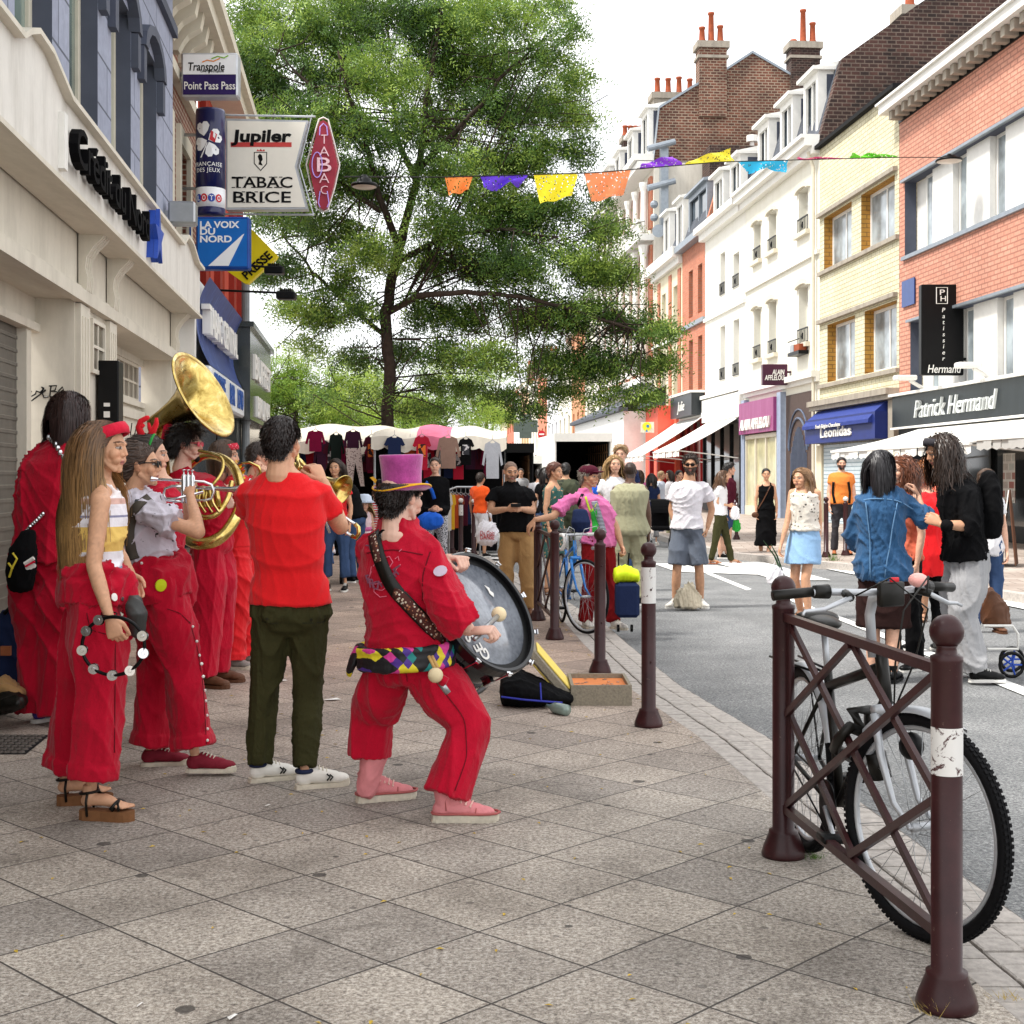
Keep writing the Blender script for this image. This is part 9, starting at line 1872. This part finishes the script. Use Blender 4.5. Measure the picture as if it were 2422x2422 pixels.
def small_things():
 z=62;t=thing('no_parking_sign','round blue and red no parking sign above the tall blond man','road sign',P(1470,HY,38));z=38;t.location.z=.0;c=P(1471,1067,z)
 for k,(r_,y,m)in enumerate(((.19,0,mat('sign_red','#c4202c')),(.14,-.012,mat('sign_blue2','#2344a0')))):mb=MB();mb.lathe([(0,0),(r_,0),(r_,.01)],28,o=c+V(0,y,0),ax=(0,1,0));mb.build('sign_disc',m,t)
 mb=MB();mb.box((-.15,-.02,-.022),(.15,-.014,.022),frame(c,(.72,0,-.7),(0,1,0),(.7,0,.72)));mb.build('slash',mat('sign_red','#c4202c'),t);mb=MB();mb.tube([(c[0],c[1]+.03,-.08),(c[0],c[1]+.03,c[2])],.03,8);mb.build('pole',m_steel,t)
 t=thing('no_entry_sign','small round red no entry sign far down the street','road sign',P(1281,1027,90));c=P(1281,1027,90);mb=MB();mb.lathe([(0,0),(.25,0),(.25,.02)],24,o=c,ax=(0,1,0));mb.mt(1).box((c[0]-.17,c[1]-.02,c[2]-.05),(c[0]+.17,c[1]-.01,c[2]+.05));mb.build('sign_disc',[MATS['sign_red'],m_white],t);mb=MB();mb.tube([(c[0],90.04,0),(c[0],90.04,c[2])],.04,6);mb.build('pole',m_steel,t)
 zz=lambda x:19.3+(x-735)/1415*12;hy=lambda x:float(np.interp(x,[735,862,1040,1400,1700,2120,2245],[418,418,419,409,383,372,372]));B_=lambda x,y:P(x,y,zz(x))
 t=thing('bunting','string of ten cut paper flags across the street','bunting',B_(735,430));mb=MB();mb.tube([B_(x,hy(x))for x in range(812,2245,40)]+[B_(2245,372)],.011,5);mb.build('rope',m_black,t)
 def paper(name,c):
  n=N(name);v=n.coord(scale=(1,1,1));vo=n.n('TexVoronoi');vo.inputs['Scale'].default_value=16;n.l(v,vo.inputs['Vector']);n.base(c);n.set(Roughness=.7);h=n.math('LESS_THAN',vo.outputs['Distance'],.27);tr=n.n('BsdfTransparent');ms=n.n('MixShader');n.l(h,ms.inputs[0]);n.l(n.b.outputs[0],ms.inputs[1]);n.l(tr.outputs[0],ms.inputs[2]);n.l(ms.outputs[0],n.t.nodes['Material Output'].inputs[0]);return n.m
 for i,(x0,x1,y1,c,k)in enumerate(((1052,1118,462,'#f08a3a',0),(1130,1245,452,'#5a2cc8',1),(1262,1368,482,'#f0e018',0),(1382,1492,478,'#f0905a',0),(1505,1612,368,'#8a3ad8',2),(1622,1742,352,'#f4e83c',2),(1750,1870,412,'#1fb4e0',1),(1876,2000,372,'#f05a9a',3),(2002,2120,362,'#6ad828',3))):
  rr=random.Random(i);mb=MB();ph=rr.random()*6
  def fn(u,v,x0=x0,x1=x1,y1=y1,k=k,ph=ph):
   x=x0+(x1-x0)*u;y0=hy(x);f={0:1-.25*u,1:.45+.5*abs(math.sin(u*3+ph)),2:.35+.65*u,3:.5+.5*abs(math.sin(u*7+ph))}[k];p=B_(x+5*math.sin(v*3+ph)*(k>0)+((x0+x1)/2-x)*.3*v,y0+(y1-y0)*f*v);return p+V(0,.10*math.sin(u*9+v*4+ph)*v,0)
  mb.smooth=True;mb.grid(fn,14,8);mb.build('paper_flag',paper('cut_paper_%d'%i,c),t)
 for x,y,lab in((862,436,'round hanging street lamp above the left pavement'),(2245,378,'round hanging street lamp in front of the orange brick house')):
  c=B_(x,y);t=thing('hanging_lamp',lab,'street lamp',c,'lamps hung over the street');r_=.19 if x<1000 else.30;mb=MB();mb.smooth=True;mb.lathe([(r_,-.04),(r_*1.08,-.02),(r_*1.0,.01),(r_*.62,.025),(r_*.55,.08),(.06,.10),(.04,.14)],28,o=c);mb.build('lamp_housing',m_black,t);mb=MB();mb.smooth=True;mb.lathe([(0,-.07),(r_*.7,-.06),(r_*.98,-.038)],28,o=c,cap=False);mb.build('diffuser',mat('lamp_diffuser','#c8b8a8',.3),t)
 z=8.6;t=thing('open_case','open grey instrument case with coins and a raised yellow lined lid','case',P(1420,1665,z));a=P(1350,1664,8.70);b=P(1494,1668,8.70);X0,X1=a[0],b[0];mb=MB();y0,y1=8.68,9.22
 mt_,ml_=mat('woven_case','#8a8272',.8,var=.2,vs=60,bump=.4),mat('case_lining','#d8824a',.8)
 for q in(((X0,y0,0),(X1,y0+.02,.13)),((X0,y1-.02,0),(X1,y1,.13)),((X0,y0+.02,0),(X0+.02,y1-.02,.13)),((X1-.02,y0+.02,0),(X1,y1-.02,.13)),((X0+.02,y0+.02,0),(X1-.02,y1-.02,.015))):mb.box(*q)
 mb.mt(1).box((X0+.021,y0+.021,.016),(X1-.021,y1-.021,.10));mb.mt(2)
 for k in range(22):mb.lathe([(.012,.101),(.012,.104),(0,.105)],8,o=(X0+.04+rnd.random()*(X1-X0-.08),y0+.04+rnd.random()*.44,0))
 mb.build('case_body',[mt_,ml_,m_chrome],t);mb=MB();u=nrm(P(1258,1540,8.7)-P(1352,1650,8.7));mb.M=frame(V(X0-.02,8.70,.06),u,V(0,1,0),np.cross(u,(0,1,0)));mb.bbox((0,0,-.03),(.36,.50,.03),.01);mb.mt(1).bbox((.02,.02,-.045),(.34,.48,-.031),.005);mb.bbox((.02,.02,.031),(.34,.48,.045),.005);mb.build('case_lid',[mt_,mat('yellow_lining','#e8cf6a',.8)],t)
 t=thing('instrument_bag','flat black soft bag with blue piping on the ground behind the drum','bag',P(1260,1660,8.7));blob_part(t,'bag_body',c_blk,lambda b:b.loft([P(1190,1630,8.75),P(1230,1628,8.75),P(1290,1640,8.72),P(1350,1650,8.7)],[V(0,0,.10),V(0,0,.12),V(0,0,.08),V(0,0,.03)],[V(0,.2,0),V(0,.25,0),V(0,.2,0),V(0,.1,0)],16,.02,.02),.01,.006);mb=MB();mb.tube([P(1186,1648,8.5),P(1240,1655,8.46),P(1330,1662,8.5)],.006,6);mb.tube([P(1278,1615,8.5),P(1280,1655,8.47)],.005,6);mb.build('piping',mat('blue_piping','#2c34a0',.5),t)
 t=thing('green_bottle','green bottle lying in front of the open case','bottle',P(1338,1668,8.3));mb=MB();mb.smooth=True;c=P(1342,1656,8.3);c[2]=.035;mb.lathe([(0,0),(.034,.004),(.035,.12),(.014,.17),(.014,.2)],18,o=c,ax=nrm(V(-.6,.8,0)));mb.build('bottle_body',mat('green_glass','#4cb030',.5),t)
 z=8.3;t=thing('large_rucksack','big navy rucksack standing by the roller shutter','bag',P(20,1680,z));t.location.z=0;blob_part(t,'bag_body',c_navy,lambda b:b.loft([P(15,1660,z),P(15,1560,z),P(18,1480,z),P(22,1450,z)],[V(.13,0,0),V(.14,0,0),V(.11,0,0),V(.06,0,0)],[V(0,.12,0),V(0,.13,0),V(0,.1,0),V(0,.05,0)],16,.03,.03),.011,.009);mb=MB();a,b=P(3,1550,z-.14),P(26,1528,z-.14);mb.box((a[0],z-.155,a[2]),(b[0],z-.13,b[2]));mb.mt(1).tube([P(10,1452,z-.05),P(25,1436,z-.05),P(45,1448,z-.05)],.014,6);mb.build('bag_trim',[m_tanl,m_black],t)
 t=thing('tan_bag','tan and black bag lying below the navy rucksack','bag',P(25,1670,7.9));t.location.z=0;blob_part(t,'bag_body',c_beige,lambda b:b.loft([P(-30,1640,8),P(10,1628,7.95),P(45,1640,7.9)],[V(0,0,.06),V(0,0,.08),V(0,0,.03)],[V(0,.1,0)]*3,12,.03,.03),.011,.008);blob_part(t,'bag_flap',m_blkl,lambda b:b.loft([P(-30,1668,7.9),P(20,1660,7.85),P(50,1660,7.8)],[V(0,0,.06),V(0,0,.07),V(0,0,.04)],[V(0,.1,0)]*3,12,.03,.03),.011,.008)
 t=MB();q=[G(-60,1738,.004),G(118,1738,.004),G(62,1783,.004),G(-120,1783,.004)];t.quad(*q);t.mt(1)
 for i in range(11):
  for k in range(7):p=(q[0]*(1-i/11)+q[1]*i/11)*(1-k/7-.07)+(q[3]*(1-i/11)+q[2]*i/11)*(k/7+.07);t.lathe([(.022,.0),(.018,.007),(0,.008)],7,o=p)
 tag(t.build('drain_cover',[m_dark,mat('cast_iron','#5e5751',.6)]),'rectangular cast iron drain cover in the pavement at the left edge','drain cover')
 r_=random.Random(3);my=mat('yellow_leaf','#c8a83a',.7,var=.3);mb=MB()
 for i in range(230):
  x,z=r_.uniform(-2.6,1.2),r_.uniform(3.5,14)**1.0;a=r_.random()*6.28;s_=r_.uniform(.008,.016)*(1.3 if z>8 else 1);u=V(math.cos(a),math.sin(a),0);w_=V(-u[1],u[0],0);c=V(min(x,kerb_at(z)-.45),z,.003);mb.add([c-u*s_,c+w_*s_*.4+V(0,0,.004),c+u*s_,c-w_*s_*.4+V(0,0,.002)],[(0,1,2,3)])
 tag(mb.build('fallen_leaves',my),'small yellow leaves and bits scattered over the paving','leaves',kind='stuff')
 for i,(x,y,w_,h)in enumerate(((785,1655,42,10),(668,1610,22,6),(330,2376,10,3),(548,2405,22,8),(632,1905,12,5),(1140,1335,20,6))):
  a=G(x,y,.006);e=1/3222*a[1];mb=MB();mb.add([a+V(-w_*e/2,0,0),a+V(0,-.03,.004),a+V(w_*e/2,.02,0),a+V(w_*e*.2,w_*e*.5,.004)],[(0,1,2,3)]);tag(mb.build('litter',m_white),f'white scrap of paper on the paving, {("widest, in front of the drummer", "between the musicians and the red T-shirt man", "small, nearest the bottom left", "at the bottom edge", "behind the red T-shirt man shoes", "by the far bollards")[i]}','litter','paper scraps on the paving')
 for i,(x,y,n_,hh,m,l)in enumerate(((2215,2395,70,.055,mat('dry_grass','#b8a05a',.9),'dry straw coloured grass tuft at the foot of the nearest post'),(1925,2030,40,.03,mat('moss','#4a6a24',.9),'small green moss tuft by the second barrier post'),(1970,1326,50,.16,MATS['moss'],'green weeds at the foot of the bollard on the far pavement'),(2385,2362,30,.03,MATS['dry_grass'],'tiny dry weed at the kerb at the right edge'))):
  c=G(x,y,0 if i!=2 else.04);mb=MB();s_=1 if i!=2 else 3
  for k in range(n_):a=rnd.random()*6.28;b=c+V(rnd.gauss(0,.02),rnd.gauss(0,.012),0)*s_;e=b+V(math.cos(a)*hh*.7,math.sin(a)*hh*.5,hh*rnd.uniform(.4,1.1));mb.add([b,b+V(.002,0,0)*s_,e],[(0,1,2)])
  tag(mb.build('grass_tuft',m),l,'grass tuft')
 z=4543/207;t=thing('a_board','folding A shaped pavement sign outside the cafe','pavement sign',P(2395,1338,z));t.location.z=.04;mb=MB();U=V(1,.2,0)
 for s_,(xa,xb)in((-1,(2360,2384)),(1,(2400,2384))):mb.add([P(xa,1338,z-.5),P(xb,1160,z-.3),P(xb+4,1160,z+.3),P(xa+6,1332,z+.5),P(xa+3,1338,z-.5),P(xb+3,1158,z-.3),P(xb+7,1158,z+.3),P(xa+9,1332,z+.5)],[(0,1,2,3),(7,6,5,4),(0,4,5,1),(2,6,7,3)]);mb.mt(1)
 mb.build('board',[m_white,m_brown],t)
 for lab,x,y,z,sc in(('black stroller with a baby in blue trousers in front of the hat woman',775,1372,19.0,1.0),('empty black stroller pushed by the woman in cropped trousers',1562,1290,30.0,1.0)):
  p=P(x,y,z);p[2]=0 if x<1000 else-.08;t=thing('stroller',lab,'stroller',p);mb=MB(frame(p,(1,0,0),(0,1,0),(0,0,1)));mb.smooth=True
  for s_ in(-.24,.24):mb.tube([(s_,-.35,.1),(s_,.0,.45),(s_,.35,1.02)],.016,6);mb.tube([(s_,.35,.1),(s_,0,.5),(s_,-.2,.8)],.016,6)
  mb.tube([(-.24,.35,1.02),(.24,.35,1.02)],.018,6);mb.build('stroller_frame',m_steel,t);mb=MB(frame(p,(1,0,0),(0,1,0),(0,0,1)));mb.bbox((-.2,-.25,.38),(.2,.1,.48),.03);mb.bbox((-.2,.05,.45),(.2,.14,.95),.03);mb.grid(lambda u,v:V(-.22+.44*u,.12-.35*math.sin(v*1.5),.75+.32*math.cos(v*1.5)),8,6);mb.build('seat',c_blk,t)
  for wx in(-.24,.24):
   for wy in(-.35,.35):mb=MB(frame(p,(1,0,0),(0,1,0),(0,0,1)));mb.lathe([(.04,-.02),(.09,-.02),(.09,.02),(.04,.02)],14,o=(wx,wy,.09),ax=(1,0,0));mb.build('wheel',m_black,t)
 r,j=person('baby in striped top and blue trousers sitting in the stroller',18.7,775,1340,.80,-88,0,dict(pelvis=(777,1308,-.05),neck=(771,1282,0),head=(768,1268,0),shR=(758,1286,0),shL=(784,1286,0),kneeR=(770,1312,-.25),kneeL=(785,1312,-.25),ankR=(768,1335,-.3),ankL=(786,1335,-.3),elR=(756,1296,-.1),elL=(790,1296,-.1),wrR=(764,1300,-.2),wrL=(788,1298,-.2)),'light',BLO,T(stri),B(c_jean),hair='buzz',hs=.95,fat=1.1,lod=2,seed=99,shoes_on=False)
small_things()
